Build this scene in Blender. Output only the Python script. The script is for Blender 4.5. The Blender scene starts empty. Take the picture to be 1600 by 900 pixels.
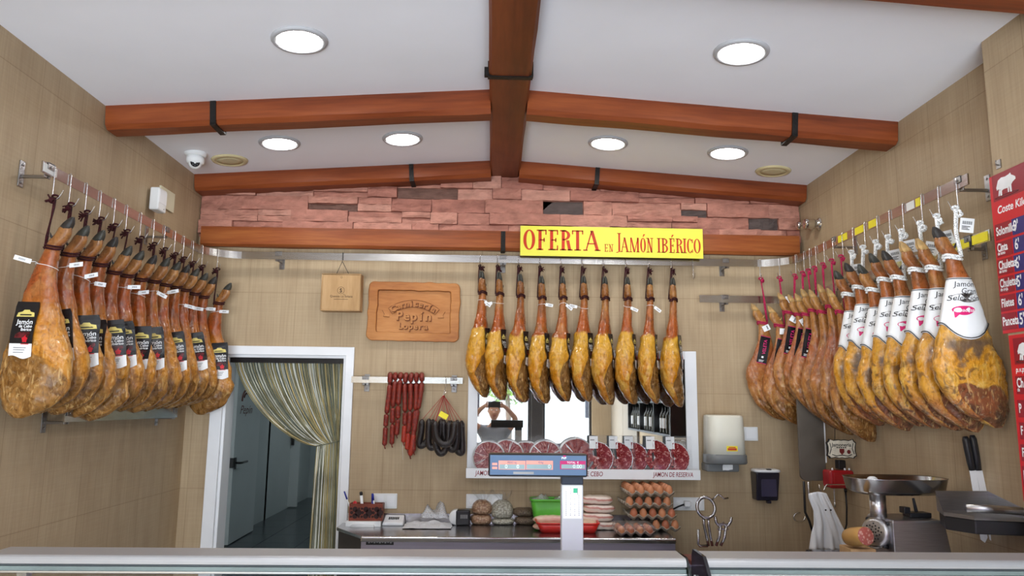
import bpy, bmesh, math, random
from mathutils import Vector, Matrix, noise
from mathutils.bvhtree import BVHTree
random.seed(7)
scn = bpy.context.scene
COL = scn.collection
R = math.radians
PI = math.pi

# ---------------------------------------------------------------- camera, world, exposure
EYE = 1.62
FPX, PITCH, YAW, ROLL = 1164.4, .1542, .0249, .0109
_fw = Vector((math.sin(YAW)*math.cos(PITCH), math.cos(YAW)*math.cos(PITCH), math.sin(PITCH)))
_r0 = Vector((math.cos(YAW), -math.sin(YAW), 0)); _u0 = _r0.cross(_fw)
_rt = _r0*math.cos(ROLL) + _u0*math.sin(ROLL); _up = _u0*math.cos(ROLL) - _r0*math.sin(ROLL)
cam_d = bpy.data.cameras.new('camera'); cam = bpy.data.objects.new('camera', cam_d); COL.objects.link(cam)
cam_d.sensor_width = 36; cam_d.lens = FPX/1600*36; cam_d.clip_start = .02; cam_d.clip_end = 200
_m = Matrix((_rt, _up, -_fw)).transposed().to_4x4(); _m.translation = (0, 0, EYE)
cam.matrix_world = _m
scn.camera = cam
def P(u, v, X=None, Y=None, Z=None):
    """point of the room seen at photo pixel (u, v) on the plane X=, Y= or Z="""
    d = _fw + _rt*((u-800)/FPX) - _up*((v-450)/FPX)
    t = X/d.x if X is not None else Y/d.y if Y is not None else (Z-EYE)/d.z
    return Vector((0, 0, EYE)) + d*t

scn.view_settings.view_transform = 'Standard'; scn.view_settings.look = 'None'
scn.view_settings.gamma = 1; scn.view_settings.use_curve_mapping = False
scn.view_settings.exposure = 0.25
try:
    scn.cycles.use_denoising = True
    scn.cycles.max_bounces = 10; scn.cycles.sample_clamp_indirect = 6
    scn.cycles.caustics_reflective = False; scn.cycles.caustics_refractive = False
except Exception: pass
W = bpy.data.worlds.new('sky'); scn.world = W; W.use_nodes = True
bg = W.node_tree.nodes['Background']; bg.inputs[0].default_value = (.80, .90, 1, 1); bg.inputs[1].default_value = 4.5
LAMP = 44.0        # emission of the ceiling downlights
# ---------------------------------------------------------------- room numbers (metres, camera over the origin)
XL, XR, YB, YF = -1.859, 1.964, 4.64, -2.3
XPIL, YPIL = 1.855, 2.63
RIDX, RIDZ, SLOPE = .061, 3.13, .0675
def zc(x): return RIDZ - SLOPE*abs(x-RIDX)
def PC(u, v):
    p = P(u, v, Z=3.06)
    for _ in range(6): p = P(u, v, Z=zc(p.x))
    return p
RAILZ, RXL, RYB, RXR = 2.507, -1.75, 4.55, 1.845

def daylight(name, loc, rot, sx, sy, power, color):
    l = bpy.data.lights.new(name, 'AREA'); l.shape = 'RECTANGLE'; l.size = sx; l.size_y = sy; l.energy = power; l.color = color
    o = bpy.data.objects.new(name, l); COL.objects.link(o); o.location = loc; o.rotation_euler = rot
    return o
# daylight entering by the shop window behind the camera, and unseen lamps added to brighten the corridor behind the doorway
daylight('window_daylight', (-.2, YF-.12, 1.2), (R(122), 0, 0), 3.2, 2.0, 430, (.82, .90, 1)).visible_glossy = False
daylight('corridor_added_lamp', (-1.6, 8.2, 2.5), (0, 0, 0), .6, .6, 3.2, (.9, .97, 1))
daylight('corridor_added_lamp', (-1.6, 11.4, 2.5), (0, 0, 0), .6, .6, 8, (.92, .98, 1))

# ---------------------------------------------------------------- mesh builder
class MB:
    def __init__(s): s.v = []; s.f = []; s.m = []; s.s = []
    def add(s, vs, fs, mi=0, sm=False):
        b = len(s.v); s.v += [tuple(v) for v in vs]
        for f in fs: s.f.append(tuple(i+b for i in f)); s.m.append(mi); s.s.append(sm)
        return s
    def box(s, x0, x1, y0, y1, z0, z1, mi=0, M=None):
        vs = [Vector((x, y, z)) for x in (x0, x1) for y in (y0, y1) for z in (z0, z1)]
        if M is not None: vs = [M @ v for v in vs]
        return s.add(vs, [(0,1,3,2), (4,6,7,5), (0,4,5,1), (2,3,7,6), (0,2,6,4), (1,5,7,3)], mi)
    def loft(s, rings, mi=0, sm=True, caps=True, closed=True):
        n = len(rings[0]); vs = [v for r in rings for v in r]; fs = []
        for i in range(len(rings)-1):
            for j in range(n if closed else n-1):
                a = i*n+j; b = i*n+(j+1) % n; fs.append((a, b, b+n, a+n))
        if caps and closed: fs += [tuple(range(n))[::-1], tuple(range((len(rings)-1)*n, len(rings)*n))]
        return s.add(vs, fs, mi, sm)
    def tube(s, pts, r, n=8, mi=0, closed=False, caps=True):
        pts = [Vector(p) for p in pts]; k = len(pts); rings = []
        nrm = None
        for i, p in enumerate(pts):
            if closed: t = pts[(i+1) % k]-pts[i-1]
            else: t = pts[min(i+1, k-1)]-pts[max(i-1, 0)]
            if t.length < 1e-9: t = Vector((0, 0, 1))
            t.normalize()
            if nrm is None:
                nrm = t.orthogonal().normalized()
            nrm = (nrm - t*nrm.dot(t))
            if nrm.length < 1e-6: nrm = t.orthogonal()
            nrm.normalize(); bn = t.cross(nrm)
            rr = r(i/(k-1)) if callable(r) else r
            rings.append([p + nrm*(rr*math.cos(2*PI*j/n)) + bn*(rr*math.sin(2*PI*j/n)) for j in range(n)])
        if closed: rings.append(rings[0]); return s.loft(rings, mi, True, False)
        return s.loft(rings, mi, True, caps)
    def lathe(s, prof, n=24, mi=0, M=None, sm=True, caps=True):
        rings = []
        for r, z in prof:
            ring = [Vector((r*math.cos(2*PI*j/n), r*math.sin(2*PI*j/n), z)) for j in range(n)]
            rings.append([M @ v for v in ring] if M is not None else ring)
        return s.loft(rings, mi, sm, caps)
    def cyl(s, p0, p1, r0, r1=None, n=16, mi=0):
        r1 = r0 if r1 is None else r1; p0 = Vector(p0); p1 = Vector(p1)
        return s.tube([p0, p1], (lambda t: r0+(r1-r0)*t), n, mi)
    def ball(s, c, r, n=12, mi=0):
        c = Vector(c); r = Vector(r) if not isinstance(r, (int, float)) else Vector((r, r, r)); k = max(4, n//2); rings = []
        for i in range(k+1):
            a = PI*(i+.02)/(k+.04); rings.append([c+Vector((r.x*math.sin(a)*math.cos(2*PI*j/n), r.y*math.sin(a)*math.sin(2*PI*j/n), -r.z*math.cos(a))) for j in range(n)])
        return s.loft(rings, mi)
    def prism(s, poly, h, M=None, mi=0, sm=False):
        """polygon in XY extruded along +Z"""
        n = len(poly); vs = [Vector((x, y, 0)) for x, y in poly]+[Vector((x, y, h)) for x, y in poly]
        if M is not None: vs = [M @ v for v in vs]
        s.add(vs, [tuple(range(n))[::-1], tuple(range(n, 2*n))], mi)
        return s.add(vs, [(i, (i+1) % n, (i+1) % n+n, i+n) for i in range(n)], mi, sm)
    def mesh(s, name, mats):
        me = bpy.data.meshes.new(name); me.from_pydata(s.v, [], s.f)
        for m in (mats if isinstance(mats, (list, tuple)) else [mats]): me.materials.append(m)
        me.polygons.foreach_set('material_index', s.m); me.polygons.foreach_set('use_smooth', s.s)
        bm = bmesh.new(); bm.from_mesh(me); bmesh.ops.remove_doubles(bm, verts=bm.verts, dist=1e-6)
        bmesh.ops.recalc_face_normals(bm, faces=bm.faces); bm.to_mesh(me); bm.free()
        return me
    def build(s, name, mats, parent=None, loc=None, rot=None, bevel=0, seg=2):
        return link(name, s.mesh(name, mats), parent, loc, rot, bevel, seg)
def link(name, me, parent=None, loc=None, rot=None, bevel=0, seg=2):
    o = bpy.data.objects.new(name, me); COL.objects.link(o)
    if parent is not None: o.parent = parent
    if loc is not None: o.location = loc
    if rot is not None: o.rotation_euler = rot
    if bevel:
        b = o.modifiers.new('bevel', 'BEVEL'); b.width = bevel; b.segments = seg; b.limit_method = 'ANGLE'; b.angle_limit = R(40)
        o.modifiers.new('wn', 'WEIGHTED_NORMAL')
    return o
def empty(name, loc, rz=0, rot=None):
    o = bpy.data.objects.new(name, None); COL.objects.link(o); o.location = loc; o.rotation_euler = rot or (0, 0, rz); o.empty_display_size = .05
    return o
def tag(o, label, cat, group=None, kind=None):
    o['label'] = label; o['category'] = cat
    if group: o['group'] = group
    if kind: o['kind'] = kind
    return o
def plab(o, label): o['label'] = label; return o
def struct(o, label, cat): return tag(o, label, cat, kind='structure')
def copy_tree(o, parent=None):
    c = o.copy(); COL.objects.link(c); c.parent = parent
    for ch in list(o.children): copy_tree(ch, c)
    return c
def crom(pts, k):
    """Catmull-Rom through tuples, k steps per span"""
    out = []; n = len(pts)
    for i in range(n-1):
        p0, p1, p2, p3 = pts[max(i-1, 0)], pts[i], pts[i+1], pts[min(i+2, n-1)]
        for j in range(k):
            t = j/k
            out.append(tuple(.5*(2*b+(c-a)*t+(2*a-5*b+4*c-d)*t*t+(3*b-a-3*c+d)*t**3) for a, b, c, d in zip(p0, p1, p2, p3)))
    out.append(tuple(pts[-1])); return out
def ordinal(i): return ['first','second','third','fourth','fifth','sixth','seventh','eighth','ninth','tenth','eleventh','twelfth','thirteenth','fourteenth','fifteenth','sixteenth','seventeenth','eighteenth'][i]

# ---------------------------------------------------------------- lettering
_txt = {}
def text_mesh(body, size=1.0, shear=0, bold=0, align='CENTER', spacing=1.0, extrude=.0, xs=1.0):
    key = (body, round(size, 5), shear, bold, align, spacing, extrude, xs)
    if key in _txt: return _txt[key]
    cu = bpy.data.curves.new('lettering', 'FONT'); cu.body = body; cu.size = size; cu.shear = shear; cu.offset = bold*size
    cu.align_x = align; cu.align_y = 'CENTER'; cu.space_character = spacing; cu.extrude = extrude; cu.resolution_u = 3
    ob = bpy.data.objects.new('lettering', cu); COL.objects.link(ob)
    bpy.context.view_layer.update()
    me = bpy.data.meshes.new_from_object(ob.evaluated_get(bpy.context.evaluated_depsgraph_get()))
    vs = [Vector((v.co.x*xs, v.co.y, v.co.z)) for v in me.vertices]; fs = [tuple(p.vertices) for p in me.polygons]
    bpy.data.objects.remove(ob); bpy.data.curves.remove(cu); bpy.data.meshes.remove(me)
    _txt[key] = (vs, fs); return vs, fs
def put_text(mb, body, size, M, mi=0, **k):
    vs, fs = text_mesh(body, size, **k)
    return mb.add([M @ v for v in vs], fs, mi)
def frame(origin, right, up):
    """matrix that takes x->right, y->up, z->towards the reader"""
    r = Vector(right).normalized(); u = Vector(up).normalized(); n = r.cross(u)
    m = Matrix((r, u, n)).transposed().to_4x4(); m.translation = Vector(origin); return m

# ---------------------------------------------------------------- materials
def nt(m): return m.node_tree.nodes, m.node_tree.links
def newmat(name):
    m = bpy.data.materials.new(name); m.use_nodes = True
    return m, m.node_tree.nodes['Principled BSDF']
def pm(name, col, rough=.5, metal=0, var=.12, vscale=8, bump=0, bscale=60, col2=None, stretch=(1,1,1), spec=.5, coords='Object', **k):
    m, b = newmat(name); N, L = nt(m)
    tc = N.new('ShaderNodeTexCoord'); mp = N.new('ShaderNodeMapping'); mp.inputs['Scale'].default_value = stretch
    L.new(tc.outputs[coords], mp.inputs[0])
    nz = N.new('ShaderNodeTexNoise'); nz.inputs['Scale'].default_value = vscale; nz.inputs['Detail'].default_value = 4
    L.new(mp.outputs[0], nz.inputs[0])
    rp = N.new('ShaderNodeValToRGB'); c = Vector(col); c2 = Vector(col2) if col2 else c*(1-var*1.6)
    rp.color_ramp.elements[0].position = .32; rp.color_ramp.elements[1].position = .68
    rp.color_ramp.elements[0].color = (*c2, 1); rp.color_ramp.elements[1].color = (*(c if col2 else c*(1+var*.5)), 1)
    L.new(nz.outputs[0], rp.inputs[0]); L.new(rp.outputs[0], b.inputs['Base Color'])
    b.inputs['Roughness'].default_value = rough; b.inputs['Metallic'].default_value = metal; b.inputs['Specular IOR Level'].default_value = spec
    for kk, vv in k.items(): b.inputs[kk.replace('_', ' ')].default_value = vv
    if bump:
        n2 = N.new('ShaderNodeTexNoise'); n2.inputs['Scale'].default_value = bscale; n2.inputs['Detail'].default_value = 3
        L.new(mp.outputs[0], n2.inputs[0]); bp = N.new('ShaderNodeBump'); bp.inputs['Strength'].default_value = bump; bp.inputs['Distance'].default_value = .01
        L.new(n2.outputs[0], bp.inputs['Height']); L.new(bp.outputs[0], b.inputs['Normal'])
    return m
def emit(name, col, s):
    m, b = newmat(name); b.inputs['Base Color'].default_value = (*col, 1); b.inputs['Emission Color'].default_value = (*col, 1); b.inputs['Emission Strength'].default_value = s; return m
def clear(name, tint=(1,1,1), gloss=.08, rough=.03, op=0.0, opcol=(1,1,1)):
    """thin clear film or pane: see-through with a fresnel gloss"""
    m = bpy.data.materials.new(name); m.use_nodes = True; N, L = nt(m); N.clear()
    out = N.new('ShaderNodeOutputMaterial'); tr = N.new('ShaderNodeBsdfTransparent'); tr.inputs[0].default_value = (*tint, 1)
    gl = N.new('ShaderNodeBsdfGlossy'); gl.inputs['Roughness'].default_value = rough
    fr = N.new('ShaderNodeLayerWeight'); fr.inputs[0].default_value = .25
    mt = N.new('ShaderNodeMath'); mt.operation = 'MULTIPLY_ADD'; mt.inputs[1].default_value = .6; mt.inputs[2].default_value = gloss
    L.new(fr.outputs['Fresnel'], mt.inputs[0]); mx = N.new('ShaderNodeMixShader'); L.new(mt.outputs[0], mx.inputs[0])
    if op:
        df = N.new('ShaderNodeBsdfDiffuse'); df.inputs[0].default_value = (*opcol, 1); m2 = N.new('ShaderNodeMixShader')
        nz = N.new('ShaderNodeTexNoise'); nz.inputs['Scale'].default_value = 25; mm = N.new('ShaderNodeMath'); mm.operation = 'MULTIPLY'; mm.inputs[1].default_value = op*2
        L.new(nz.outputs[0], mm.inputs[0]); L.new(mm.outputs[0], m2.inputs[0])
        L.new(tr.outputs[0], m2.inputs[1]); L.new(df.outputs[0], m2.inputs[2]); L.new(m2.outputs[0], mx.inputs[1])
    else: L.new(tr.outputs[0], mx.inputs[1])
    L.new(gl.outputs[0], mx.inputs[2]); L.new(mx.outputs[0], out.inputs[0]); return m

def wall_mat():
    m, b = newmat('beige woven wall tile'); N, L = nt(m)
    g = N.new('ShaderNodeNewGeometry'); tc = N.new('ShaderNodeTexCoord')
    sx = N.new('ShaderNodeSeparateXYZ'); L.new(tc.outputs['Object'], sx.inputs[0])
    ad = N.new('ShaderNodeMath'); ad.operation = 'ADD'; L.new(sx.outputs[0], ad.inputs[0]); L.new(sx.outputs[1], ad.inputs[1])
    cb = N.new('ShaderNodeCombineXYZ'); L.new(ad.outputs[0], cb.inputs[0]); L.new(sx.outputs[2], cb.inputs[1])
    def noise_(scale, st, detail=3):
        mp = N.new('ShaderNodeMapping'); mp.inputs['Scale'].default_value = st; L.new(cb.outputs[0], mp.inputs[0])
        nz = N.new('ShaderNodeTexNoise'); nz.inputs['Scale'].default_value = scale; nz.inputs['Detail'].default_value = detail; L.new(mp.outputs[0], nz.inputs[0]); return nz
    big = noise_(1.6, (1, .6, 1)); st = noise_(60, (1.6, .05, 1), 2); hz = noise_(60, (.06, 2.2, 1), 2); md = noise_(9, (1, .25, 1))
    r1 = N.new('ShaderNodeValToRGB'); r1.color_ramp.elements[0].position = .3; r1.color_ramp.elements[1].position = .7
    r1.color_ramp.elements[0].color = (.37, .27, .165, 1); r1.color_ramp.elements[1].color = (.48, .37, .235, 1)
    a1 = N.new('ShaderNodeMath'); a1.operation = 'MULTIPLY_ADD'; a1.inputs[1].default_value = .5
    L.new(st.outputs[0], a1.inputs[0])
    a2 = N.new('ShaderNodeMath'); a2.operation = 'MULTIPLY_ADD'; a2.inputs[1].default_value = .22; L.new(hz.outputs[0], a2.inputs[0])
    a3 = N.new('ShaderNodeMath'); a3.operation = 'MULTIPLY_ADD'; a3.inputs[1].default_value = .5; L.new(md.outputs[0], a3.inputs[0]); a3.inputs[2].default_value = -.11
    L.new(a3.outputs[0], a2.inputs[2]); L.new(a2.outputs[0], a1.inputs[2]); L.new(a1.outputs[0], r1.inputs[0])
    br = N.new('ShaderNodeTexBrick'); br.offset = 0; br.inputs['Scale'].default_value = 1; br.inputs['Brick Width'].default_value = .29; br.inputs['Row Height'].default_value = .595
    br.inputs['Mortar Size'].default_value = .0016; br.inputs['Color1'].default_value = (1,1,1,1); br.inputs['Color2'].default_value = (.95,.94,.93,1); br.inputs['Mortar'].default_value = (.72,.68,.64,1)
    of = N.new('ShaderNodeMapping'); of.inputs['Location'].default_value = (.075, -.505, 0); L.new(cb.outputs[0], of.inputs[0]); L.new(of.outputs[0], br.inputs[0])
    mx = N.new('ShaderNodeMix'); mx.data_type = 'RGBA'; mx.blend_type = 'MULTIPLY'; mx.inputs[0].default_value = 1
    L.new(r1.outputs[0], mx.inputs[6]); L.new(br.outputs[0], mx.inputs[7]); L.new(mx.outputs[2], b.inputs['Base Color'])
    b.inputs['Roughness'].default_value = .55; b.inputs['Specular IOR Level'].default_value = .3
    bp = N.new('ShaderNodeBump'); bp.inputs['Strength'].default_value = .12; bp.inputs['Distance'].default_value = .004; L.new(st.outputs[0], bp.inputs['Height']); L.new(bp.outputs[0], b.inputs['Normal'])
    return m
def wood_mat(name, c1, c2, c3, scale=3, stretch=(.12, 1.6, 1.6), rough=.45):
    m, b = newmat(name); N, L = nt(m)
    tc = N.new('ShaderNodeTexCoord'); mp = N.new('ShaderNodeMapping'); mp.inputs['Scale'].default_value = stretch; L.new(tc.outputs['Object'], mp.inputs[0])
    n1 = N.new('ShaderNodeTexNoise'); n1.inputs['Scale'].default_value = scale; n1.inputs['Detail'].default_value = 6; n1.inputs['Distortion'].default_value = .7; L.new(mp.outputs[0], n1.inputs[0])
    n2 = N.new('ShaderNodeTexNoise'); n2.inputs['Scale'].default_value = scale*14; n2.inputs['Detail'].default_value = 3; L.new(mp.outputs[0], n2.inputs[0])
    ad = N.new('ShaderNodeMath'); ad.operation = 'MULTIPLY_ADD'; ad.inputs[1].default_value = .35; L.new(n2.outputs[0], ad.inputs[0])
    sb = N.new('ShaderNodeMath'); sb.operation = 'SUBTRACT'; sb.inputs[1].default_value = .17; L.new(n1.outputs[0], sb.inputs[0]); L.new(sb.outputs[0], ad.inputs[2])
    rp = N.new('ShaderNodeValToRGB'); e = rp.color_ramp.elements; e[0].position = .3; e[1].position = .7; e[0].color = (*c1, 1); e[1].color = (*c3, 1)
    x = e.new(.5); x.color = (*c2, 1); L.new(ad.outputs[0], rp.inputs[0]); L.new(rp.outputs[0], b.inputs['Base Color'])
    b.inputs['Roughness'].default_value = rough
    bp = N.new('ShaderNodeBump'); bp.inputs['Strength'].default_value = .25; bp.inputs['Distance'].default_value = .004; L.new(ad.outputs[0], bp.inputs['Height']); L.new(bp.outputs[0], b.inputs['Normal'])
    return m
def steel_mat(name, col=(.62,.62,.63), rough=.28, stretch=(1,1,40)):
    m = pm(name, col, rough, 1, var=.1, vscale=12, stretch=stretch); return m

M_WALL = wall_mat()
M_CEIL = pm('white ceiling plaster', (.86, .86, .89), .8, var=.015, vscale=3)
M_BEAM = wood_mat('reddish stained beam', (.085, .018, .007), (.185, .040, .011), (.27, .068, .018))
M_BEAM_Y = wood_mat('reddish stained ridge beam', (.075, .018, .007), (.14, .034, .011), (.20, .052, .016), stretch=(1.6, .12, 1.6))
M_BEAM_LO = wood_mat('orange stained beam', (.12, .028, .009), (.24, .06, .016), (.36, .115, .03))
M_IRON = pm('blackened iron', (.02, .018, .017), .5, .4, bump=.3)
M_STEEL = steel_mat('brushed stainless steel')
M_STEEL_D = steel_mat('dull stainless steel', (.42, .42, .43), .38)
M_CHROME = pm('polished chrome', (.8, .8, .8), .1, 1, var=.02)
M_WHITE = pm('white plastic', (.76, .77, .76), .35, var=.02)
M_WHITEP = pm('white lacquered board', (.8, .81, .82), .35, var=.02)
M_CREAM = pm('cream plastic', (.72, .68, .5), .45, var=.03)
M_BLACK = pm('black plastic', (.012, .012, .014), .35, var=.1)
M_PAPER = pm('white paper', (.82, .83, .83), .6, var=.03, vscale=20)
M_INK = pm('black ink', (.015, .015, .015), .6)
M_GREYINK = pm('grey ink', (.25, .25, .25), .6)
M_LAMP = emit('downlight diffuser', (1, .995, .98), LAMP)
M_FLOOR = pm('grey floor tile', (.20, .21, .22), .35, var=.15, vscale=3)
M_GLASS = clear('window glass')

# ================================================================ THE ROOM
T = .14
DX0, DX1, DZ = -1.64, -.90, 1.905      # doorway in the back wall
def wall(name, boxes, label, mat=None):
    mb = MB()
    for b in boxes: mb.box(*b)
    return struct(mb.build(name, mat or M_WALL), label, 'wall')
struct(MB().box(-2.3, 2.4, YF-.1, YB, -.1, 0).build('floor', M_FLOOR), 'grey tiled shop floor behind the counters', 'floor')
wall('wall_left', [(XL-T, XL, YF, YB+T, 0, 3.02)], 'beige wall carrying the ham rail under the dome camera')
wall('wall_right', [(XR, XR+T, YF, YB+T, 0, 3.02)], 'beige wall carrying the sleeved hams')
wall('wall_back', [(XL, DX0, YB, YB+T, 0, 3.2), (DX1, XR, YB, YB+T, 0, 3.2), (DX0, DX1, YB, YB+T, DZ, 3.2)], 'beige back wall with the curtained doorway')
wall('wall_pillar', [(XPIL, XR+.02, YF, YPIL, 0, 3.02)], 'beige wall offset carrying the red price boards')
# gabled ceiling
mb = MB(); x0, x1 = XL-T, XR+T
mb.prism([(x0, zc(x0)), (RIDX, RIDZ), (x1, zc(x1)), (x1, 3.35), (x0, 3.35)], YB+T-YF+.1, Matrix.Translation((0, YB+T, 0)) @ Matrix.Rotation(R(90), 4, 'X'))
struct(mb.build('ceiling', M_CEIL), 'white plaster ceiling with a shallow ridge', 'ceiling')
# shop front behind the camera (seen in the mirror): window openings, dark post, beige return
VY = 2*4.62-YF
xa, xb, xc, xd = [P(u, 640, Y=VY).x for u in (690, 830, 848, 925)]
xa = -1.75
wall('wall_front', [(XL-T, XR+T, YF-.16, YF, 2.42, 3.2), (XL-T, XR+T, YF-.16, YF, 0, .25), (XL-T, xa, YF-.16, YF, .25, 2.42), (xd, XR+T, YF-.16, YF, .25, 2.42)], 'beige shop front wall around the window')
M_FRAME = pm('dark anodised frame', (.035, .03, .028), .4, .3)
for i, (a, b) in enumerate(((xa, xb), (xc, xd))):
    mb = MB(); w = .04 if i else .05
    mb.box(a, a+w, YF-.1, YF-.04, .25, 2.42).box(b-w, b, YF-.1, YF-.04, .25, 2.42).box(a, b, YF-.1, YF-.04, .25, .3).box(a, b, YF-.1, YF-.04, 2.37, 2.42)
    o = struct(mb.build('window_%d' % (i+1), M_FRAME), ['wide shop window reflected in the mirror beside the tree', 'narrow bright shop window reflected in the mirror'][i], 'window')
    MB().box(a+w, b-w, YF-.075, YF-.07, .3, 2.37).build('pane', M_GLASS, o)
struct(MB().box(xb, xc, YF-.14, YF+.03, .25, 2.42).build('trim_1', M_FRAME, bevel=.01), 'dark post between the shop windows', 'post')
# corridor behind the doorway
M_PANEL = pm('grey white wall panel', (.50, .56, .56), .3, var=.04, vscale=2)
M_PANELW = pm('white wall panel', (.62, .67, .67), .35, var=.03, vscale=2)
M_SLATE = pm('dark slate floor tile', (.06, .075, .085), .25, var=.3, vscale=4)
mb = MB(); cy0 = YB+T; CXL, CXR, CYE = -3.12, -.35, 13.2
mb.box(CXL-.1, CXL, cy0, CYE, 0, 2.6).box(CXR, CXR+.1, cy0, CYE, 0, 2.6).box(CXL-.1, CXR+.1, CYE, CYE+.1, 0, 2.6)
struct(mb.build('wall_corridor', M_PANEL), 'grey panelled walls of the room behind the doorway', 'wall')
mb = MB()
for i in range(6):
    for j in range(16): mb.box(CXL+i*.47, CXL+i*.47+.464, YB+j*.55, YB+j*.55+.543, -.05, .002)
mb.box(CXL-.1, CXR+.1, YB, CYE+.1, -.1, -.003)
struct(mb.build('floor_corridor', M_SLATE), 'dark slate floor of the room behind the doorway', 'floor')
struct(MB().box(CXL-.1, CXR+.1, cy0, CYE+.1, 2.6, 2.7).build('ceiling_corridor', M_PANEL), 'pale ceiling of the room behind the doorway', 'ceiling')
# white door casing
mb = MB(); ox0, ox1, oz = -1.707, -.852, 1.955
def casing(a, b, c, d, t1, t2, y0, y1):   # outer x a..b up to t1, inner x c..d up to t2
    mb.prism([(a, 0), (a, t1), (b, t1), (b, 0), (d, 0), (d, t2), (c, t2), (c, 0)], y1-y0, Matrix.Translation((0, y1, 0)) @ Matrix.Rotation(R(90), 4, 'X'))
casing(ox0, ox1, DX0+.004, DX1-.004, oz, DZ-.004, YB-.022, YB-.0005)
casing(DX0+.0005, DX1-.0005, DX0+.02, DX1-.02, DZ-.0005, DZ-.02, YB, YB+T)
struct(mb.build('trim_2', M_WHITEP, bevel=.004), 'white casing around the curtained doorway', 'door casing')
struct(MB().box(DX0+.02, DX1-.02, YB+.02, YB+.05, DZ-.05, DZ-.02).build('trim_3', M_BLACK), 'dark strip along the head of the doorway', 'trim')
# white door in the far room, seen along its face: free edge with the handle towards the camera
A = P(353, 852, Z=.01); B = P(393, 829, Z=.01); d = (B-A); d.z = 0; Ld = max(.9, d.length); ang = math.atan2(d.y, d.x); hz_ = P(372, 723, X=A.x+.1*math.cos(ang)).z
o = struct(MB().box(0, Ld, -.02, .03, .0, 2.08).build('door_1', M_PANELW, loc=(A.x, A.y, .012), rot=(0, 0, ang), bevel=.003), 'white door standing open in the room behind the curtain', 'door')
mb = MB(); mb.box(.03, .085, -.032, -.02, hz_-.07, hz_+.06); mb.tube([(.055, -.02, hz_), (.055, -.085, hz_), (.085, -.09, hz_), (.30, -.09, hz_)], .013, 8); mb.box(-.045, .0, -.03, .025, hz_-.05, hz_+.06)
plab(mb.build('door_handle', M_BLACK, o), 'black lever handle')
mb = MB()
for a0, a1, rr in ((20, 200, .12), (40, 170, .08)): mb.tube([(.36+rr*1.6*math.cos(R(t)), -.0225, hz_+.72+rr*math.sin(R(t))) for t in range(a0, a1, 12)], .012, 5)
put_text(mb, 'Pepín', .14, frame((.36, -.0225, hz_+.60), (1, 0, 0), (0, 0, 1)), shear=.3, xs=1.6)
plab(mb.build('emblem', pm('brown red print', (.16, .06, .05), .6), o), 'small dark red round print')
# pale partition, shelf bay and closed door at the far end
q0, q1 = P(446, 794, Z=0), P(482, 783, Z=0)
mb = MB(); mb.box(CXL, P(432, 700, Y=q0.y).x, q0.y-1.2, q0.y-1.12, 0, 2.6)
struct(mb.build('wall_partition', M_PANELW), 'pale partition panel deep in the room behind the doorway', 'wall')
o = struct(MB().box(q0.x, q1.x+.02, q0.y, q0.y+.05, .02, P(460, 655, Y=q0.y).z+.4).build('door_2', M_PANELW, bevel=.004), 'pale closed door at the far end behind the doorway', 'door')
MB().box(q0.x+.04, q0.x+.08, q0.y-.03, q0.y, .95, 1.1).build('door_handle', M_BLACK, o)

# ---------------------------------------------------------------- stacked stone cladding between the beams
M_ST = [pm('pink split stone', c, .85, var=.16, vscale=14, bump=.9, bscale=26, stretch=(1, 1, 2.2)) for c in ((.42, .185, .135), (.47, .22, .16), (.36, .15, .11), (.50, .25, .185), (.16, .085, .065), (.10, .075, .068))]
rs = random.Random(21); mb = MB()
z = 2.655; top = lambda x: 3.04-SLOPE*abs(x-RIDX)
rows = [.085, .075, .09, .07, .08, .06]
for rh in rows:
    x = XL+.005
    while x < XR-.005:
        w = rs.uniform(.16, .46); w = min(w, XR-.005-x)
        if XR-.005-(x+w) < .08: w = XR-.005-x
        parts = [(0, rh)] if rs.random() < .55 else [(0, rh*.5), (rh*.5, rh)]
        for (a, b) in parts:
            dk = rs.random(); mi = rs.choice((0, 0, 1, 1, 2, 3)) if dk > .11 else rs.choice((4, 5))
            dep = rs.uniform(.010, .050) if mi < 4 else rs.uniform(.006, .018)
            if z+a > top(x+w/2)+.05: continue
            nx = max(2, int(w/.03)); nz = 3
            vs = []; fs = []
            for i in range(nx+1):
                for j in range(nz+1):
                    px = x+w*i/nx; pz = z+a+(b-a)*j/nz
                    e = .004 if i in (0, nx) or j in (0, nz) else 0
                    yy = YB-.005-dep+e+.016*noise.noise(Vector((px*14, pz*34, dk*50)))
                    jz = .003*noise.noise(Vector((px*20, dk*90, 3)))
                    vs.append((px+(.0015 if i == 0 else -.0015 if i == nx else 0), min(yy, YB-.006), pz+jz+(.001 if j == 0 else -.001 if j == nz else 0)))
            k = nz+1
            for i in range(nx):
                for j in range(nz): fs.append((i*k+j, (i+1)*k+j, (i+1)*k+j+1, i*k+j+1))
            b0 = len(vs)
            loop = [i*k for i in range(nx+1)]+[nx*k+j for j in range(1, k)]+[i*k+nz for i in range(nx-1, -1, -1)]+[j for j in range(nz-1, 0, -1)]
            for q in loop: vs.append((vs[q][0], YB-.001, vs[q][2]))
            for i in range(len(loop)): j = (i+1) % len(loop); fs.append((loop[i], loop[j], b0+j, b0+i))
            mb.add(vs, fs, mi)
        x += w
    z += rh
mb.box(XL, XR, YB-.006, YB, 2.64, 3.06, 2)
struct(mb.build('wall_stone', M_ST), 'pink split stone cladding between the roof beams', 'stone cladding')

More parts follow.
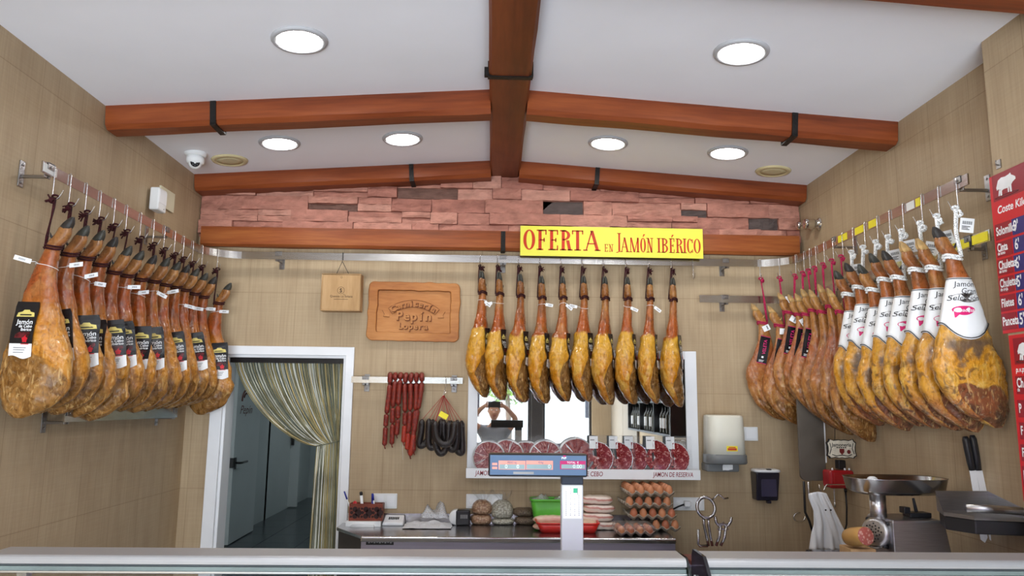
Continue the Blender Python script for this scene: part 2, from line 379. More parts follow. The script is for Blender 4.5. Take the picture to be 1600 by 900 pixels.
# ---------------------------------------------------------------- wooden beams
def beam(name, L, w, h, mat, seed, cham=.02, axis='X', nseg=40):
    """rustic squared beam along local X; top at z=0, front face at y=0, wobbling chamfered lower edges"""
    prof = [(0, 0), (0, -h+cham), (cham, -h), (w-cham, -h), (w, -h+cham), (w, 0)]
    mb = MB(); rings = []
    for i in range(nseg+1):
        x = L*i/nseg; ring = []
        for k, (y, zz) in enumerate(prof):
            dy = .004*noise.noise(Vector((x*3.1, k*7.7, seed))); dz = .005*noise.noise(Vector((x*2.6, k*5.1, seed+9)))
            ring.append((x, y+(dy if k not in (0, 5) else dy*.5), zz+(dz if k not in (0, 5) else 0)) if axis == 'X' else (y+dy, x, zz+(dz if k not in (0, 5) else 0)))
        rings.append(ring)
    mb.loft(rings, 0, False)
    return mb.mesh(name, mat)
def band(parent, x, w, h, axis='X', t=.004, bw=.028):
    mb = MB()
    if axis == 'X': mb.box(x-bw/2, x+bw/2, -t-.003, .0, -h, -.002).box(x-bw/2, x+bw/2, -t-.003, w+t, -h-t-.003, -h+.002).box(x-bw/2, x+bw/2, w, w+t+.003, -h, -.002)
    else: mb.box(-t-.003, 0, x-bw/2, x+bw/2, -h, -.002).box(-t-.003, w+t, x-bw/2, x+bw/2, -h-t-.003, -h+.002).box(w, w+t+.003, x-bw/2, x+bw/2, -h, -.002).box(-t-.018, -t-.003, x-.012, x+.012, -.07, -.03)
    return plab(mb.build('iron_band', M_IRON, parent), 'black iron band')
def slope_beam(xa, xb, yf, w, h, strap_x, label, seed, mat=M_BEAM):
    za, zb = zc(xa), zc(xb); L = math.hypot(xb-xa, zb-za); a = math.atan2(zb-za, xb-xa)
    me = beam('ceiling_beam', L, w, h, mat, seed)
    o = link('ceiling_beam', me, None, (xa, yf, za+.001), (0, -a, 0)); tag(o, label, 'beam', 'dark stained ceiling beams')
    if strap_x is not None: band(o, (strap_x-xa)/math.cos(a), w, h)
    return o
RW = .094
slope_beam(XL+.001, RIDX-RW, 3.42, .13, .115, P(332, 175, Y=3.42).x, 'wooden beam crossing mid ceiling from the dome camera wall to the ridge', 1)
slope_beam(RIDX+RW, XR-.001, 3.42, .13, .115, P(1243, 195, Y=3.42).x, 'wooden beam crossing mid ceiling from the ridge to the sleeved hams wall', 2)
slope_beam(XL+.001, RIDX-RW, 4.49, .15, .105, P(642, 268, Y=4.49).x, 'wooden beam above the stone from the ridge towards the dome camera', 3)
slope_beam(RIDX+RW, XR-.001, 4.49, .15, .105, P(934, 275, Y=4.49).x, 'wooden beam above the stone from the ridge towards the sleeved hams', 4)
slope_beam(RIDX+RW, XPIL-.001, 2.11, .14, .118, None, 'wooden beam at the near ceiling above the price boards', 5)
slope_beam(XL+.001, RIDX-RW, 2.0, .14, .118, None, 'wooden beam at the near ceiling out of the photo', 6)
me = beam('ridge_beam', YB-.02-YF, 2*RW, RIDZ-3.06, M_BEAM_Y, 8, .012, 'Y')
o = link('ridge_beam', me, None, (RIDX-RW, YF+.01, RIDZ-.004)); tag(o, 'long wooden ridge beam running along the ceiling middle', 'beam')
band(o, 3.13-YF-.01, 2*RW, RIDZ-3.06, 'Y')
xa = P(313, 372, Y=4.57).x; xb = P(1250, 387, Y=4.57).x; zt = P(780, 361, Y=4.57).z; zb_ = P(780, 391, Y=4.575).z
o = link('wall_beam', beam('wall_beam', xb-xa, YB-4.57-.001, zt-zb_, M_BEAM_LO, 12, .015), None, (xa, 4.57, zt)); tag(o, 'level orange wooden beam under the stone cladding', 'beam')
band(o, P(786, 380, Y=4.57).x-xa, YB-4.57-.004, zt-zb_)

# ---------------------------------------------------------------- ceiling fittings
def on_ceiling(p):
    n = Vector((SLOPE if p.x > RIDX else -SLOPE, 0, 1)).normalized()
    return n.to_track_quat('Z', 'Y').to_euler()
M_RIM = pm('satin grey lamp rim', (.42, .42, .43), .45, var=.03)
def downlight(uv, label):
    p = PC(*uv); t = empty('downlight', p, rot=on_ceiling(p)); tag(t, label, 'ceiling light', 'ceiling downlights')
    MB().lathe([(.090, -.004), (.093, -.012), (.108, -.010), (.113, -.004), (.113, .0), (.09, .0)], 40).build('trim_ring', M_RIM, t)
    MB().lathe([(.0005, -.007), (.05, -.0075), (.0895, -.004), (.0895, -.001)], 40).build('diffuser', M_LAMP, t)
for uv, lb in (((468, 62), 'round downlight in front of the mid beam on the dome camera side'), ((1158, 81), 'round downlight in front of the mid beam on the price board side'),
               ((437, 223), 'round downlight behind the mid beam, nearest to the dome camera'), ((629, 216), 'round downlight between the ridge and the light near the dome camera'),
               ((950, 223), 'round downlight behind the mid beam, just beside the ridge on the sleeved ham side'), ((1137, 238), 'round downlight behind the mid beam, nearest the sleeved hams wall')):
    downlight(uv, lb)
for x in (-.8, 1.0):  # unseen downlights added over the customer area
    for y in (1.3, -.6):
        p = Vector((x, y, zc(x))); t = empty('downlight', p, rot=on_ceiling(p)); tag(t, 'unseen added downlight above the customer area behind the camera', 'ceiling light', 'added downlights above the customers')
        MB().lathe([(.090, -.004), (.093, -.012), (.108, -.010), (.113, -.004), (.113, .0), (.09, .0)], 40).build('trim_ring', M_RIM, t)
        MB().lathe([(.0005, -.007), (.05, -.0075), (.0895, -.004), (.0895, -.001)], 40).build('diffuser', M_LAMP, t)
M_SPK = pm('yellowed cream plastic', (.62, .53, .30), .5, var=.08)
M_SPK2 = pm('yellowed speaker mesh', (.60, .53, .32), .6, var=.12, vscale=300)
for uv, lb in (((359, 250), 'round yellowed ceiling speaker beside the dome camera'), ((1208, 267), 'round yellowed ceiling speaker above the pink roped hams')):
    p = PC(*uv); t = empty('ceiling_speaker', p, rot=on_ceiling(p)); tag(t, lb, 'speaker')
    MB().lathe([(.075, -.006), (.08, -.012), (.098, -.008), (.104, 0), (.075, 0)], 36).build('rim', M_SPK, t)
    MB().lathe([(.0005, -.009), (.04, -.0085), (.0755, -.006), (.0755, 0)], 36).build('grille', M_SPK2, t)
# dome camera
p = PC(306, 240); t = empty('dome_camera', p, rot=(0, 0, 0)); tag(t, 'white dome security camera at the ceiling corner', 'security camera')
MB().lathe([(.0005, .012), (.062, .012), (.062, -.008), (.054, -.016), (.05, -.02), (.0005, -.02)], 32).build('base', M_WHITE, t)
MB().lathe([(.047, -.018), (.05, -.04), (.046, -.058), (.02, -.07), (.0005, -.07)], 32).build('collar', M_WHITE, t)
dv = (Vector((0, 0, EYE+.2))-p); dv.z *= .8; dv.normalize(); q = dv.to_track_quat('Z', 'Y').to_matrix().to_4x4(); c0 = Matrix.Translation((0, 0, -.055)) @ q
e = MB().ball((0, 0, -.055), .037, 20).build('eyeball', M_WHITE, t)
MB().lathe([(.0005, .036), (.023, .036), (.025, .033), (.025, .024), (.0005, .024)], 24, M=c0).build('lens_face', M_BLACK, e)
mb = MB()
for k in range(8): mb.ball(c0 @ Vector((.016*math.cos(k*PI/4), .016*math.sin(k*PI/4), .0362)), .0028, 6)
mb.build('infrared_led', pm('dim led', (.25, .26, .28), .2), e)
# motion sensor box and its blank plate on the wall
def wp(u, v): return P(u, v, X=XL)
a = wp(249, 290); b = wp(268, 335); c = wp(236, 318)
mb = MB().box(0, .012, a.y, b.y, wp(258, 327).z, wp(250, 290).z); o = mb.build('blank_plate', M_CREAM, loc=(XL, 0, 0), bevel=.002); tag(o, 'cream blank cover plate behind the white sensor box', 'wall plate')
zc0 = P(245, 313, X=XL+.03); t = empty('wall_sensor', (XL+.012, zc0.y, zc0.z)); tag(t, 'white boxy sensor on the wall above the ham rail', 'sensor')
MB().box(0, .05, -.05, .05, -.062, .062).build('housing', M_WHITE, t, bevel=.008, seg=3)
MB().box(.0495, .0515, -.04, .045, -.02, .05).build('cover', M_WHITEP, t, bevel=.001); MB().ball((.05, .02, -.045), .003, 8).build('indicator', M_GREYINK, t)
# two chromed pipe ends on the wall beyond the rail
for uv, r_, lb in (((1270, 350), .026, 'chromed round pipe end beside the stone cladding, farther along the wall'), ((1258, 353), .022, 'chromed round pipe end beside the stone cladding, closest to the stone')):
    p = P(*uv, X=XR-.04); t = empty('pipe_end', (XR, p.y, p.z), rot=(0, R(-90), 0)); tag(t, lb, 'pipe fitting')
    MB().lathe([(.0005, 0), (r_*1.5, 0), (r_*1.5, .006), (r_, .012), (r_*.8, .03)], 24).build('flange', M_CHROME, t)
    MB().lathe([(r_*.8, .028), (r_*1.15, .032), (r_*1.15, .085), (r_*1.0, .092), (.0005, .092)], 24).build('cap', M_CHROME, t)

# ================================================================ RAILS
BARH, BART = .045, .006
def bar_mesh(name, path, h, t, mats, colour=None):
    """flat bar on edge following a plan path [(x, y)], centred on z=0"""
    mb = MB(); n = len(path); rings = []
    for i, (x, y) in enumerate(path):
        a = Vector(path[max(i-1, 0)]); b = Vector(path[min(i+1, n-1)]); d = (b-a).normalized(); nx, ny = -d.y*t/2, d.x*t/2
        rings.append([(x+nx, y+ny, -h/2), (x+nx, y+ny, h/2), (x-nx, y-ny, h/2), (x-nx, y-ny, -h/2)])
    return mb.loft(rings, 0, False).mesh(name, mats)
def bracket(parent, foot, out, dist, barh=BARH, mat=None):
    """wall bracket: plate on the wall at foot, arm along out, clamp around the bar at distance dist"""
    o = Vector(out).normalized(); sd = Vector((0, 0, 1)).cross(o); M = Matrix((sd, o, Vector((0, 0, 1)))).transposed().to_4x4(); M.translation = Vector(foot)
    mb = MB(); mb.box(-.016, .016, 0, .005, -.07, .035, 0, M)
    mb.box(-.006, .006, .005, dist-.003, -.034, -.022, 0, M)
    mb.box(-.02, .02, dist-.008, dist-.003, -.034, barh/2+.004, 0, M).box(-.02, .02, dist-.008, dist+.010, barh/2, barh/2+.004, 0, M).box(-.02, .02, dist+.0035, dist+.008, .0, barh/2+.004, 0, M)
    for z in (.02, -.052): mb.cyl(M @ Vector((0, .004, z)), M @ Vector((0, .009, z)), .006, n=8)
    mb.cyl(M @ Vector((0, dist+.008, .01)), M @ Vector((0, dist+.012, .01)), .006, n=8)
    return plab(mb.build('bracket', mat or M_STEEL_D, parent, bevel=.0015, seg=1), 'steel wall bracket')
def arc(cx, cy, r, a0, a1, n=14): return [(cx+r*math.cos(R(a0+(a1-a0)*i/n)), cy+r*math.sin(R(a0+(a1-a0)*i/n))) for i in range(n+1)]
CR = .22
y0 = P(65, 262, X=RXL).y; y1 = P(1512, 268, X=RXR).y
path = [(RXL, y0+(RYB-CR-y0)*i/12) for i in range(12)]+arc(RXL+CR, RYB-CR, CR, 180, 90)+[(RXL+CR+(RXR-RXL-2*CR)*i/24, RYB) for i in range(1, 24)]+arc(RXR-CR, RYB-CR, CR, 90, 0)+[(RXR, RYB-CR+(y1-RYB+CR)*i/12) for i in range(1, 13)]
M_BAR = steel_mat('polished steel bar', (.66, .65, .63), .22)
rail = link('hanging_rail', bar_mesh('hanging_rail', path, BARH, BART, M_BAR), None, (0, 0, RAILZ))
tag(rail, 'long upper steel rail running around three walls holding the hams', 'rail')
for v in (66, 266): 
    p = P(v, 300, X=RXL); bracket(rail, (XL, max(p.y, y0+.05) if v == 66 else p.y, 0), (1, 0, 0), RXL-XL)
for u in (435, 786, 1134): p = P(u, 405, Y=RYB); bracket(rail, (p.x, YB, 0), (0, -1, 0), YB-RYB)
for u, in ((1502,), (1299,)):
    p = P(u, 300, X=RXR); bracket(rail, (XR, max(p.y, y1+.06), 0), (-1, 0, 0), XR-RXR)
M_YEL = pm('yellow adhesive tape', (.85, .72, .03), .4, var=.08); M_STK = pm('white sticker', (.75, .75, .72), .5)
def sticker(parent, u0, u1, mat, X, z0=-.018, z1=.018, lab='yellow tape strip'):
    ya, yb = P(u0, 330, X=X).y, P(u1, 330, X=X).y
    return plab(MB().box(X-.0048, X-.0032, min(ya, yb), max(ya, yb), z0, z1).build('tape', mat, parent), lab)
for u0, u1 in ((1308, 1322), (1335, 1349), (1357, 1369)): sticker(rail, u0, u1, M_YEL, RXR)
sticker(rail, 1433, 1441, M_YEL, RXR); sticker(rail, 1418, 1430, M_STK, RXR, lab='white sticker')
ya, yb = P(64, 262, X=RXL).y, P(81, 262, X=RXL).y
plab(MB().box(RXL+.0032, RXL+.0045, ya+.01, yb+.03, -.017, .016).build('tape', M_STK, rail), 'white sticker')
# second rail lower around the corner of the sleeved hams
X2, Y2, Z2 = XR-.062, YB-.07, 2.28
ya = P(1548, 372, X=X2).y; xa = P(1093, 468, Y=Y2).x
path = [(xa+(X2-.10-xa)*i/6, Y2) for i in range(6)]+arc(X2-.10, Y2-.10, .10, 90, 0)+[(X2, Y2-.10+(ya-Y2+.10)*i/8) for i in range(1, 9)]
r2 = link('hanging_rail', bar_mesh('hanging_rail', path, .045, .006, M_BAR), None, (0, 0, Z2)); tag(r2, 'lower steel rail turning the corner behind the pink roped hams', 'rail')
p = P(1133, 470, Y=Y2); bracket(r2, (p.x, YB, 0), (0, -1, 0), YB-Y2); bracket(r2, (XR, ya+.13, 0), (-1, 0, 0), XR-X2)
bracket(r2, (XR, 3.9, 0), (-1, 0, 0), XR-X2)
plab(MB().box(X2-.005, X2-.0034, ya+.01, ya+.34, -.018, .018).build('tape', M_YEL, r2), 'yellow tape strip')
plab(MB().box(X2-.0065, X2-.0035, ya+.105, ya+.12, -.0225, .0225).build('clip', M_BLACK, r2), 'dark clip over the tape')
# lower rail under the first row of hams
X3 = XL+.10; za = P(105, 650, X=X3).z; ya, yb = P(100, 652, X=X3).y, P(276, 652, X=X3).y
r3 = link('hanging_rail', bar_mesh('hanging_rail', [(X3, ya+(yb-ya)*i/6) for i in range(7)], .05, .006, M_BAR), None, (0, 0, za)); tag(r3, 'short steel rail low on the wall underneath the black labelled hams', 'rail')
bracket(r3, (XL, ya+.03, 0), (1, 0, 0), X3-XL); bracket(r3, (XL, yb-.03, 0), (1, 0, 0), X3-XL)
# short rail beside the doorway for the sausages
Y4 = YB-.06; xa, xb = P(549, 597, Y=Y4).x, P(723, 597, Y=Y4).x; z4 = P(640, 594, Y=Y4).z
r4 = link('hanging_rail', bar_mesh('hanging_rail', [(xa+(xb-xa)*i/6, Y4) for i in range(7)], .037, .006, M_BAR), None, (0, 0, z4)); tag(r4, 'short steel rail beside the doorway holding the red sausages', 'rail')
for u in (571, 709): bracket(r4, (P(u, 597, Y=Y4).x, YB, 0), (0, -1, 0), YB-Y4, .037)

# ================================================================ S-HOOKS
def hook_mesh(drop=.105):
    pts = [(-.010, -.012), (-.0085, .012), (-.005, .0245), (.001, .0275), (.006, .0245), (.0085, .012), (.0085, -.02), (.008, -drop+.02), (.008, -drop+.008), (.013, -drop-.003), (.021, -drop-.006), (.031, -drop+.0), (.040, -drop+.013), (.048, -drop+.030)]
    return MB().tube([(x, 0, z) for x, z in crom(pts, 4)], .0024, 7).mesh('s_hook', M_CHROME)
HOOK = hook_mesh(); HOOK_S = hook_mesh(.05)
DROP = .105
def hook(x, y, out_angle, label, group, me=None, z=RAILZ):
    o = link('s_hook', me or HOOK, None, (x, y, z), (0, 0, out_angle)); return tag(o, label, 'hook', group)

# ================================================================ CURED HAMS
# stations: z, centre offset towards the hoof side, half breadth, half thickness
SIDE = [(.078, .036, .024, .018), (.05, .030, .031, .023), (.02, .012, .033, .026), (0, 0, .027, .024), (-.04, -.008, .031, .027), (-.09, -.018, .040, .031), (-.13, -.024, .049, .035), (-.20, -.026, .065, .041), (-.27, -.026, .083, .048),
        (-.34, -.022, .102, .054), (-.42, -.016, .122, .058), (-.49, -.014, .132, .058), (-.55, -.020, .126, .053), (-.60, -.032, .098, .043), (-.632, -.048, .058, .030), (-.648, -.058, .022, .014)]
SIDE_R = [(.078, .036, .024, .018), (.05, .030, .031, .023), (.02, .012, .033, .026), (0, 0, .027, .024), (-.04, -.008, .031, .027), (-.09, -.018, .040, .031), (-.13, -.024, .049, .035), (-.20, -.024, .066, .041), (-.27, -.018, .086, .048),
        (-.34, -.016, .107, .054), (-.42, -.022, .124, .058), (-.49, -.034, .126, .058), (-.55, -.054, .112, .052), (-.60, -.080, .084, .043), (-.634, -.102, .052, .030), (-.655, -.118, .020, .014)]
BACK = [(.085, .012, .020, .021, 0), (.055, .010, .026, .025, 0), (.02, .004, .030, .028, 0), (0, 0, .026, .025, 0), (-.05, -.004, .030, .027, -.002), (-.11, -.006, .040, .032, -.005), (-.17, -.006, .052, .040, -.008), (-.21, -.006, .062, .048, -.010), (-.23, -.006, .072, .060, -.012),
        (-.28, -.004, .086, .067, -.014), (-.35, -.002, .100, .073, -.018), (-.42, 0, .107, .077, -.018), (-.48, 0, .103, .074, -.012), (-.53, .002, .088, .065, -.001), (-.575, .006, .066, .050, .014), (-.607, .010, .042, .034, .024), (-.625, .012, .018, .015, .030)]
SHOULDER = [(.075, .034, .018, .016), (.045, .026, .026, .020), (.015, .010, .027, .021), (0, 0, .023, .021), (-.05, -.008, .027, .023), (-.11, -.010, .036, .027), (-.17, -.004, .047, .032), (-.24, .006, .064, .039), (-.31, .010, .082, .045),
        (-.38, .000, .092, .049), (-.44, -.020, .095, .050), (-.50, -.048, .085, .046), (-.545, -.072, .064, .038), (-.575, -.09, .040, .026), (-.587, -.10, .015, .012)]

def ham_mat(name, ramp, dark, darkcol, light, lightcol, leancol, gloss=.30, stain=False):
    """pigment of cured ham: ramp along the leg, mottled with darker crust and paler fat; side: which flank carries the dark lean meat"""
    m, b = newmat(name); N, L = nt(m)
    tc = N.new('ShaderNodeTexCoord'); sp = N.new('ShaderNodeSeparateXYZ'); L.new(tc.outputs['Object'], sp.inputs[0]); oi = N.new('ShaderNodeObjectInfo')
    va = N.new('ShaderNodeVectorMath'); va.operation = 'MULTIPLY_ADD'; va.inputs[1].default_value = (1, 1, 1)
    cb = N.new('ShaderNodeCombineXYZ'); sc = N.new('ShaderNodeMath'); sc.operation = 'MULTIPLY'; sc.inputs[1].default_value = 37; L.new(oi.outputs['Random'], sc.inputs[0])
    for i in range(3): L.new(sc.outputs[0], cb.inputs[i])
    L.new(tc.outputs['Object'], va.inputs[0]); L.new(cb.outputs[0], va.inputs[2])
    def nz(scale, det=4, dist=0, st=None):
        n = N.new('ShaderNodeTexNoise'); n.inputs['Scale'].default_value = scale; n.inputs['Detail'].default_value = det; n.inputs['Distortion'].default_value = dist
        if st:
            mp = N.new('ShaderNodeMapping'); mp.inputs['Scale'].default_value = st; L.new(va.outputs[0], mp.inputs[0]); L.new(mp.outputs[0], n.inputs[0])
        else: L.new(va.outputs[0], n.inputs[0])
        return n.outputs[0]
    def mth(op, a, b_, c=None):
        n = N.new('ShaderNodeMath'); n.operation = op
        for i, x in enumerate((a, b_, c)):
            if x is None: continue
            if isinstance(x, (int, float)): n.inputs[i].default_value = x
            else: L.new(x, n.inputs[i])
        return n.outputs[0]
    n1 = nz(7, 4, .6); n2 = nz(18, 6, 1.4); n3 = nz(62, 5, .8); n4 = nz(9, 5, 1.2, (1.6, 1.6, .7)); n5 = nz(30, 5, 2.2, (1.5, 1.5, .45))
    zz = mth('ADD', sp.outputs[2], mth('MULTIPLY_ADD', n1, .16, -.08))
    t = mth('MULTIPLY_ADD', zz, -1/.76, .115/.76)
    rp = N.new('ShaderNodeValToRGB'); e = rp.color_ramp.elements
    e[0].position, e[1].position = ramp[0][0], ramp[-1][0]; e[0].color = (*ramp[0][1], 1); e[1].color = (*ramp[-1][1], 1)
    for ps, c in ramp[1:-1]: x = e.new(ps); x.color = (*c, 1)
    L.new(t, rp.inputs[0]); cur = rp.outputs[0]
    def mixin(cur, fac, col, mode='MIX'):
        mx = N.new('ShaderNodeMix'); mx.data_type = 'RGBA'; mx.blend_type = mode; L.new(fac, mx.inputs[0]); L.new(cur, mx.inputs[6]); mx.inputs[7].default_value = (*col, 1); return mx.outputs[2]
    def rng(x, a, b_, lo=0, hi=1):
        n = N.new('ShaderNodeMapRange'); n.interpolation_type = 'SMOOTHSTEP'; L.new(x, n.inputs[0]); n.inputs[1].default_value = a; n.inputs[2].default_value = b_; n.inputs[3].default_value = lo; n.inputs[4].default_value = hi; return n.outputs[0]
    low = rng(sp.outputs[2], -.16, -.42)
    cur = mixin(cur, mth('MULTIPLY', rng(n4, .52, .66, 0, light), low), lightcol)
    cur = mixin(cur, mth('MULTIPLY', rng(n2, .53, .66, 0, dark), rng(sp.outputs[2], -.2, -.56, .25, 1)), darkcol)
    at = N.new('ShaderNodeAttribute'); at.attribute_name = 'lean'
    f = rng(mth('ADD', at.outputs['Fac'], mth('MULTIPLY_ADD', n2, .5, -.25)), .40, .62)
    lean = N.new('ShaderNodeValToRGB'); le = lean.color_ramp.elements; le[0].position = .38; le[1].position = .66; le[0].color = (*leancol[0], 1); le[1].color = (*leancol[1], 1); L.new(n2, lean.inputs[0])
    mx = N.new('ShaderNodeMix'); mx.data_type = 'RGBA'; L.new(mth('MULTIPLY', f, .95), mx.inputs[0]); L.new(cur, mx.inputs[6]); L.new(lean.outputs[0], mx.inputs[7]); cur = mx.outputs[2]
    cur = mixin(cur, mth('MULTIPLY', f, rng(n3, .56, .72, 0, .55)), leancol[2])
    cur = mixin(cur, mth('MULTIPLY', rng(n4, .50, .64, 0, .6), rng(sp.outputs[2], -.30, -.14)), (.16, .06, .025))
    cur = mixin(cur, mth('MULTIPLY', rng(n1, .55, .68, 0, .5), rng(sp.outputs[2], -.30, -.14)), (.50, .26, .10))
    cur = mixin(cur, rng(n3, .45, .75, 0, .42), (.16, .06, .02), 'MULTIPLY')
    cur = mixin(cur, mth('MULTIPLY', rng(n5, .54, .68, 0, .45), low), (.80, .55, .26))
    cur = mixin(cur, rng(n5, .46, .30, 0, .45), (.20, .075, .03), 'MULTIPLY')
    L.new(cur, b.inputs['Base Color']); b.inputs['Specular IOR Level'].default_value = .5
    L.new(rng(n2, .3, .7, gloss-.12, gloss+.12), b.inputs['Roughness'])
    b.inputs['Coat Weight'].default_value = .75; b.inputs['Coat Roughness'].default_value = .12
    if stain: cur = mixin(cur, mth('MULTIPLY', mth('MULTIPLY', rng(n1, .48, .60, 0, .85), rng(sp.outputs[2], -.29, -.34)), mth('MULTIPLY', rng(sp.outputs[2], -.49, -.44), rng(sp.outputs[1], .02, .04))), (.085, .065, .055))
    hv = N.new('ShaderNodeHueSaturation'); hv.inputs['Value'].default_value = .86; hv.inputs['Saturation'].default_value = 1.08; L.new(cur, hv.inputs['Color']); L.new(hv.outputs[0], b.inputs['Base Color'])
    bp = N.new('ShaderNodeBump'); bp.inputs['Strength'].default_value = .6; bp.inputs['Distance'].default_value = .006
    L.new(mth('ADD', mth('ADD', mth('MULTIPLY', n2, .5), mth('MULTIPLY', n3, .18)), mth('MULTIPLY', n5, .4)), bp.inputs['Height']); L.new(bp.outputs[0], b.inputs['Normal'])
    return m
M_HAM_L = ham_mat('orange cured ham', [(0, (.34, .17, .07)), (.12, (.31, .14, .055)), (.20, (.36, .11, .045)), (.36, (.34, .085, .035)), (.46, (.46, .17, .045)), (.60, (.60, .265, .06)), (.74, (.56, .25, .065)), (.88, (.38, .18, .065)), (1, (.25, .12, .045))], .6, (.15, .06, .02), .5, (.66, .42, .17), ((.16, .072, .022), (.36, .185, .065), (.58, .40, .22)))
M_HAM_B = ham_mat('golden cured ham', [(0, (.26, .12, .045)), (.12, (.27, .11, .04)), (.24, (.40, .15, .06)), (.36, (.42, .12, .045)), (.445, (.38, .10, .035)), (.465, (.70, .40, .09)), (.58, (.68, .37, .08)), (.72, (.58, .25, .05)), (.85, (.54, .22, .05)), (1, (.36, .15, .045))], .30, (.26, .10, .025), .6, (.76, .50, .15), ((.12, .056, .02), (.25, .135, .055), (.42, .28, .14)))
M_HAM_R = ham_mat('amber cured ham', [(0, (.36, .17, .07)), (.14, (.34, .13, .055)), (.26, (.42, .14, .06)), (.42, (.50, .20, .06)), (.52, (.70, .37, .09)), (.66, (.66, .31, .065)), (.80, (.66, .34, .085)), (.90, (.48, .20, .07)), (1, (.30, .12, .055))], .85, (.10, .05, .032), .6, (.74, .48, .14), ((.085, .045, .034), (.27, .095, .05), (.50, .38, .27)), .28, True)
M_HAM_P = ham_mat('pinkish brown cured ham', [(0, (.50, .28, .10)), (.13, (.46, .22, .085)), (.28, (.44, .20, .075)), (.40, (.40, .13, .06)), (.55, (.42, .16, .065)), (.70, (.44, .19, .07)), (.85, (.34, .15, .055)), (1, (.24, .105, .04))], .5, (.15, .06, .026), .45, (.54, .29, .12), ((.14, .062, .022), (.30, .14, .05), (.44, .24, .11)))
M_HOOF = pm('dark hoof horn', (.035, .032, .03), .28, var=.3, vscale=30, bump=.2)
M_HOOF_G = pm('greenish black hoof horn', (.05, .05, .042), .3, var=.4, vscale=25, bump=.2)
M_HOOF_P = pm('pale trotter horn', (.50, .31, .12), .4, var=.3, vscale=30, bump=.3)
M_ROPE = pm('dark burgundy cord', (.055, .008, .012), .85, var=.5, vscale=150, bump=.8, bscale=250)
M_PINK = pm('pink cord', (.56, .02, .10), .7, var=.25, vscale=120, bump=.6, bscale=250)
def braid_mat():
    m, b = newmat('white braided cord with black flecks'); N, L = nt(m)
    tc = N.new('ShaderNodeTexCoord'); v = N.new('ShaderNodeTexVoronoi'); v.inputs['Scale'].default_value = 190; L.new(tc.outputs['Object'], v.inputs[0])
    rp = N.new('ShaderNodeValToRGB'); rp.color_ramp.interpolation = 'CONSTANT'; rp.color_ramp.elements[0].color = (.03, .03, .03, 1); rp.color_ramp.elements[1].position = .30; rp.color_ramp.elements[1].color = (.82, .82, .80, 1)
    L.new(v.outputs[0], rp.inputs[0]); L.new(rp.outputs[0], b.inputs['Base Color']); b.inputs['Roughness'].default_value = .8
    return m
M_BRAID = braid_mat()
M_LBLK = pm('glossy black card', (.010, .010, .012), .22, var=.1); M_LYEL = pm('pale gold print', (.66, .55, .16), .4); M_LRED = pm('red print', (.62, .015, .03), .4); M_LMEAT = pm('dark red picture print', (.13, .014, .02), .3, var=.6, vscale=40)
M_LPINK = pm('magenta print', (.66, .02, .16), .4); M_SLEEVE = pm('white sleeve paper', (.80, .81, .81), .38, var=.02); M_PALEPIC = pm('grey ham picture print', (.30, .27, .25), .5, var=.6, vscale=35); M_STRING = pm('white plastic string', (.80, .80, .78), .4)

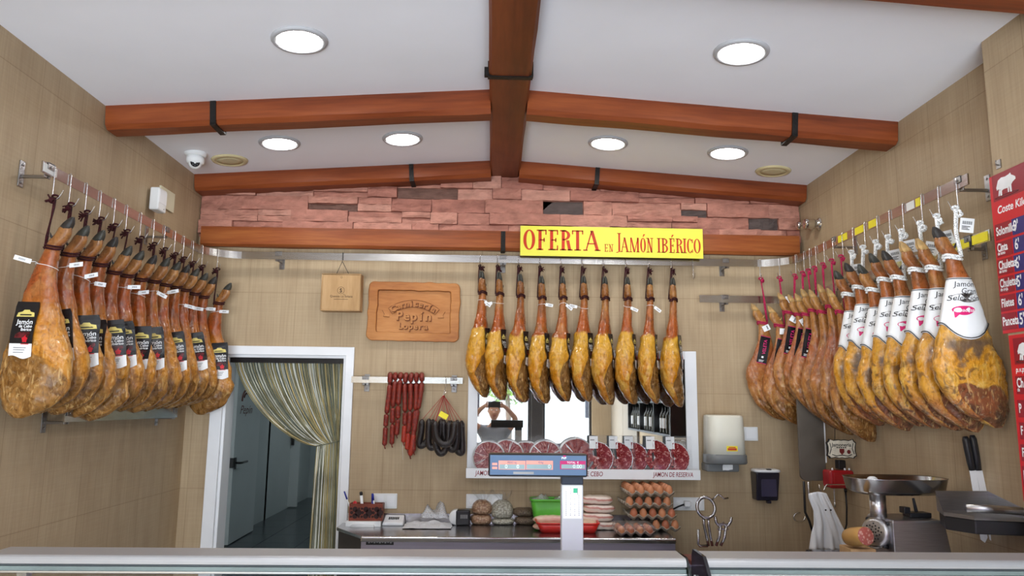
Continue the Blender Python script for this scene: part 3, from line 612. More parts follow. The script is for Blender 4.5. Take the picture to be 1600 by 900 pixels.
class Ham:
    """one moulded leg: surface function plus mesh; visible flank is local +Y, hoof leans to m*X"""
    def __init__(s, st, mat, seed, m=1, tk=1.0, br=1.0, ln=1.0, amp=.006):
        s.m, s.seed = m, seed; rs = random.Random(seed)
        wob = [rs.uniform(-1, 1) for _ in range(8)]
        st = [(q[0]*ln, q[1]*m, q[2]*br*(1+.05*wob[i % 8]*(q[0] < -.2)), q[3]*tk*(1+.06*wob[(i+3) % 8]*(q[0] < -.2)), q[4] if len(q) > 4 else 0) for i, q in enumerate(st)]; edge = len(st) == 17
        s.st5 = crom(st, 6); s.st = [q[:4] for q in s.st5]; s.n = 64; rings = []; leans = []; lh = [rs.uniform(-.04, .04) for _ in range(3)]
        for z, c, w, t, cy in s.st5:
            ring = []
            for j in range(s.n):
                a = 2*PI*j/s.n; ca, sa = math.cos(a), math.sin(a); e = .86
                x = c+w*math.copysign(abs(ca)**e, ca); y = cy+t*math.copysign(abs(sa)**e, sa)
                k = min(1, max(.12, -z/.25)); p = Vector((x*9, y*9, z*9))+Vector((seed*3.7, 0, 0))
                d = amp*k*(noise.noise(p)*1.6+noise.noise(p*2.3)*.9+noise.noise(p*5)*.4+(.9*abs(noise.noise(p*3.1+Vector((7, 0, 0))))+.5*noise.noise(p*8))*(1 if z < -.3 else .35))
                nq = noise.noise(Vector((x*14+seed, y*14, z*14)))*.10
                if edge: ml = max(0, min(1, (sa-(.93 if z/ln > -.36 else max(.10, .93+(z/ln+.36)*(5.5+20*lh[0])))+nq*1.8)*4+.5))*(1 if z < -.24*ln else max(0, 1-(z+.24*ln)/.03))*max(0, 1-max(0, -ca-.3)*1.2)
                else:
                    u = ca*m
                    ml = max(0, min(1, ((-(.43 if m < 0 else .49)+lh[0]-(.07 if m < 0 else -.05)*u-z/ln)+nq*.6)*14+.5))*max(0, min(1, ((1.25 if m < 0 else .66)+lh[1]*2-u+nq)*6+.5))*max(0, min(1, (sa-.05)*5))
                leans.append(ml)
                g = -.0075*ml
                d += g
                nrm = Vector((ca/w, sa/t, 0)).normalized()
                ring.append((x+nrm.x*d, y+nrm.y*d, z+.35*d))
            rings.append(ring)
        mb = MB(); mb.loft(rings); s.me = mb.mesh('cured_ham', mat); s.rings = rings
        at = s.me.attributes.new('lean', 'FLOAT', 'POINT'); at.data.foreach_set('value', leans)
        s.bvh = BVHTree.FromPolygons([v.co for v in s.me.vertices], [tuple(p.vertices) for p in s.me.polygons])
    def surf(s, x, z, side=1):
        h = s.bvh.ray_cast(Vector((x, side*.5, z)), Vector((0, -side, 0)))
        return h[0].y if h[0] is not None else None
    def hoof(s, parent, mat, sz=1.0):
        z, c, w, t = s.st[0]; mb = MB(); m = s.m
        d = Vector((c-s.st[5][1], 0, z-s.st[5][0])).normalized()
        for sg in (-1, 1):
            r = []
            for k, (q, a, b_) in enumerate(((-.012, .75, 1.0), (.004, .95, 1.1), (.018, .85, 1.0), (.032, .55, .8), (.042, .22, .4), (.045, .05, .1))):
                ctr = Vector((c, sg*t*.52, z))+d*q*sz+Vector((m*.004*k*sz, -sg*.0008*k, 0))
                r.append([ctr+Vector((w*a*math.cos(2*PI*j/12), t*.52*b_*math.sin(2*PI*j/12), 0)) for j in range(12)])
            mb.loft(r)
        for sg in (-1, 1):    # dew claws
            base = Vector((s.st[9][1]-m*w*.9, sg*t*.6, s.st[9][0])); mb.tube([base, base+Vector((-m*.008, sg*.004, .006)), base+Vector((-m*.011, sg*.006, .02))], lambda q: .008*(1-q*.85), 8)
        return plab(mb.build('hoof', mat, parent), 'dark hoof' if mat is not M_HOOF_P else 'pale trotter')
    def ring_at(s, z, off):
        """closed outline of the leg at height z pushed out by off"""
        best = min(range(len(s.st)), key=lambda i: abs(s.st[i][0]-z)); i = best
        j = i+1 if s.st[i][0] > z and i+1 < len(s.st) else i-1 if i > 0 else i+1
        z0, z1 = s.st[i][0], s.st[j][0]; q = 0 if abs(z1-z0) < 1e-6 else (z-z0)/(z1-z0)
        out = []; c = s.st[i][1]*(1-q)+s.st[j][1]*q
        for a, b_ in zip(s.rings[i], s.rings[j]):
            v = Vector(a).lerp(Vector(b_), q); r = Vector((v.x-c, v.y, 0)); v = v+r.normalized()*off; v.z = z; out.append(v)
        return out

def rope(h, parent, hookpt, mat, r=.0042, fancy='knot', seed=0, mname='hanging_rope', lab='dark burgundy cord'):
    """noose round the ankle, two strands up to the hook, knot and frayed ends; hookpt in the ham's own axes"""
    rs = random.Random(seed); mb = MB(); m = h.m; hp = Vector(hookpt)
    for zz in ((.002, -.008) if fancy != 'braid' else (.003, -.008)):
        pts = h.ring_at(zz, r*.8); mb.tube([p+Vector((0, 0, .004*math.sin(i*.17+1))) for i, p in enumerate(pts)], r, 6, closed=True)
    z0, c0, w0, t0 = h.st[18]; base = Vector((-m*w0-m*.001, .004, .0)); base = Vector((h.ring_at(0, r)[h.n//2].x if m > 0 else h.ring_at(0, r)[0].x, 0, 0))
    if len(h.st) > 94: base = h.ring_at(0, r)[h.n*3//4]
    if fancy == 'braid':
        pts = [base.lerp(hp, q)+Vector((.003*math.sin(q*7+seed), .003*math.cos(q*5), 0)) for q in [i/10 for i in range(11)]]
        mb.tube(pts, r*1.15, 7); mb.tube([p+Vector((m*.007, .004, 0)) for p in pts], r*1.1, 7)
    else:
        for sg in (-1, 1):
            pts = [base+Vector((0, sg*r*.9, 0))]+[base.lerp(hp, q)+Vector((.0025*math.sin(q*6+seed+sg), sg*r*.95, 0)) for q in (.2, .4, .6, .8)]+[hp+Vector((0, sg*r*.8, 0))]
            mb.tube(pts, r*.85, 6)
    # loop over the hook and knot
    mb.tube([hp+Vector((.012*math.cos(a), .008*math.sin(a)*.5, .004+.006*math.sin(a))) for a in [2*PI*i/12 for i in range(12)]], r, 6, closed=True)
    kz = hp+Vector((m*-.008, .006, -.012 if fancy != 'braid' else -.02))
    for k in range(3):
        ax = Matrix.Rotation(rs.uniform(0, PI), 3, 'X') @ Matrix.Rotation(rs.uniform(0, PI), 3, 'Y')
        mb.tube([kz+ax @ Vector((r*2.3*math.cos(a), r*2.3*math.sin(a), 0)) for a in [2*PI*i/10 for i in range(10)]], r*.95, 6, closed=True)
    if fancy == 'knot':
        for k in range(7):
            d = Vector((-m*rs.uniform(.2, 1), rs.uniform(-.3, .9), rs.uniform(-.9, .9))).normalized(); mb.tube([kz, kz+d*.014, kz+d*.024+Vector((0, 0, rs.uniform(-.008, .004)))], r*.75, 5)
    return plab(mb.build(mname, mat, parent), lab)

def conform(h, cx, cz, ang, half, t0, t1, nt_=12, ns=6, lift=.003, side=1):
    """stiff card following the flank: returns f(s, t) -> local point; s runs to the reader's right, t upwards"""
    ca, sa = math.cos(ang), math.sin(ang); rt = -side
    def xz(s_, t): return cx+rt*(ca*s_-sa*t), cz+sa*s_+ca*t
    tab = []
    for i in range(nt_+1):
        t = t0+(t1-t0)*i/nt_; row = []
        for s_ in (-half, -half/2, 0, half/2, half):
            y = h.surf(*xz(s_, t), side)
            if y is not None: row.append((s_, y*side))
        if not row: tab.append(None); continue
        ys = [y for _, y in row]; mx = max(ys)
        if len(row) > 1:
            ms = sum(a for a, _ in row)/len(row); my = sum(ys)/len(ys); den = sum((a-ms)**2 for a, _ in row) or 1
            k = max(-.55, min(.55, sum((a-ms)*(y-my) for a, y in row)/den)); off = max(y-k*a for a, y in row)
        else: k, off = 0, mx
        tab.append((k, off))
    last = next((q for q in tab if q), (0, 0))
    for i in range(len(tab)):
        if tab[i] is None: tab[i] = last
        last = tab[i]
    for _ in range(2): tab = [tuple(max(tab[i][c] if c else -9, sum(tab[max(0, min(nt_, i+d))][c] for d in (-1, 0, 1))/3) for c in (0, 1)) for i in range(nt_+1)]
    def f(s_, t, up=0):
        q = max(0, min(nt_-1e-6, (t-t0)/(t1-t0)*nt_)); i = int(q); w = q-i; k = tab[i][0]*(1-w)+tab[i+1][0]*w; o = tab[i][1]*(1-w)+tab[i+1][1]*w
        x, z = xz(s_, t); return Vector((x, side*(k*s_+o+lift+up), z))
    return f
def sheet(f, poly_rows, mi, mb, up=0, th=.0012):
    """strip between rows of (t, s_left, s_right)"""
    for a, top in ((up, True),):
        vs = []; fs = []; n = 6
        for t, l, r_ in poly_rows:
            for k in range(n+1): vs.append(f(l+(r_-l)*k/n, t, up))
        nn = n+1; base = len(vs)
        for t, l, r_ in poly_rows:
            for k in range(n+1): vs.append(f(l+(r_-l)*k/n, t, up-th))
        for i in range(len(poly_rows)-1):
            for k in range(n):
                q = i*nn+k; fs.append((q, q+1, q+nn+1, q+nn)); fs.append((base+q, base+q+nn, base+q+nn+1, base+q+1))
            q = i*nn; fs.append((q, q+nn, base+q+nn, base+q)); q = i*nn+n; fs.append((q, base+q, base+q+nn, q+nn))
        for k in range(n):
            q = k; fs.append((q, base+q, base+q+1, q+1)); q = (len(poly_rows)-1)*nn+k; fs.append((q, q+1, base+q+1, base+q))
        mb.add(vs, fs, mi)
    return mb
def words(f, mb, body, size, s0, t0, mi, up, **k):
    vs, fs = text_mesh(body, size, **k); return mb.add([f(s0+v.x, t0+v.y, up) for v in vs], fs, mi)
def blob(f, mb, s0, t0, a, b_, mi, up, n=20, fn=None):
    vs = [f(s0, t0, up)]; fs = []
    for j in range(n):
        q = 2*PI*j/n; k = fn(q) if fn else 1; vs.append(f(s0+a*k*math.cos(q), t0+b_*k*math.sin(q), up))
    for j in range(n): fs.append((0, 1+j, 1+(j+1) % n))
    return mb.add(vs, fs, mi)
def black_label(h, parent, cx, cz, ang, w=.046, hh=.21, side=1):
    """black card with gold crest, white words, meat picture, red badge and a white wavy foot"""
    f = conform(h, cx, cz, ang, w, -hh*.55, hh*.55, side=side)
    t0, t1 = -hh*.5, hh*.5; tb = t0+hh*.24
    mb = MB(); sheet(f, [(tb+(t1-tb)*i/8, -w*(1 if i < 8 else .9), w*(1 if i < 8 else .9)) for i in range(9)], 0, mb); o = plab(mb.build('label', M_LBLK, parent), 'black card label with white foot')
    mb = MB(); vs = []; n = 12
    rows = [(t0+.006*math.sin(2*PI*k/n+.6)) for k in range(n+1)]
    vs = [f(-w+2*w*k/n, rows[k]) for k in range(n+1)]+[f(-w+2*w*k/n, tb) for k in range(n+1)]
    mb.add(vs, [(k, k+1, k+n+2, k+n+1) for k in range(n)])
    for k, (s0, t) in enumerate(((0, .66), (-.005, .5), (.004, .32))): sheet(f, [(t0+hh*.24*t, -w*.62, w*(.5-.1*k)), (t0+hh*.24*t+.003, -w*.62, w*(.5-.1*k))], 1, mb, .0006, .0002)
    plab(mb.build('information_panel', [M_PAPER, M_GREYINK], o), 'white wavy information panel')
    mb = MB(); c = t1-hh*.21
    sheet(f, [(c-.014, -w*.78, w*.78), (c+.002, -w*.70, w*.70), (c+.006, -w*.34, w*.34), (c+.013, -w*.22, w*.22)], 0, mb, .0008, .0004); plab(mb.build('crest', M_LYEL, o), 'pale gold crest')
    mb = MB(); words(f, mb, 'Hacendado', .0125, 0, c-.006, 0, .0014) if False else sheet(f, [(c-.009, -w*.5, w*.5), (c-.004, -w*.5, w*.5)], 0, mb, .0012, .0002)
    mb.build('crest_lettering', M_INK, o)
    mb = MB(); words(f, mb, 'Jamón', .026, w*.80, t1-hh*.375, 0, .001, bold=.012, align='RIGHT'); words(f, mb, 'de Cebo', .0155, w*.80, t1-hh*.45, 0, .001, bold=.02, align='RIGHT'); words(f, mb, 'Ibérico', .0155, w*.80, t1-hh*.51, 0, .001, bold=.02, align='RIGHT')
    plab(mb.build('lettering', M_PAPER, o), 'white lettering')
    mb = MB(); sheet(f, [(t1-hh*.66, -w*.6, w*.55), (t1-hh*.60, -w*.55, w*.75), (t1-hh*.555, -w*.2, w*.7)], 0, mb, .0008, .0003); mb.build('picture', M_LMEAT, o)
    mb = MB(); cc = t1-hh*.685; blob(f, mb, w*.34, cc, .011, .0115, 0, .0013, fn=lambda q: 1+.16*math.sin(5*q)); sheet(f, [(cc+.009, w*.26, w*.30), (cc+.017, w*.38, w*.46)], 0, mb, .0013, .0002); sheet(f, [(cc-.019, 0, w*.72), (cc-.016, 0, w*.72)], 0, mb, .0013, .0002); plab(mb.build('badge', M_LRED, o), 'red round badge')
    return o
def string_tag(h, parent, z, a0, seed, d, nrm, L=.062):
    """white plastic strip on a thin string looped round the shank; d: way the strip points, nrm: its face"""
    rs = random.Random(seed); pts = h.ring_at(z, .002); tilt = rs.uniform(-.012, .014); n_ = len(pts); lift = lambda i: Vector((0, 0, tilt*math.sin(i*2*PI/n_+1)))
    mb = MB(); mb.tube([p+lift(i) for i, p in enumerate(pts)], .0012, 5, closed=True)
    i = int(a0/360*n_) % n_; nr = Vector(nrm).normalized(); p = pts[i]+lift(i); d = (Vector(d)+Vector((0, 0, rs.uniform(-.45, .35)))).normalized(); q = p+nr*.012+d*rs.uniform(.012, .03)
    mb.tube([p, p.lerp(q, .5)+Vector((0, 0, .004)), q], .0012, 5)
    st = mb.build('tag_string', M_STRING, parent)
    nr = (nr-d*nr.dot(d)).normalized(); sd = nr.cross(d); M = Matrix((d, sd, nr)).transposed().to_4x4(); M.translation = q
    mb = MB(); mb.box(0, L, -.009, .009, -.0006, .0006, 0, M)
    for k in range(6): mb.box(L*.35+k*.0042, L*.35+k*.0042+.0025, -.004, .004, .0006, .0009, 1, M)
    return plab(mb.build('tag', [M_PAPER, M_GREYINK], st), 'white plastic tag')
def card_tag(parent, hp, m, z, seed, w=.05, hh=.058):
    rs = random.Random(seed); a = rs.uniform(-.35, .25); M = Matrix.Translation((hp[0]-m*rs.uniform(.02, .035), .014, z)) @ Matrix.Rotation(R(180)+rs.uniform(-.5, .2), 4, 'Z') @ Matrix.Rotation(a, 4, 'Y')
    mb = MB(); mb.box(-w/2, w/2, -.0006, .0006, -hh/2, hh/2, 0, M)
    for k in range(14):
        x = -w*.32+k*w*.05; mb.box(x, x+w*(.02 if k % 3 else .032), -.0010, -.0006, .004, .017, 1, M)
    for k, ww in enumerate((.6, .45, .55)): mb.box(-w*.36, -w*.36+w*ww, -.001, -.0006, -.006-k*.006, -.003-k*.006, 1, M)
    return plab(mb.build('barcode_tag', [M_PAPER, M_INK], parent), 'white card tag with barcode')
def sleeve(h, parent):
    """white paper cone round the shank, pointed lower edge, dark border, script words, ham picture and magenta badge"""
    z0, z1 = -.085, -.272; m = h.m; n = h.n; rows = 9
    def low(j):
        a = 2*PI*j/n; d = math.sin(a)   # 1 on the visible flank
        return z1-.052*max(0, d)**3+.010*(abs(math.cos(a)))-.004
    def ringp(q, off):
        out = []
        for j in range(n):
            zz = z0+(low(j)-z0)*q; out.append(h.ring_at(zz, off)[j])
        return out
    mb = MB(); ra = [ringp(i/rows, .004) for i in range(rows+1)]; rb = [ringp(i/rows, .0025) for i in range(rows+1)]
    # straighten into a cone: never narrower than the line between both ends
    for S, off in ((ra, .0045), (rb, .003)):
        for j in range(n):
            a, b_ = S[0][j].copy(), S[-1][j].copy(); ca = Vector((h.ring_c(a.z), 0, a.z)); cb_ = Vector((h.ring_c(b_.z), 0, b_.z))
            for i in range(1, rows):
                t = i/rows; ln = a.lerp(b_, t); c = Vector((h.ring_c(S[i][j].z), 0, 0)); r1 = Vector((ln.x-c.x, ln.y, 0)).length; v = Vector((S[i][j].x-c.x, S[i][j].y, 0))
                if v.length < r1: v = v.normalized()*r1; S[i][j].x = c.x+v.x; S[i][j].y = v.y
    mb.loft(ra, 0, True, False); mb.loft(rb, 0, True, False); mb.loft([ra[-1], rb[-1]], 0, False, False); mb.loft([ra[0], rb[0]], 0, False, False)
    me = mb.mesh('paper_sleeve', M_SLEEVE); o = plab(link('paper_sleeve', me, parent), 'white paper sleeve with script lettering')
    bv = BVHTree.FromPolygons([v.co for v in me.vertices], [tuple(p.vertices) for p in me.polygons])
    for row in (0, rows):
        mb = MB()
        e = [p+Vector((p.x-h.ring_c(p.z), p.y, 0)).normalized()*.0006 for p in ra[row]]; dz = .006 if row else -.004
        e = [p+Vector((0, 0, dz)) for p in e]; mb.tube(e, .0019, 5, closed=True); plab(mb.build('border', M_INK, o), 'black border line')
    cx = lambda z: h.ring_c(z)
    def f(s_, t, up=0):
        z = -.165+t; x = cx(z)-s_; q = bv.ray_cast(Vector((x, .4, z)), Vector((0, -1, 0)))
        if q[0] is None:
            q = bv.find_nearest(Vector((x, .06, z)))
            return q[0]+Vector((0, .0005+up, 0))
        return q[0]+q[1]*(0.0006+up) if q[1].y > 0 else q[0]-q[1]*(0.0006+up)
    mb = MB(); words(f, mb, 'Jamón', .030, -.004, .052, 0, .0008, shear=.35); words(f, mb, 'Gran', .030, .006, .025, 0, .0008, shear=.35); words(f, mb, 'Selección', .030, -.012, -.002, 0, .0012, shear=.35)
    plab(mb.build('script_lettering', M_INK, o), 'black slanted lettering')
    mb = MB(); blob(f, mb, -.006, -.004, .052, .018, 0, .0004, 24, lambda q: 1+.25*math.sin(q+.5)+.1*math.sin(3*q)); plab(mb.build('picture', M_PALEPIC, o), 'grey ham picture')
    mb = MB(); blob(f, mb, -.018, -.050, .040, .018, 0, .0006, 28, lambda q: 1+.06*math.sin(3*q)); sheet(f, [(-.078, -.050, -.046), (-.058, -.052, -.026)], 0, mb, .0006, .0002); b_ = plab(mb.build('badge', M_LPINK, o), 'magenta badge')
    mb = MB(); words(f, mb, 'famadesa', .020, -.018, -.050, 0, .0016, shear=.25, bold=.01); mb.build('badge_lettering', M_PAPER, b_)
    return o
def ring_c(s, z):
    for i in range(len(s.st)-1):
        if s.st[i][0] >= z >= s.st[i+1][0]: q = (s.st[i][0]-z)/(s.st[i][0]-s.st[i+1][0]); return s.st[i][1]*(1-q)+s.st[i+1][1]*q
    return s.st[-1][1]
Ham.ring_c = ring_c
def paleta_label(h, parent):
    """black wrap with magenta upright lettering, magenta edges and a small white square"""
    f = conform(h, h.ring_c(-.17)+.012, -.17, -h.m*.22, .029, -.09, .09, side=1); w = .029
    mb = MB(); sheet(f, [(-.085+.17*i/8, -w, w) for i in range(9)], 0, mb); o = plab(mb.build('label', M_LBLK, parent), 'black card label with magenta lettering')
    mb = MB(); 
    vs, fs = text_mesh('VELETA', .027, bold=.01); mb.add([f(.004-v.y, .018+v.x, .001) for v in vs], fs, 0)
    for ta in (-.085, .081): m2 = MB(); sheet(f, [(ta, -w, w), (ta+.003, -w, w)], 0, m2, .0008, .0002); plab(m2.build('edge_line', M_LPINK, o), 'magenta edge line')
    plab(mb.build('lettering', M_LPINK, o), 'magenta upright lettering')
    mb = MB(); sheet(f, [(-.052, -.006, .006), (-.040, -.006, .006)], 0, mb, .001, .0002)
    for k in range(3): sheet(f, [(-.066-k*.005, -.018, .012-k*.003), (-.064-k*.005, -.018, .012-k*.003)], 0, mb, .001, .0002)
    mb.build('small_print', M_PAPER, o)
    return o

def ham_thing(h, loc, rz, label, group, hoofmat, hook_w, ropemat, kind, seed, tilt=0):
    o = link('cured_ham', h.me.copy() if False else h.me, None, loc, (0, tilt, rz)); tag(o, label, 'ham', group)
    h.hoof(o, hoofmat)
    M = Matrix.Translation(loc) @ Matrix.Rotation(rz, 4, 'Z') @ Matrix.Rotation(tilt, 4, 'Y')
    hp = M.inverted() @ Vector(hook_w)
    if kind == 'burgundy': rope(h, o, hp, ropemat, .0043, 'knot', seed)
    elif kind == 'pink': rope(h, o, hp, ropemat, .0042, 'plain', seed, lab='pink cord')
    else: rope(h, o, hp, ropemat, .0056, 'braid', seed, lab='white braided cord')
    return o, hp

# ---- row on the wall under the sensor -------------------------------------------------
G1, H1 = 'cured hams on the wall with the dome camera', 'S-hooks of the hams under the wall sensor'
hx = [(84, 257.5), (109, 271), (134, 285), (156, 297), (178, 309), (197, 320), (219, 332), (239, 343), (256, 352), (272, 362), (286, 369), (300.5, 377), (313, 384), (327, 390)]
rv = [387, 398, 404, 414, 426, 431, 437, 440, 445, 449, 453, 459, 464, 474]
rl = random.Random(5)
for i, ((u, v), rr) in enumerate(zip(hx, rv)):
    y = P(u, v, X=RXL).y; out = .020
    if y > RYB-CR:    # on the bend
        y = min(y, RYB-.06); dx = CR-math.sqrt(max(0, CR*CR-(y-(RYB-CR))**2)); a = -math.asin(min(1, (y-(RYB-CR))/CR))
    else: dx, a = 0, 0
    hk = Vector((RXL+dx, y, RAILZ)); nm = ordinal(i)
    hook(hk.x, hk.y, a, '%s steel S-hook from the free end of the ham rail under the sensor' % nm, H1)
    tip = hk+Vector((out*math.cos(a), out*math.sin(a), -DROP))
    rz_ = P(u, rr, Y=y).z
    h = Ham(SIDE, M_HAM_L, 11+i, -1, .90, rl.uniform(.93, .98), rl.uniform(.97, 1.02))
    rot = R(180)+rl.uniform(-.10, .12)
    loc = Vector((RXL+dx+.040, tip.y-.01, rz_))
    o, hp = ham_thing(h, loc, rot, '%s orange cured ham counted from the free end of the rail under the wall sensor' % nm, G1, M_HOOF_G if i % 3 else M_HOOF, tip, M_ROPE, 'burgundy', i)
    if i not in (8, 10, 12): black_label(h, o, .052 if i == 0 else rl.uniform(-.05, -.02), -.335+rl.uniform(-.02, .012), (-.02 if i == 0 else rl.uniform(.06, .2)))
    if i not in (4, 9): string_tag(h, o, -.05-rl.uniform(0, .04), rl.uniform(95, 140) if i else 70, i, (-1, .25, -.15) if i else (1, .1, .1), (.1, 1, 0))

# ---- row along the back wall under the yellow sign -------------------------------------
G2, H2 = 'golden hams hanging over the mirror', 'S-hooks of the hams over the mirror'
bx = [750, 777, 810, 843, 876, 909, 942, 977, 1012, 1048]
brv = [457, 459, 462, 465, 465, 464.5, 466, 466.6, 467, 468]
M0 = [Ham(BACK, M_HAM_B, 60+i, 1, rl.uniform(.80, .85), rl.uniform(.90, .97), rl.uniform(1.0, 1.045)) for i in range(10)]
for i, u in enumerate(bx):
    p = P(u, 405, Y=RYB); hk = Vector((p.x, RYB, RAILZ)); nm = ordinal(i)
    hook(hk.x, hk.y, R(-90), '%s steel S-hook on the back rail counted from the carved wooden sign' % nm, H2, HOOK_S)
    tip = hk+Vector((0, -.021, -.05)); z = P(u, brv[i], Y=RYB-.058).z; h = M0[i]
    loc = Vector((P(u+4, brv[i], Y=RYB-.058).x, RYB-.058, z)); rot = R(-90)-rl.uniform(.27, .33)
    tl = 0
    o, hp = ham_thing(h, loc, rot, '%s golden ham counted from the carved wooden sign along the back rail' % nm, G2, M_HOOF_G, tip, M_ROPE, 'burgundy', 30+i, tl)
    black_label(h, o, h.ring_c(-.33)+.012, -.322, .05, .036, .205)
    if i not in (2, 6, 9): string_tag(h, o, -.035-rl.uniform(0, .03), 35 if i not in (1, 5) else 320, 50+i, (.1, .9, -.45) if i not in (1, 5) else (.1, -.9, -.1), (1, -.25, 0), .048)
p = P(1082, 405, Y=RYB); hook(p.x, RYB, R(-90), 'empty steel S-hook on the back rail beneath the end of the yellow sign', H2)

# ---- rows on the wall with the price boards --------------------------------------------
G3, H3 = 'hams in white paper sleeves', 'S-hooks of the sleeved hams'
wx = [(1496, 272), (1467, 285), (1441, 299), (1412, 313), (1391, 324), (1372, 335), (1352, 343), (1334, 352)]
wr = [402, 419, 422, 434, 437, 453, 449, 460]
for i, ((u, v), rr) in enumerate(zip(wx, wr)):
    y = P(u, v, X=RXR).y; hk = Vector((RXR, y, RAILZ)); nm = ordinal(i)
    hook(hk.x, hk.y, R(180), '%s steel S-hook counted from the price boards on the wall of sleeved hams' % nm, H3)
    tip = hk+Vector((-.021, 0, 0)); z = P(u, rr, Y=y).z
    tip.z = hk.z-DROP
    h = Ham(SIDE_R, M_HAM_R, 120+i, 1, .88, rl.uniform(.88, .96) if i else 1.0, rl.uniform(.98, 1.04) if i else 1.0)
    loc = Vector((RXR-.050, y, z)); rot = R(180)+(rl.uniform(-.12, .06) if i else -.04)
    o, hp = ham_thing(h, loc, rot, '%s white sleeved ham counted from the red price boards' % nm, G3, M_HOOF if i in (0, 3, 6) else M_HOOF_P if i in (1, 2) else M_HOOF_G, tip, M_BRAID, 'braid', 80+i)
    sleeve(h, o)
    if i in (0, 1, 2, 4, 3, 7): card_tag(o, hp, h.m, hp.z-.07-.02*(i % 3), i)
G4, H4 = 'unlabelled hams on pink cords', 'S-hooks of the pink corded hams'
px_ = [(1317.6, 361), (1303, 369.5), (1289, 375.5), (1276, 380.5)]; pr = [487, 479, 487, 485]
for i, ((u, v), rr) in enumerate(zip(px_, pr)):
    y = P(u, v, X=RXR).y; hk = Vector((RXR, y, RAILZ)); nm = ordinal(i)
    hook(hk.x, hk.y, R(180), '%s steel S-hook with pink cord counted from the last sleeved ham' % nm, H4)
    tip = hk+Vector((-.021, 0, -DROP)); z = P(u, rr, Y=y).z
    h = Ham(SIDE_R, M_HAM_P, 160+i, 1, .80, rl.uniform(.74, .84), rl.uniform(.97, 1.02))
    o, hp = ham_thing(h, Vector((RXR-.040, y, z)), R(180)+rl.uniform(-.14, .04), '%s slim bare ham on pink cord counted from the last sleeved ham' % nm, G4, M_HOOF_P, tip, M_PINK, 'pink', 90+i)
G5, H5 = 'small shoulder hams with black wraps on pink cords', 'S-hooks of the small shoulder hams in the corner'
sx_ = [(1.805, 4.215), (1.795, 4.295), (1.768, 4.375), (1.735, 4.455), (1.660, 4.533)]; sr = [491, 491, 488, 508, 504]
for i, ((hx_, hy_), rr) in enumerate(zip(sx_, sr)):
    cx_, cy_ = RXR-CR, RYB-CR; d_ = Vector((hx_-cx_, hy_-cy_))
    q = Vector((RXR, hy_)) if hy_ < cy_ else Vector((cx_, cy_))+Vector((max(d_.x, .03), d_.y)).normalized()*CR
    oa = R(180) if hy_ < cy_ else math.atan2(hy_-q.y, hx_-q.x)
    hk = Vector((q.x, q.y, RAILZ)); nm = ordinal(i); hook(hk.x, hk.y, oa, '%s steel S-hook on the rail bend counted from the bare hams' % nm, H5)
    tip = hk+Vector((.021*math.cos(oa), .021*math.sin(oa), -DROP)); uq = (1263, 1250, 1238, 1217, 1199)[i]; z = P(uq, rr, Y=hy_).z
    h = Ham(SHOULDER, M_HAM_P, 190+i, 1, .74, rl.uniform(1.08, 1.2), rl.uniform(.97, 1.03), .005)
    loc = Vector((hx_, hy_, z))
    o, hp = ham_thing(h, loc, R(180)+rl.uniform(-.12, .0), '%s small black wrapped shoulder ham counted from the bare pink corded hams' % nm, G5, M_HOOF_P, tip, M_PINK, 'pink', 110+i)
    paleta_label(h, o)
    if i in (1, 2, 3, 4): 
        mb = MB(); p0 = h.ring_at(-.04, .006)[16]; M = Matrix.Translation(p0) @ Matrix.Rotation(.5*i, 4, 'Y') @ Matrix.Rotation(.2, 4, 'X'); mb.box(-.018, .018, -.0005, .0005, -.03, .012, 0, M).box(-.012, .012, .0005, .0009, -.02, -.012, 1, M); plab(mb.build('tag', [M_PAPER, M_GREYINK], o), 'small white paper tag')

# ================================================================ THINGS ON THE BACK WALL
UPV = Vector((0, 0, 1))
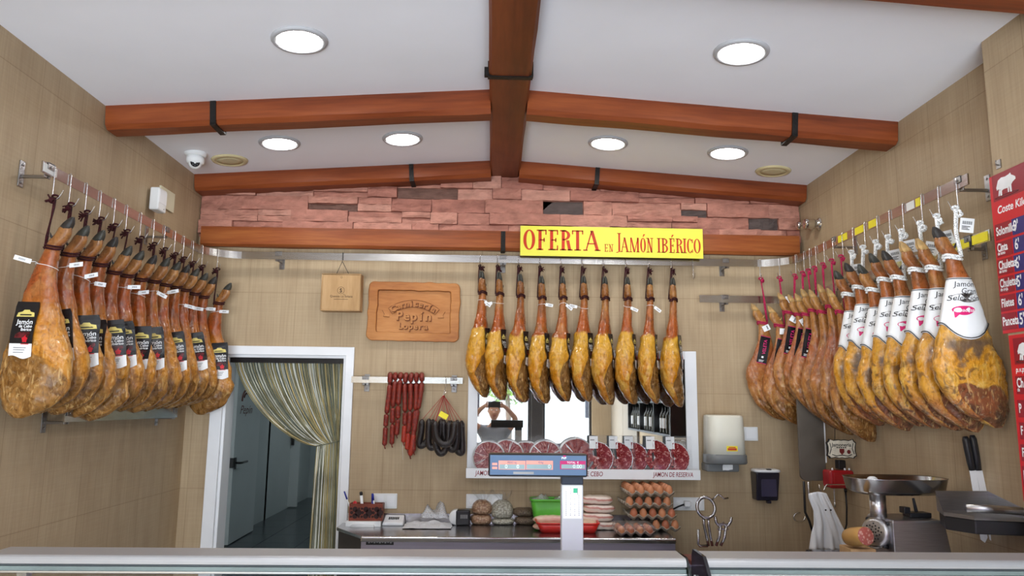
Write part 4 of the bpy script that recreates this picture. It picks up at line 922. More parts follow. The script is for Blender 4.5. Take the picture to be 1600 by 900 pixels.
# ---- yellow offer sign on the rail
SY = RYB-.045
tl, tr, br_, bl = P(813.3, 352.8, Y=SY), P(1097.7, 358, Y=SY), P(1098, 404.8, Y=SY), P(813.3, 399, Y=SY)
rt_ = (tr-tl).normalized(); wS = (tr-tl).length; hS = ((tl-bl).length+(tr-br_).length)/2; c0 = (tl+tr+br_+bl)/4
M_SIGNY = pm('yellow sign board', (.70, .66, .075), .3, var=.02); M_SIGNR = pm('orange red sign paint', (.52, .035, .012), .4)
sg = MB().box(-wS/2, wS/2, -.003, .003, -hS/2, hS/2).build('offer_sign', M_SIGNY, loc=c0, rot=(0, -math.atan2(rt_.z, rt_.x), 0), bevel=.001)
tag(sg, 'yellow OFERTA EN JAMÓN IBÉRICO sign board with red serif letters on the rail', 'sign')
def glyph(mb, ch, x0, x1, y0, y1, tk, th):
    """roman letter with serifs drawn in the box, thick stems tk, hairlines th"""
    W_, H_ = x1-x0, y1-y0; Z = -.0036
    def poly(pts): n = len(mb.v); mb.add([(x, Z, y) for x, y in pts], [tuple(range(len(pts)))])
    def bar(a, b, c, d): poly([(a, c), (b, c), (b, d), (a, d)])
    def stem(x, ya=y0, yb=y1, s=1, top=True, bot=True):
        bar(x, x+tk, ya, yb); e = tk*.55*s
        if bot: bar(x-e, x+tk+e, ya, ya+th)
        if top: bar(x-e, x+tk+e, yb-th, yb)
    def diag(xa, ya, xb, yb, w): poly([(xa, ya), (xa+w, ya), (xb+w, yb), (xb, yb)])
    def ring(cx, cy, rx, ry, a0, a1, tx, ty, n=22):
        for i in range(n):
            A0, A1 = R(a0+(a1-a0)*i/n), R(a0+(a1-a0)*(i+1)/n)
            poly([(cx+rx*math.cos(A0), cy+ry*math.sin(A0)), (cx+rx*math.cos(A1), cy+ry*math.sin(A1)), (cx+(rx-tx)*math.cos(A1), cy+(ry-ty)*math.sin(A1)), (cx+(rx-tx)*math.cos(A0), cy+(ry-ty)*math.sin(A0))])
    cx, cy = (x0+x1)/2, (y0+y1)/2
    acc = ch in 'ÓÉ'; b = {'Ó': 'O', 'É': 'E'}.get(ch, ch)
    if acc: poly([(cx-tk*.2, y1+H_*.07), (cx+tk*.3, y1+H_*.07), (cx+tk*1.3, y1+H_*.25), (cx+tk*.2, y1+H_*.25)])
    if b == 'O': ring(cx, cy, W_/2, H_/2, 0, 360, tk, th, 36)
    elif b == 'C': ring(cx, cy, W_/2, H_/2, 45, 315, tk, th, 30); bar(x1-W_*.17, x1-W_*.17+th*1.2, y1-H_*.3, y1-H_*.04); bar(x1-W_*.17, x1-W_*.17+th*1.2, y0+H_*.04, y0+H_*.26)
    elif b in 'FE':
        stem(x0+tk*.5); bar(x0+tk, x1, y1-th, y1); bar(x1-th, x1, y1-H_*.24, y1); bar(x0+tk, x1-W_*.18, cy-th/2, cy+th/2); bar(x1-W_*.18-th, x1-W_*.18, cy-H_*.1, cy+H_*.1)
        if b == 'E': bar(x0+tk, x1, y0, y0+th); bar(x1-th, x1, y0, y0+H_*.24)
    elif b in 'RB':
        stem(x0+tk*.5); xs = x0+tk*1.2; ry = H_*.25 if b == 'R' else H_*.24; cyy = y1-ry
        rx = x1-xs-(W_*.12 if b == 'R' else W_*.06); ring(xs, cyy, rx, ry, -90, 90, tk, th); bar(xs-tk*.4, xs+th, y1-th, y1); bar(xs-tk*.4, xs+th, cyy-ry, cyy-ry+th)
        if b == 'R': diag(x1-tk*1.1, y0, xs+rx*.35, cyy-ry, tk); bar(x1-tk*1.3, x1+tk*.3, y0, y0+th)
        else: r2 = (H_-2*ry+th)/2; ring(xs, y0+r2, x1-xs, r2, -90, 90, tk, th); bar(xs-tk*.4, xs+th, y0, y0+th)
    elif b == 'T': stem(cx-tk/2, top=False); bar(x0, x1, y1-th, y1); bar(x0, x0+th, y1-H_*.2, y1); bar(x1-th, x1, y1-H_*.2, y1)
    elif b == 'A':
        diag(x1-tk*1.25, y0, cx-tk*.55, y1, tk); diag(x0+th*1.2, y0, cx-th*.6, y1, th*1.1); bar(x0+W_*.2, x1-W_*.26, y0+H_*.32, y0+H_*.32+th); bar(x0-th*.5, x0+th*3, y0, y0+th); bar(x1-tk*1.7, x1+th*.5, y0, y0+th)
    elif b == 'N': bar(x0+th, x0+th*2, y0, y1); bar(x1-th*2, x1-th, y0, y1); diag(x1-th*2.2-tk*.3, y0, x0+th*.6, y1, tk*.95); bar(x0-th*.6, x0+th*3.4, y0, y0+th); bar(x1-th*3.6, x1+th*.4, y1-th, y1); bar(x0-th, x0+th*2, y1-th, y1)
    elif b == 'M':
        bar(x0+th, x0+th*2, y0, y1); bar(x1-tk*1.2, x1-tk*.2, y0, y1); diag(cx-tk*.5, y0, x0+th, y1, tk*.9); diag(cx-th*.4, y0, x1-tk*.9, y1, th); bar(x0-th*.4, x0+th*3.4, y0, y0+th); bar(x1-tk*1.6, x1+th*.4, y0, y0+th)
    elif b == 'I': stem(cx-tk/2)
    elif b == 'J': bar(cx, cx+tk, y0+H_*.02, y1); bar(cx-tk*.6, cx+tk*1.5, y1-th, y1); poly([(cx, y0+H_*.02), (cx+tk, y0+H_*.02), (cx-tk*.6, y0-H_*.05), (x0-tk*.3, y0-H_*.02)])
mb = MB(); up_ = lambda u, v: ((u-955.6)/284.4*wS, (378.9-v)/46.2*hS)
k_ = wS/284.4
def word(seq, vt, vb, tk, th):
    for ch, a, b in seq:
        vv = -.011*(a-955.6)*-1*0
        glyph(mb, ch, (a-955.6)*k_, (b-955.6)*k_, (378.7-vb)*k_, (378.7-vt)*k_, tk*k_, th*k_)
word([('O', 818, 836.5), ('F', 839, 854), ('E', 857, 872), ('R', 875, 893), ('T', 893.5, 911), ('A', 912, 937)], 361, 393, 4.9, 1.9)
word([('E', 944, 949.5), ('N', 951, 957.5)], 382, 394, 1.4, .9)
word([('J', 962, 969)], 364, 394, 2.9, 1.2)
word([('A', 968.5, 982), ('M', 983, 998), ('Ó', 999.5, 1008.5), ('N', 1010, 1019.5)], 371, 394, 2.8, 1.2)
word([('I', 1026, 1031.5), ('B', 1032.5, 1043), ('É', 1044.5, 1053), ('R', 1055, 1066.5), ('I', 1066.5, 1071.5), ('C', 1072.5, 1082), ('O', 1083, 1094)], 371, 394, 2.8, 1.2)
plab(mb.build('lettering', M_SIGNR, sg), 'orange red serif lettering')

# ---- carved wooden sign
M_CARVE = wood_mat('varnished carved wood', (.30, .10, .025), (.42, .165, .045), (.50, .22, .07), 4, (.25, 1.6, 1.6), .38)
M_CARVE_D = wood_mat('darker carved groove and letter shade', (.13, .035, .010), (.18, .055, .016), (.24, .08, .025), 4, (.25, 1.6, 1.6), .45)  # darker copy of the wood; also carries the painted letter shade
def rrect(w, h, r, n=16, wob=0, seed=0):
    out = []
    for (cx, cy, a0) in ((w-r, h-r, 0), (-w+r, h-r, 90), (-w+r, -h+r, 180), (w-r, -h+r, 270)):
        for i in range(n+1): a = R(a0+90*i/n); out.append((cx+r*math.cos(a), cy+r*math.sin(a)))
    res = []
    for i in range(len(out)):
        a = Vector(out[i]); b = Vector(out[(i+1) % len(out)]); k = max(1, int((b-a).length/.012))
        for j in range(k): res.append(a.lerp(b, j/k))
    if wob: res = [p+p.normalized()*wob*(noise.noise(Vector((p.x*16, p.y*16, seed)))+.5*noise.noise(Vector((p.x*35, p.y*35, seed)))) for p in res]
    return res
c0 = P(646.5, 487, Y=YB-.02); W2, H2 = (P(718.5, 487, Y=YB-.03)-P(574.5, 487, Y=YB-.03)).length/2, (P(646, 441, Y=YB-.03)-P(646, 533, Y=YB-.03)).length/2
o = empty('carved_sign', (c0.x, YB, c0.z), rot=(0, R(.6), 0)); tag(o, 'varnished carved wooden shop sign with a ribbon hanging left of the golden hams', 'sign')
out = rrect(W2, H2, .035, 10, .006, 3); inn = rrect(W2*.80, H2*.72, .01, 4, .006, 8)
n = 160
def resample(pts, n):
    ds = [0]
    for i in range(len(pts)): ds.append(ds[-1]+(pts[(i+1) % len(pts)]-pts[i]).length)
    res = []; j = 0
    a0 = max(range(len(pts)), key=lambda i: pts[i].x+pts[i].y)
    for k in range(n):
        t = (ds[a0]+ds[-1]*k/n) % ds[-1]; j = max(i for i in range(len(pts)) if ds[i] <= t+1e-9); q = (t-ds[j])/max(1e-9, ds[j+1]-ds[j]); res.append(pts[j].lerp(pts[(j+1) % len(pts)], q))
    return res
out, inn = resample(out, n), resample(inn, n)
def ringv(pts, y, k=1): return [(p.x*k, y, p.y*k) for p in pts]
mb = MB(); mb.loft([ringv(out, -.001), ringv(out, -.026), ringv(out, -.030, .985), ringv(inn, -.030, 1.02), ringv(inn, -.027, 1.0)], 0, False, False)
mb.add(ringv(inn, -.014, .985), [tuple(range(n))], 0)
mb.build('plaque', M_CARVE, o)
mb = MB(); mb.loft([ringv(inn, -.027, 1.0), ringv(inn, -.014, .985)], 0, False, False); plab(mb.build('groove', M_CARVE_D, o), 'dark groove of the border')
# ribbon: an arched band with two tails
def arcp(t, off): a = R(128-76*t); rr = .235+off; return (rr*math.cos(a), rr*math.sin(a)-.185)
mb = MB(); band_ = [arcp(i/20, .022) for i in range(21)]+[arcp(1-i/20, -.022) for i in range(21)]
Mf = Matrix.Translation((0, -.014, 0)) @ Matrix.Rotation(R(90), 4, 'X')
mb.prism(band_, .006, Mf)
for sx in (-1, 1):
    mb.prism([(sx*.150, -.005), (sx*.195, .004), (sx*.182, -.018), (sx*.188, -.034), (sx*.150, -.036)], .004, Mf)
mb.build('ribbon', M_CARVE, o)
mb = MB(); mb.tube([Mf @ Vector((x, y, .0062)) for x, y in band_], .0016, 5, closed=True)
for sx in (-1, 1): mb.tube([Mf @ Vector((x, y, .0045)) for x, y in [(sx*.150, -.036), (sx*.188, -.034), (sx*.182, -.018), (sx*.195, .004)]], .0014, 5)
plab(mb.build('ribbon_outline', M_CARVE_D, o), 'dark carved outline')
def carved(name, items):
    top, sh = MB(), MB()
    for ch, x, y, a, s in items:
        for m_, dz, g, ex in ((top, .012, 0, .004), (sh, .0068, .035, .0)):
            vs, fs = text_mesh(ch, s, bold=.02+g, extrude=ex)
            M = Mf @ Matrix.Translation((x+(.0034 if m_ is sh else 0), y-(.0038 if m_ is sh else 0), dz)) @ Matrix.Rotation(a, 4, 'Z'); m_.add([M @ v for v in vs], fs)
    l = top.build(name, M_CARVE, o); plab(sh.build('letter_painted_shade', M_CARVE_D, l), 'dark painted shade behind the letters')  # offset dark copy of each letter: its shade put into colour
def spaced(word_, s, x0, x1, y): n_ = len(word_); return [(ch, x0+(x1-x0)*i/(n_-1), y, 0, s) for i, ch in enumerate(word_)]
w_ = 'Carnicería'; carved('lettering', [(ch, *arcp(.08+.84*i/(len(w_)-1), 0), R(128-76*(.08+.84*i/(len(w_)-1))-90), .052) for i, ch in enumerate(w_)])
carved('lettering', spaced('Pepín', .078, -.088, .092, -.030)); carved('lettering', spaced('Lopera', .054, -.078, .078, -.092))

# ---- little wooden box hung from the rail
M_BOXW = wood_mat('pale pine box', (.36, .21, .09), (.44, .27, .125), (.50, .32, .16), 4, (1.4, 1.4, .2), .55)
a = P(503, 427, Y=4.50); b = P(562, 486, Y=4.50); wx = (b.x-a.x); hz = a.z-b.z; c0 = (a+b)/2
t = empty('cheese_box', (c0.x, 4.50, b.z)); tag(t, 'small pale wooden box with printed lid hanging on a cord from the back rail', 'wooden box')
mb = MB(); mb.box(-wx/2, wx/2, 0, .085, 0, .006).box(-wx/2, wx/2, 0, .085, hz-.006, hz).box(-wx/2, -wx/2+.007, 0, .085, .006, hz-.006).box(wx/2-.007, wx/2, 0, .085, .006, hz-.006).box(-wx/2+.007, wx/2-.007, .079, .085, .006, hz-.006)
mb.build('body', M_BOXW, t, bevel=.0012)
lid = MB().box(-wx/2+.0075, wx/2-.0075, .003, .008, .0065, hz-.0065).build('sliding_lid', M_BOXW, t, bevel=.001)
mb = MB(); M = frame((0, .0025, hz*.55), (1, 0, 0), UPV)
mb.tube([M @ Vector((.021*math.cos(q), .021*math.sin(q), 0)) for q in [2*PI*i/24 for i in range(24)]], .0009, 5, closed=True)
put_text(mb, 'S', .034, M @ Matrix.Translation((0, -.002, .0006)), bold=.02); put_text(mb, 'Quesos La Solana', .019, M @ Matrix.Translation((.004, -.037, .0006)))
mb.box(-.04, .046, .0018, .0024, hz*.55-.056, hz*.55-.054).box(.012, .028, .0018, .0024, hz*.55-.026, hz*.55-.0245); mb.tube([(.0055*math.cos(q), .0026, hz*.9+.0055*math.sin(q)) for q in [2*PI*i/14 for i in range(14)]], .0008, 5, closed=True)
plab(mb.build('printed_mark', pm('dark brown print', (.06, .035, .02), .6), lid), 'dark printed round mark and words')
hk = P(536, 402, Y=RYB); tp = Vector((hk.x-c0.x, RYB-4.50-.008, RAILZ-b.z+.0235)); mb = MB()
mid = tp+Vector((0, -.006, -.055))
mb.tube([(-.035, .02, hz+.0005), mid, tp+Vector((0, -.006, 0)), tp+Vector((0, .009, .003)), tp+Vector((0, .0115, -.02))], .0018, 6); mb.tube([mid, (.04, .02, hz+.0005)], .0018, 6)
plab(mb.build('cord', M_BLACK, t), 'thin black cord')

# ---- strings of red sausage over the short rail
def skin_mat(name, c1, c2, rough=.3): return pm(name, c2, rough, col2=c1, vscale=60, bump=.5, bscale=140, Coat_Weight=.3, Coat_Roughness=.2)
M_CHO = skin_mat('dark red sausage skin', (.11, .012, .009), (.27, .03, .016)); M_CHO2 = skin_mat('bright red sausage skin', (.26, .02, .012), (.42, .045, .022)); M_TWINE = pm('white twine', (.7, .68, .62), .8)
cu = [609.5, 617.5, 626, 634.5, 643, 651, 659]; cb = [693, 691, 677, 688, 699, 702, 708]; cdx = [-5, -2, -3.5, 0, -2, -1, -15]
lb = ['nearest the doorway, ending in a knot', 'second from the doorway', 'third from the doorway, shortest of the row', 'fourth from the doorway, white thread below', 'fifth from the doorway', 'sixth from the doorway', 'nearest the black puddings, curling at its end']
for i, u in enumerate(cu):
    p0 = P(u, 590, Y=Y4); top_ = z4+.037/2; ln = (cb[i]-587)/258; rs = random.Random(40+i); r0 = .0150+rs.uniform(-.0006, .0008)
    t = empty('sausage_string', (p0.x, Y4, top_)); tag(t, 'dark red sausage string over the short rail, '+lb[i], 'sausage', 'red sausage strings on the short rail')
    segs = [(-.10, .012), (.012, .150+rs.uniform(-.03, .03)), None, None]
    s0 = segs[1][1]; e = ln; m1 = s0+(e-s0)*.52
    def at(s_):      # distance along the string from behind the bar over its top
        if s_ < 0: return Vector((.002*i % .004, .019, s_*1.0))
        if s_ < .05: q = s_/.05*PI; return Vector((0, .019*math.cos(q), .019*math.sin(q)*.85))
        k = (s_-.05)/max(.01, ln); bend = cdx[i]/258*k**1.6
        return Vector((bend+.003*math.sin(s_*16+i), -.019-.004*math.sin(k*3), -(s_-.05)))
    cuts = [-.10, .0, s0+.05, m1+.05, e+.05]
    cuts = [-.10, s0*.55, s0+.10, (s0+.1+e+.05)/2+rs.uniform(-.02, .02), e+.05]
    for j in range(len(cuts)-1):
        a_, b_ = cuts[j]+.0015, cuts[j+1]-.0015; pts = [at(a_+(b_-a_)*q/14) for q in range(15)]
        mb = MB(); mb.tube(pts, lambda q: r0*min(1, .5+2.6*math.sqrt(max(0, min(q, 1-q)))), 12); mb.build('link', M_CHO2 if (i, j) in ((3, 3), (4, 3), (6, 3)) else M_CHO, t)
    mb = MB(); e_ = at(cuts[-1]); mb.tube([e_+Vector((0, 0, .004)), e_+Vector((.002, 0, -.008)), e_+Vector((.006, -.003, -.016))], .004, 6)
    for c_ in cuts[1:-1]: q = at(c_); mb.ball(q, (.005, .005, .004), 8)
    mb.build('knot', M_CHO, t)
    if i == 3: plab(MB().tube([e_, e_+Vector((-.004, 0, -.03)), e_+Vector((.001, 0, -.10))], .0009, 5).build('twine', M_TWINE, t), 'dangling white thread')
# ---- black pudding loops on red strings from one hook
M_MOR = skin_mat('black pudding skin', (.008, .006, .006), (.022, .016, .015), .25); M_RSTR = pm('red string', (.42, .015, .02), .7)
hkp = P(697, 590, Y=Y4); t = link('s_hook', MB().tube([(0, .012, -.006), (0, .010, .017), (0, 0, .0215), (0, -.009, .017), (.001, -.009, -.03), (-.010, -.009, -.075), (-.014, -.012, -.088), (-.010, -.016, -.094), (-.004, -.02, -.084), (.002, -.022, -.066)], .0018, 6).mesh('s_hook', M_CHROME), None, (hkp.x, Y4, z4)); tag(t, 'thin steel hook on the short rail carrying the black puddings', 'hook')
K = Vector((hkp.x-.010, Y4-.014, z4-.092))
loops = [(668, 8, 655, 702, -.020), (680, 9, 654, 705, -.055), (713, 8, 657, 713, -.020), (691, 10, 657, 714, -.095), (704, 10, 656, 708, -.060), (695, 13.5, 658, 700, -.135)]
lbl = ['outermost black pudding loop on the sausage side of its bunch', 'second black pudding loop on the sausage side of its bunch', 'outermost black pudding loop on the mirror side of its bunch', 'second black pudding loop on the mirror side of its bunch', 'low hanging black pudding loop in the middle of its bunch', 'frontmost black pudding loop on top of its bunch']
for i, (u, hw, vt, vb, dy) in enumerate(loops):
    y = Y4-.03+dy*1.08; tp_, bt_ = P(u, vt, Y=y), P(u, vb, Y=y); w_ = hw/250; RR = .0195; zt_ = tp_.z; zb_ = bt_.z+RR; xb = tp_.x
    sk = (u-692)/250*.35; pts = []
    for k in range(25):
        a = PI*k/24; q = math.sin(a); pts.append(Vector((xb-w_*math.cos(a)*(1+.10*q)+sk*q*q, y, zt_+(zb_-zt_)*q**.75)))
    o = MB().tube([tuple(p) for p in crom([tuple(p) for p in pts], 2)], lambda q: .0195*min(1, .35+4*math.sqrt(max(0, min(q, 1-q)))), 12).build('black_pudding', M_MOR); tag(o, lbl[i], 'sausage', 'black puddings on the short rail')
    mb = MB(); kk = K+Vector(((i-2.5)*.0012, (i-2.5)*.001, .002))
    mb.tube([pts[0]+Vector((0, 0, -.003)), kk], .0014, 5); mb.tube([pts[-1]+Vector((0, 0, -.003)), kk], .0014, 5); plab(mb.build('red_string', M_RSTR, o), 'red string')
p = P(693, 649, Y=Y4-.13); o = MB().box(-.026, .026, -.001, .001, -.016, .016).build('price_tag', M_YEL, loc=p, rot=(R(-12), R(28), 0)); tag(o, 'small yellow tag on the red strings of the black puddings', 'tag')

# ---- mirror in its white frame with shelf
FX0, FX1, FZ0, FZ1 = P(730, 700, Y=YB-.03).x, P(1089, 600, Y=YB-.03).x, P(910, 747, Y=YB-.1).z, P(1085, 549, Y=YB-.03).z
MX0, MX1, MZ1 = P(746, 650, Y=YB-.03).x, P(1071, 600, Y=YB-.03).x, FZ1-.05
mir = empty('mirror', ((FX0+FX1)/2, YB, FZ0)); tag(mir, 'wide wall mirror in a white frame with a lettered shelf below the golden hams', 'mirror')
ox = -(FX0+FX1)/2; hF = FZ1-FZ0
mb = MB(); mb.box(FX0+ox, FX1+ox, -.018, -.001, 0, hF); mb.box(FX0+ox, MX0+ox, -.030, -.018, .03, hF).box(MX1+ox, FX1+ox, -.030, -.018, .03, hF).box(MX0+ox, MX1+ox, -.030, -.018, hF-.05, hF)
mb.build('frame', M_WHITEP, mir, bevel=.002)
m_, b_ = newmat('mirror silver'); b_.inputs['Metallic'].default_value = 1; b_.inputs['Roughness'].default_value = .015; b_.inputs['Base Color'].default_value = (.86, .88, .87, 1)
MB().box(MX0+ox, MX1+ox, -.022, -.0185, .03, hF-.05).build('mirror_glass', m_, mir)
sx0, sx1 = P(728, 742, Y=YB-.125).x, P(1094.5, 742, Y=YB-.125).x; lipz = P(910, 733, Y=YB-.125).z-FZ0
mb = MB(); mb.box(sx0+ox, sx1+ox, -.118, -.0305, .0, .014); mb.box(sx0+ox, sx1+ox, -.126, -.1185, -.004, lipz)
sh = mb.build('shelf', M_WHITEP, mir, bevel=.0015)
M_DKRED = pm('dark red lettering paint', (.26, .012, .025), .5)
mb = MB()
def shelf_text(s, u0, u1):
    xa, xb = P(u0, 741, Y=YB-.126).x+ox, P(u1, 741, Y=YB-.126).x+ox; vs, fs = text_mesh(s, .042, bold=.008, shear=.12); w0 = min(v.x for v in vs); w1 = max(v.x for v in vs)
    k = (xb-xa)/(w1-w0); mb.add([(xa+(v.x-w0)*k, -.1266, lipz*.47+v.y*.92) for v in vs], fs)
for s_, u0, u1 in (('JAMON', 742, 767), ('JAMON DE CEBO', 882, 942), ('JAMON DE RESERVA', 1020, 1083)):
    mb = MB(); shelf_text(s_, u0, u1); plab(mb.build('lettering', M_DKRED, sh), 'dark red capital lettering')
SHZ = FZ0+.0145

# ---- packs of sliced ham on that shelf
def meat(name, c1, c2, c3):
    m, b = newmat(name); N, L = nt(m); tc = N.new('ShaderNodeTexCoord'); n1 = N.new('ShaderNodeTexNoise'); n1.inputs['Scale'].default_value = 42; n1.inputs['Detail'].default_value = 4; n1.inputs['Distortion'].default_value = 2; L.new(tc.outputs['Object'], n1.inputs[0])
    rp = N.new('ShaderNodeValToRGB'); e = rp.color_ramp.elements; e[0].position, e[1].position = .40, .66; e[0].color = (*c1, 1); e[1].color = (*c3, 1); x = e.new(.55); x.color = (*c2, 1)
    L.new(n1.outputs[0], rp.inputs[0]); L.new(rp.outputs[0], b.inputs['Base Color']); b.inputs['Roughness'].default_value = .25; b.inputs['Coat Weight'].default_value = .5; return m
M_MEAT = meat('sliced cured ham', (.16, .010, .014), (.27, .028, .03), (.62, .34, .30)); M_MEAT2 = meat('deep red sliced ham', (.17, .010, .012), (.24, .018, .018), (.42, .12, .09))
M_FILM = clear('vacuum film', gloss=.0, rough=.10, op=.035, opcol=(.8, .85, .88)); M_SILVER = pm('silver plate', (.72, .73, .74), .3, .6, bump=.3, bscale=30)
def pack(u, v, r, dy, kind, label, seed):
    rs = random.Random(seed); y = YB-.045-dy; c = P(u, v, Y=y); rr = r/258
    lean_ = .10; t = empty('ham_pack', (c.x, y, SHZ), rot=(-lean_, 0, 0)); tag(t, label, 'packaged ham', 'packs of sliced ham on the mirror shelf'); cz = rr+.004
    Mr = Matrix.Translation((0, 0, cz)) @ Matrix.Rotation(R(90), 4, 'X')
    if kind != 'half':
        MB().lathe([(.0005, 0), (rr, 0), (rr+.002, .0015), (rr, .003), (.0005, .003)], 40, M=Mr).build('plate', M_SILVER, t)
        mb = MB(); nsl = 16 if kind == 'round' else 9
        for k in range(nsl):
            a0 = 2*PI*k/nsl+rs.uniform(-.1, .1); a1 = a0+2*PI/nsl*1.25; z0, z1 = .0035+.0005*(k % 3), .0075+.0012*rs.random(); r1 = rr*rs.uniform(.88, .97)
            vs = []; n_ = 6
            for q in range(n_+1):
                a = a0+(a1-a0)*q/n_; zz = z0+(z1-z0)*q/n_+.0012*math.sin(q*2+k); vs += [Vector((rr*.12*math.cos(a), rr*.12*math.sin(a), zz)), Vector((rr*.55*math.cos(a), rr*.55*math.sin(a), zz+.0015*math.sin(q*1.7+k))), Vector((r1*math.cos(a), r1*math.sin(a), zz))]
            fs = []
            for q in range(n_):
                b_ = q*3
                for w in (0, 1): fs.append((b_+w, b_+w+1, b_+w+4, b_+w+3))
            mb.add([Mr @ v_ for v_ in vs], fs, 0, True)
        mb.lathe([(.0005, .0085), (rr*.2, .0075), (rr*.25, .004)], 16, M=Mr)
        mb.build('ham_slices', M_MEAT if kind == 'round' else M_MEAT2, t)
        mb = MB(); w, h = rr*1.08, rr*2.32; n_ = 14; vs = []; fs = []
        for i in range(n_+1):
            for j in range(n_+1):
                x = -w+2*w*i/n_; z = h*j/n_; d = math.hypot(x, z-cz)/rr; k_ = max(0, 1-d*.92); edge = 1-max(0, (j-9)/5*abs(i-7)/7*.5)
                vs.append((x*edge, -.004-.011*min(1, k_*3)-.003*noise.noise(Vector((x*30, z*30, seed))), z+.004*noise.noise(Vector((x*20, seed, 2)))*(j == n_)))
        for i in range(n_):
            for j in range(n_): a = i*(n_+1)+j; fs.append((a, a+n_+1, a+n_+2, a+1))
        mb.add(vs, fs, 0, True); plab(mb.build('film', M_FILM, t), 'clear crinkled film bag')
    else:
        w, h = .082, .235
        mb = MB(); mb.box(-w, w, .0, .0012, .001, h); plab(mb.build('film', M_FILM, t), 'clear vacuum pouch')
        # half-round fan of slices, straight edge towards the tag side
        Mh = Matrix.Translation((-.03, -.001, cz)) @ Matrix.Rotation(R(90), 4, 'X'); q0, q1 = -95, 92
        mb = MB(); ring0 = [(0, 0)]+[(rr*math.cos(R(q0+(q1-q0)*k/24)), rr*math.sin(R(q0+(q1-q0)*k/24))) for k in range(25)]; mb.prism(ring0, .002, Mh); mb.build('plate', M_SILVER, t)
        mb = MB(); nsl = 13
        for k in range(nsl):
            a0 = R(q0+(q1-q0)*k/nsl); a1 = a0+R((q1-q0)/nsl)*1.15; vs = []
            for q in range(5):
                a = a0+(a1-a0)*q/4; zz = .0025+.0025*q/4+.0006*rs.random(); r1 = rr*(.93+.05*rs.random())
                for w_, rad in ((0, .08), (1, .35), (2, .7), (3, 1)): vs.append(Mh @ Vector((r1*rad*math.cos(a), r1*rad*math.sin(a), zz+.0012*math.sin(w_*2+k+q))))
            fs = []
            for q in range(4):
                for w_ in range(3): b_ = q*4+w_; fs.append((b_, b_+1, b_+5, b_+4))
            mb.add(vs, fs, 0, True)
        for k in range(6):   # loose slices in the rest of the pouch
            a = rs.uniform(1.8, 4.4); rad = rs.uniform(.3, .95)*rr; ctr = Mh @ Vector((rad*math.cos(a)*.5, rad*math.sin(a), .0028+.0004*k)); M2 = Matrix.Translation(ctr) @ Matrix.Rotation(R(90), 4, 'X') @ Matrix.Rotation(rs.uniform(0, 6), 4, 'Z')
            vs = [M2 @ Vector((.024*x, .011*y_, .001*math.sin(x*3))) for x in (-1, -.33, .33, 1) for y_ in (-1, 0, 1)]; mb.add(vs, [(i*3+j, i*3+3+j, i*3+4+j, i*3+1+j) for i in range(3) for j in range(2)], 0, True)
        mb.build('ham_slices', M_MEAT, t)
        plab(MB().box(-.076, -.024, -.0062, -.005, h-.078, h-.004).box(-.07, -.045, -.0066, -.0061, h-.03, h-.024, 1).build('price_label', [M_PAPER, M_GREYINK], t), 'white paper label')
    return t
P0 = [(764, 707, 25, .052, 'round', 'round pack of sliced ham closest to the black puddings'), (793, 706, 26, .040, 'round', 'round pack of sliced ham, second from the black puddings'), (822, 706, 25, .028, 'round', 'round pack of sliced ham, third from the black puddings'), (853, 706, 26, .046, 'round', 'round pack of sliced ham, fourth from the black puddings'),
      (900, 706, 28, .03, 'solid', 'round pack of solid dark red ham slices at the middle of the shelf'), (941, 708, 25, .045, 'half', 'pouch with a half fan of ham beside the dark red round pack'), (972, 708, 25, .035, 'half', 'pouch with a half fan of ham, second after the dark red round pack'),
      (996, 708, 25, .025, 'half', 'narrowly seen pouch of ham, third after the dark red round pack'), (1030, 708, 27, .042, 'half', 'pouch with a wide ham fan, second from the towel dispenser'), (1061, 709, 25, .032, 'half', 'pouch with a half fan of ham nearest the towel dispenser')]
for i, a_ in enumerate(P0): pack(*a_, 300+i)

# ---- strand curtain in the doorway
M_STR = [pm('olive gold strand', (.36, .31, .15), .3, var=.3), pm('pale green strand', (.50, .50, .40), .25, var=.2), pm('white strand', (.74, .75, .68), .25), pm('grey green strand', (.16, .165, .11), .3), pm('amber strand', (.48, .37, .16), .3)]
mb = MB(); rs = random.Random(3); CY = YB+.06; n_ = 150; zt_ = DZ-.03
tie = P(499, 697, Y=CY)
for i in range(n_):
    q = i/(n_-1); xt = DX0+.035+(DX1-DX0-.07)*q; xk = tie.x-.012+(.13)*q**.9+rs.uniform(-.006, .006); yk = CY+rs.uniform(-.02, .02); zk = tie.z+.028*q+rs.uniform(-.006, .006)
    sag = (1-q)*.10; pts = []
    for k in range(13):
        s_ = k/12; e = s_**(1.0+.9*(1-q)*0+.0); x = xt+(xk-xt)*(s_**1.35 if q < .85 else s_); z = zt_+(zk-zt_)*(1-(1-s_)**(1.0+.55*(1-q)))
        pts.append((x, CY+(yk-CY)*s_+.012*math.sin(i*1.7)*(1-s_)+.004*math.sin(k+i), z))
    xb = tie.x-.035+.185*q+rs.uniform(-.008, .008)
    for k in range(1, 8): s_ = k/7; pts.append((xk+(xb-xk)*(s_**.6), yk+.015*math.sin(i*2.3)*s_, zk-(zk-.02)*s_))
    mb.tube(pts, .0032, 5, rs.choice((0, 0, 1, 1, 2, 3, 3, 4)), caps=False)
o = mb.build('strand_curtain', M_STR); tag(o, 'olive and pale green strand curtain gathered to one side of the doorway', 'curtain', kind='stuff')
MB().tube([(tie.x-.02, CY-.03, tie.z), (tie.x+.04, CY-.034, tie.z+.012), (DX1-.02, CY-.02, tie.z+.035), (DX1-.02, CY+.03, tie.z+.035), (tie.x+.04, CY+.036, tie.z+.01), (tie.x-.02, CY+.03, tie.z)], .003, 6, closed=True).build('tieback', M_STR[3], o)
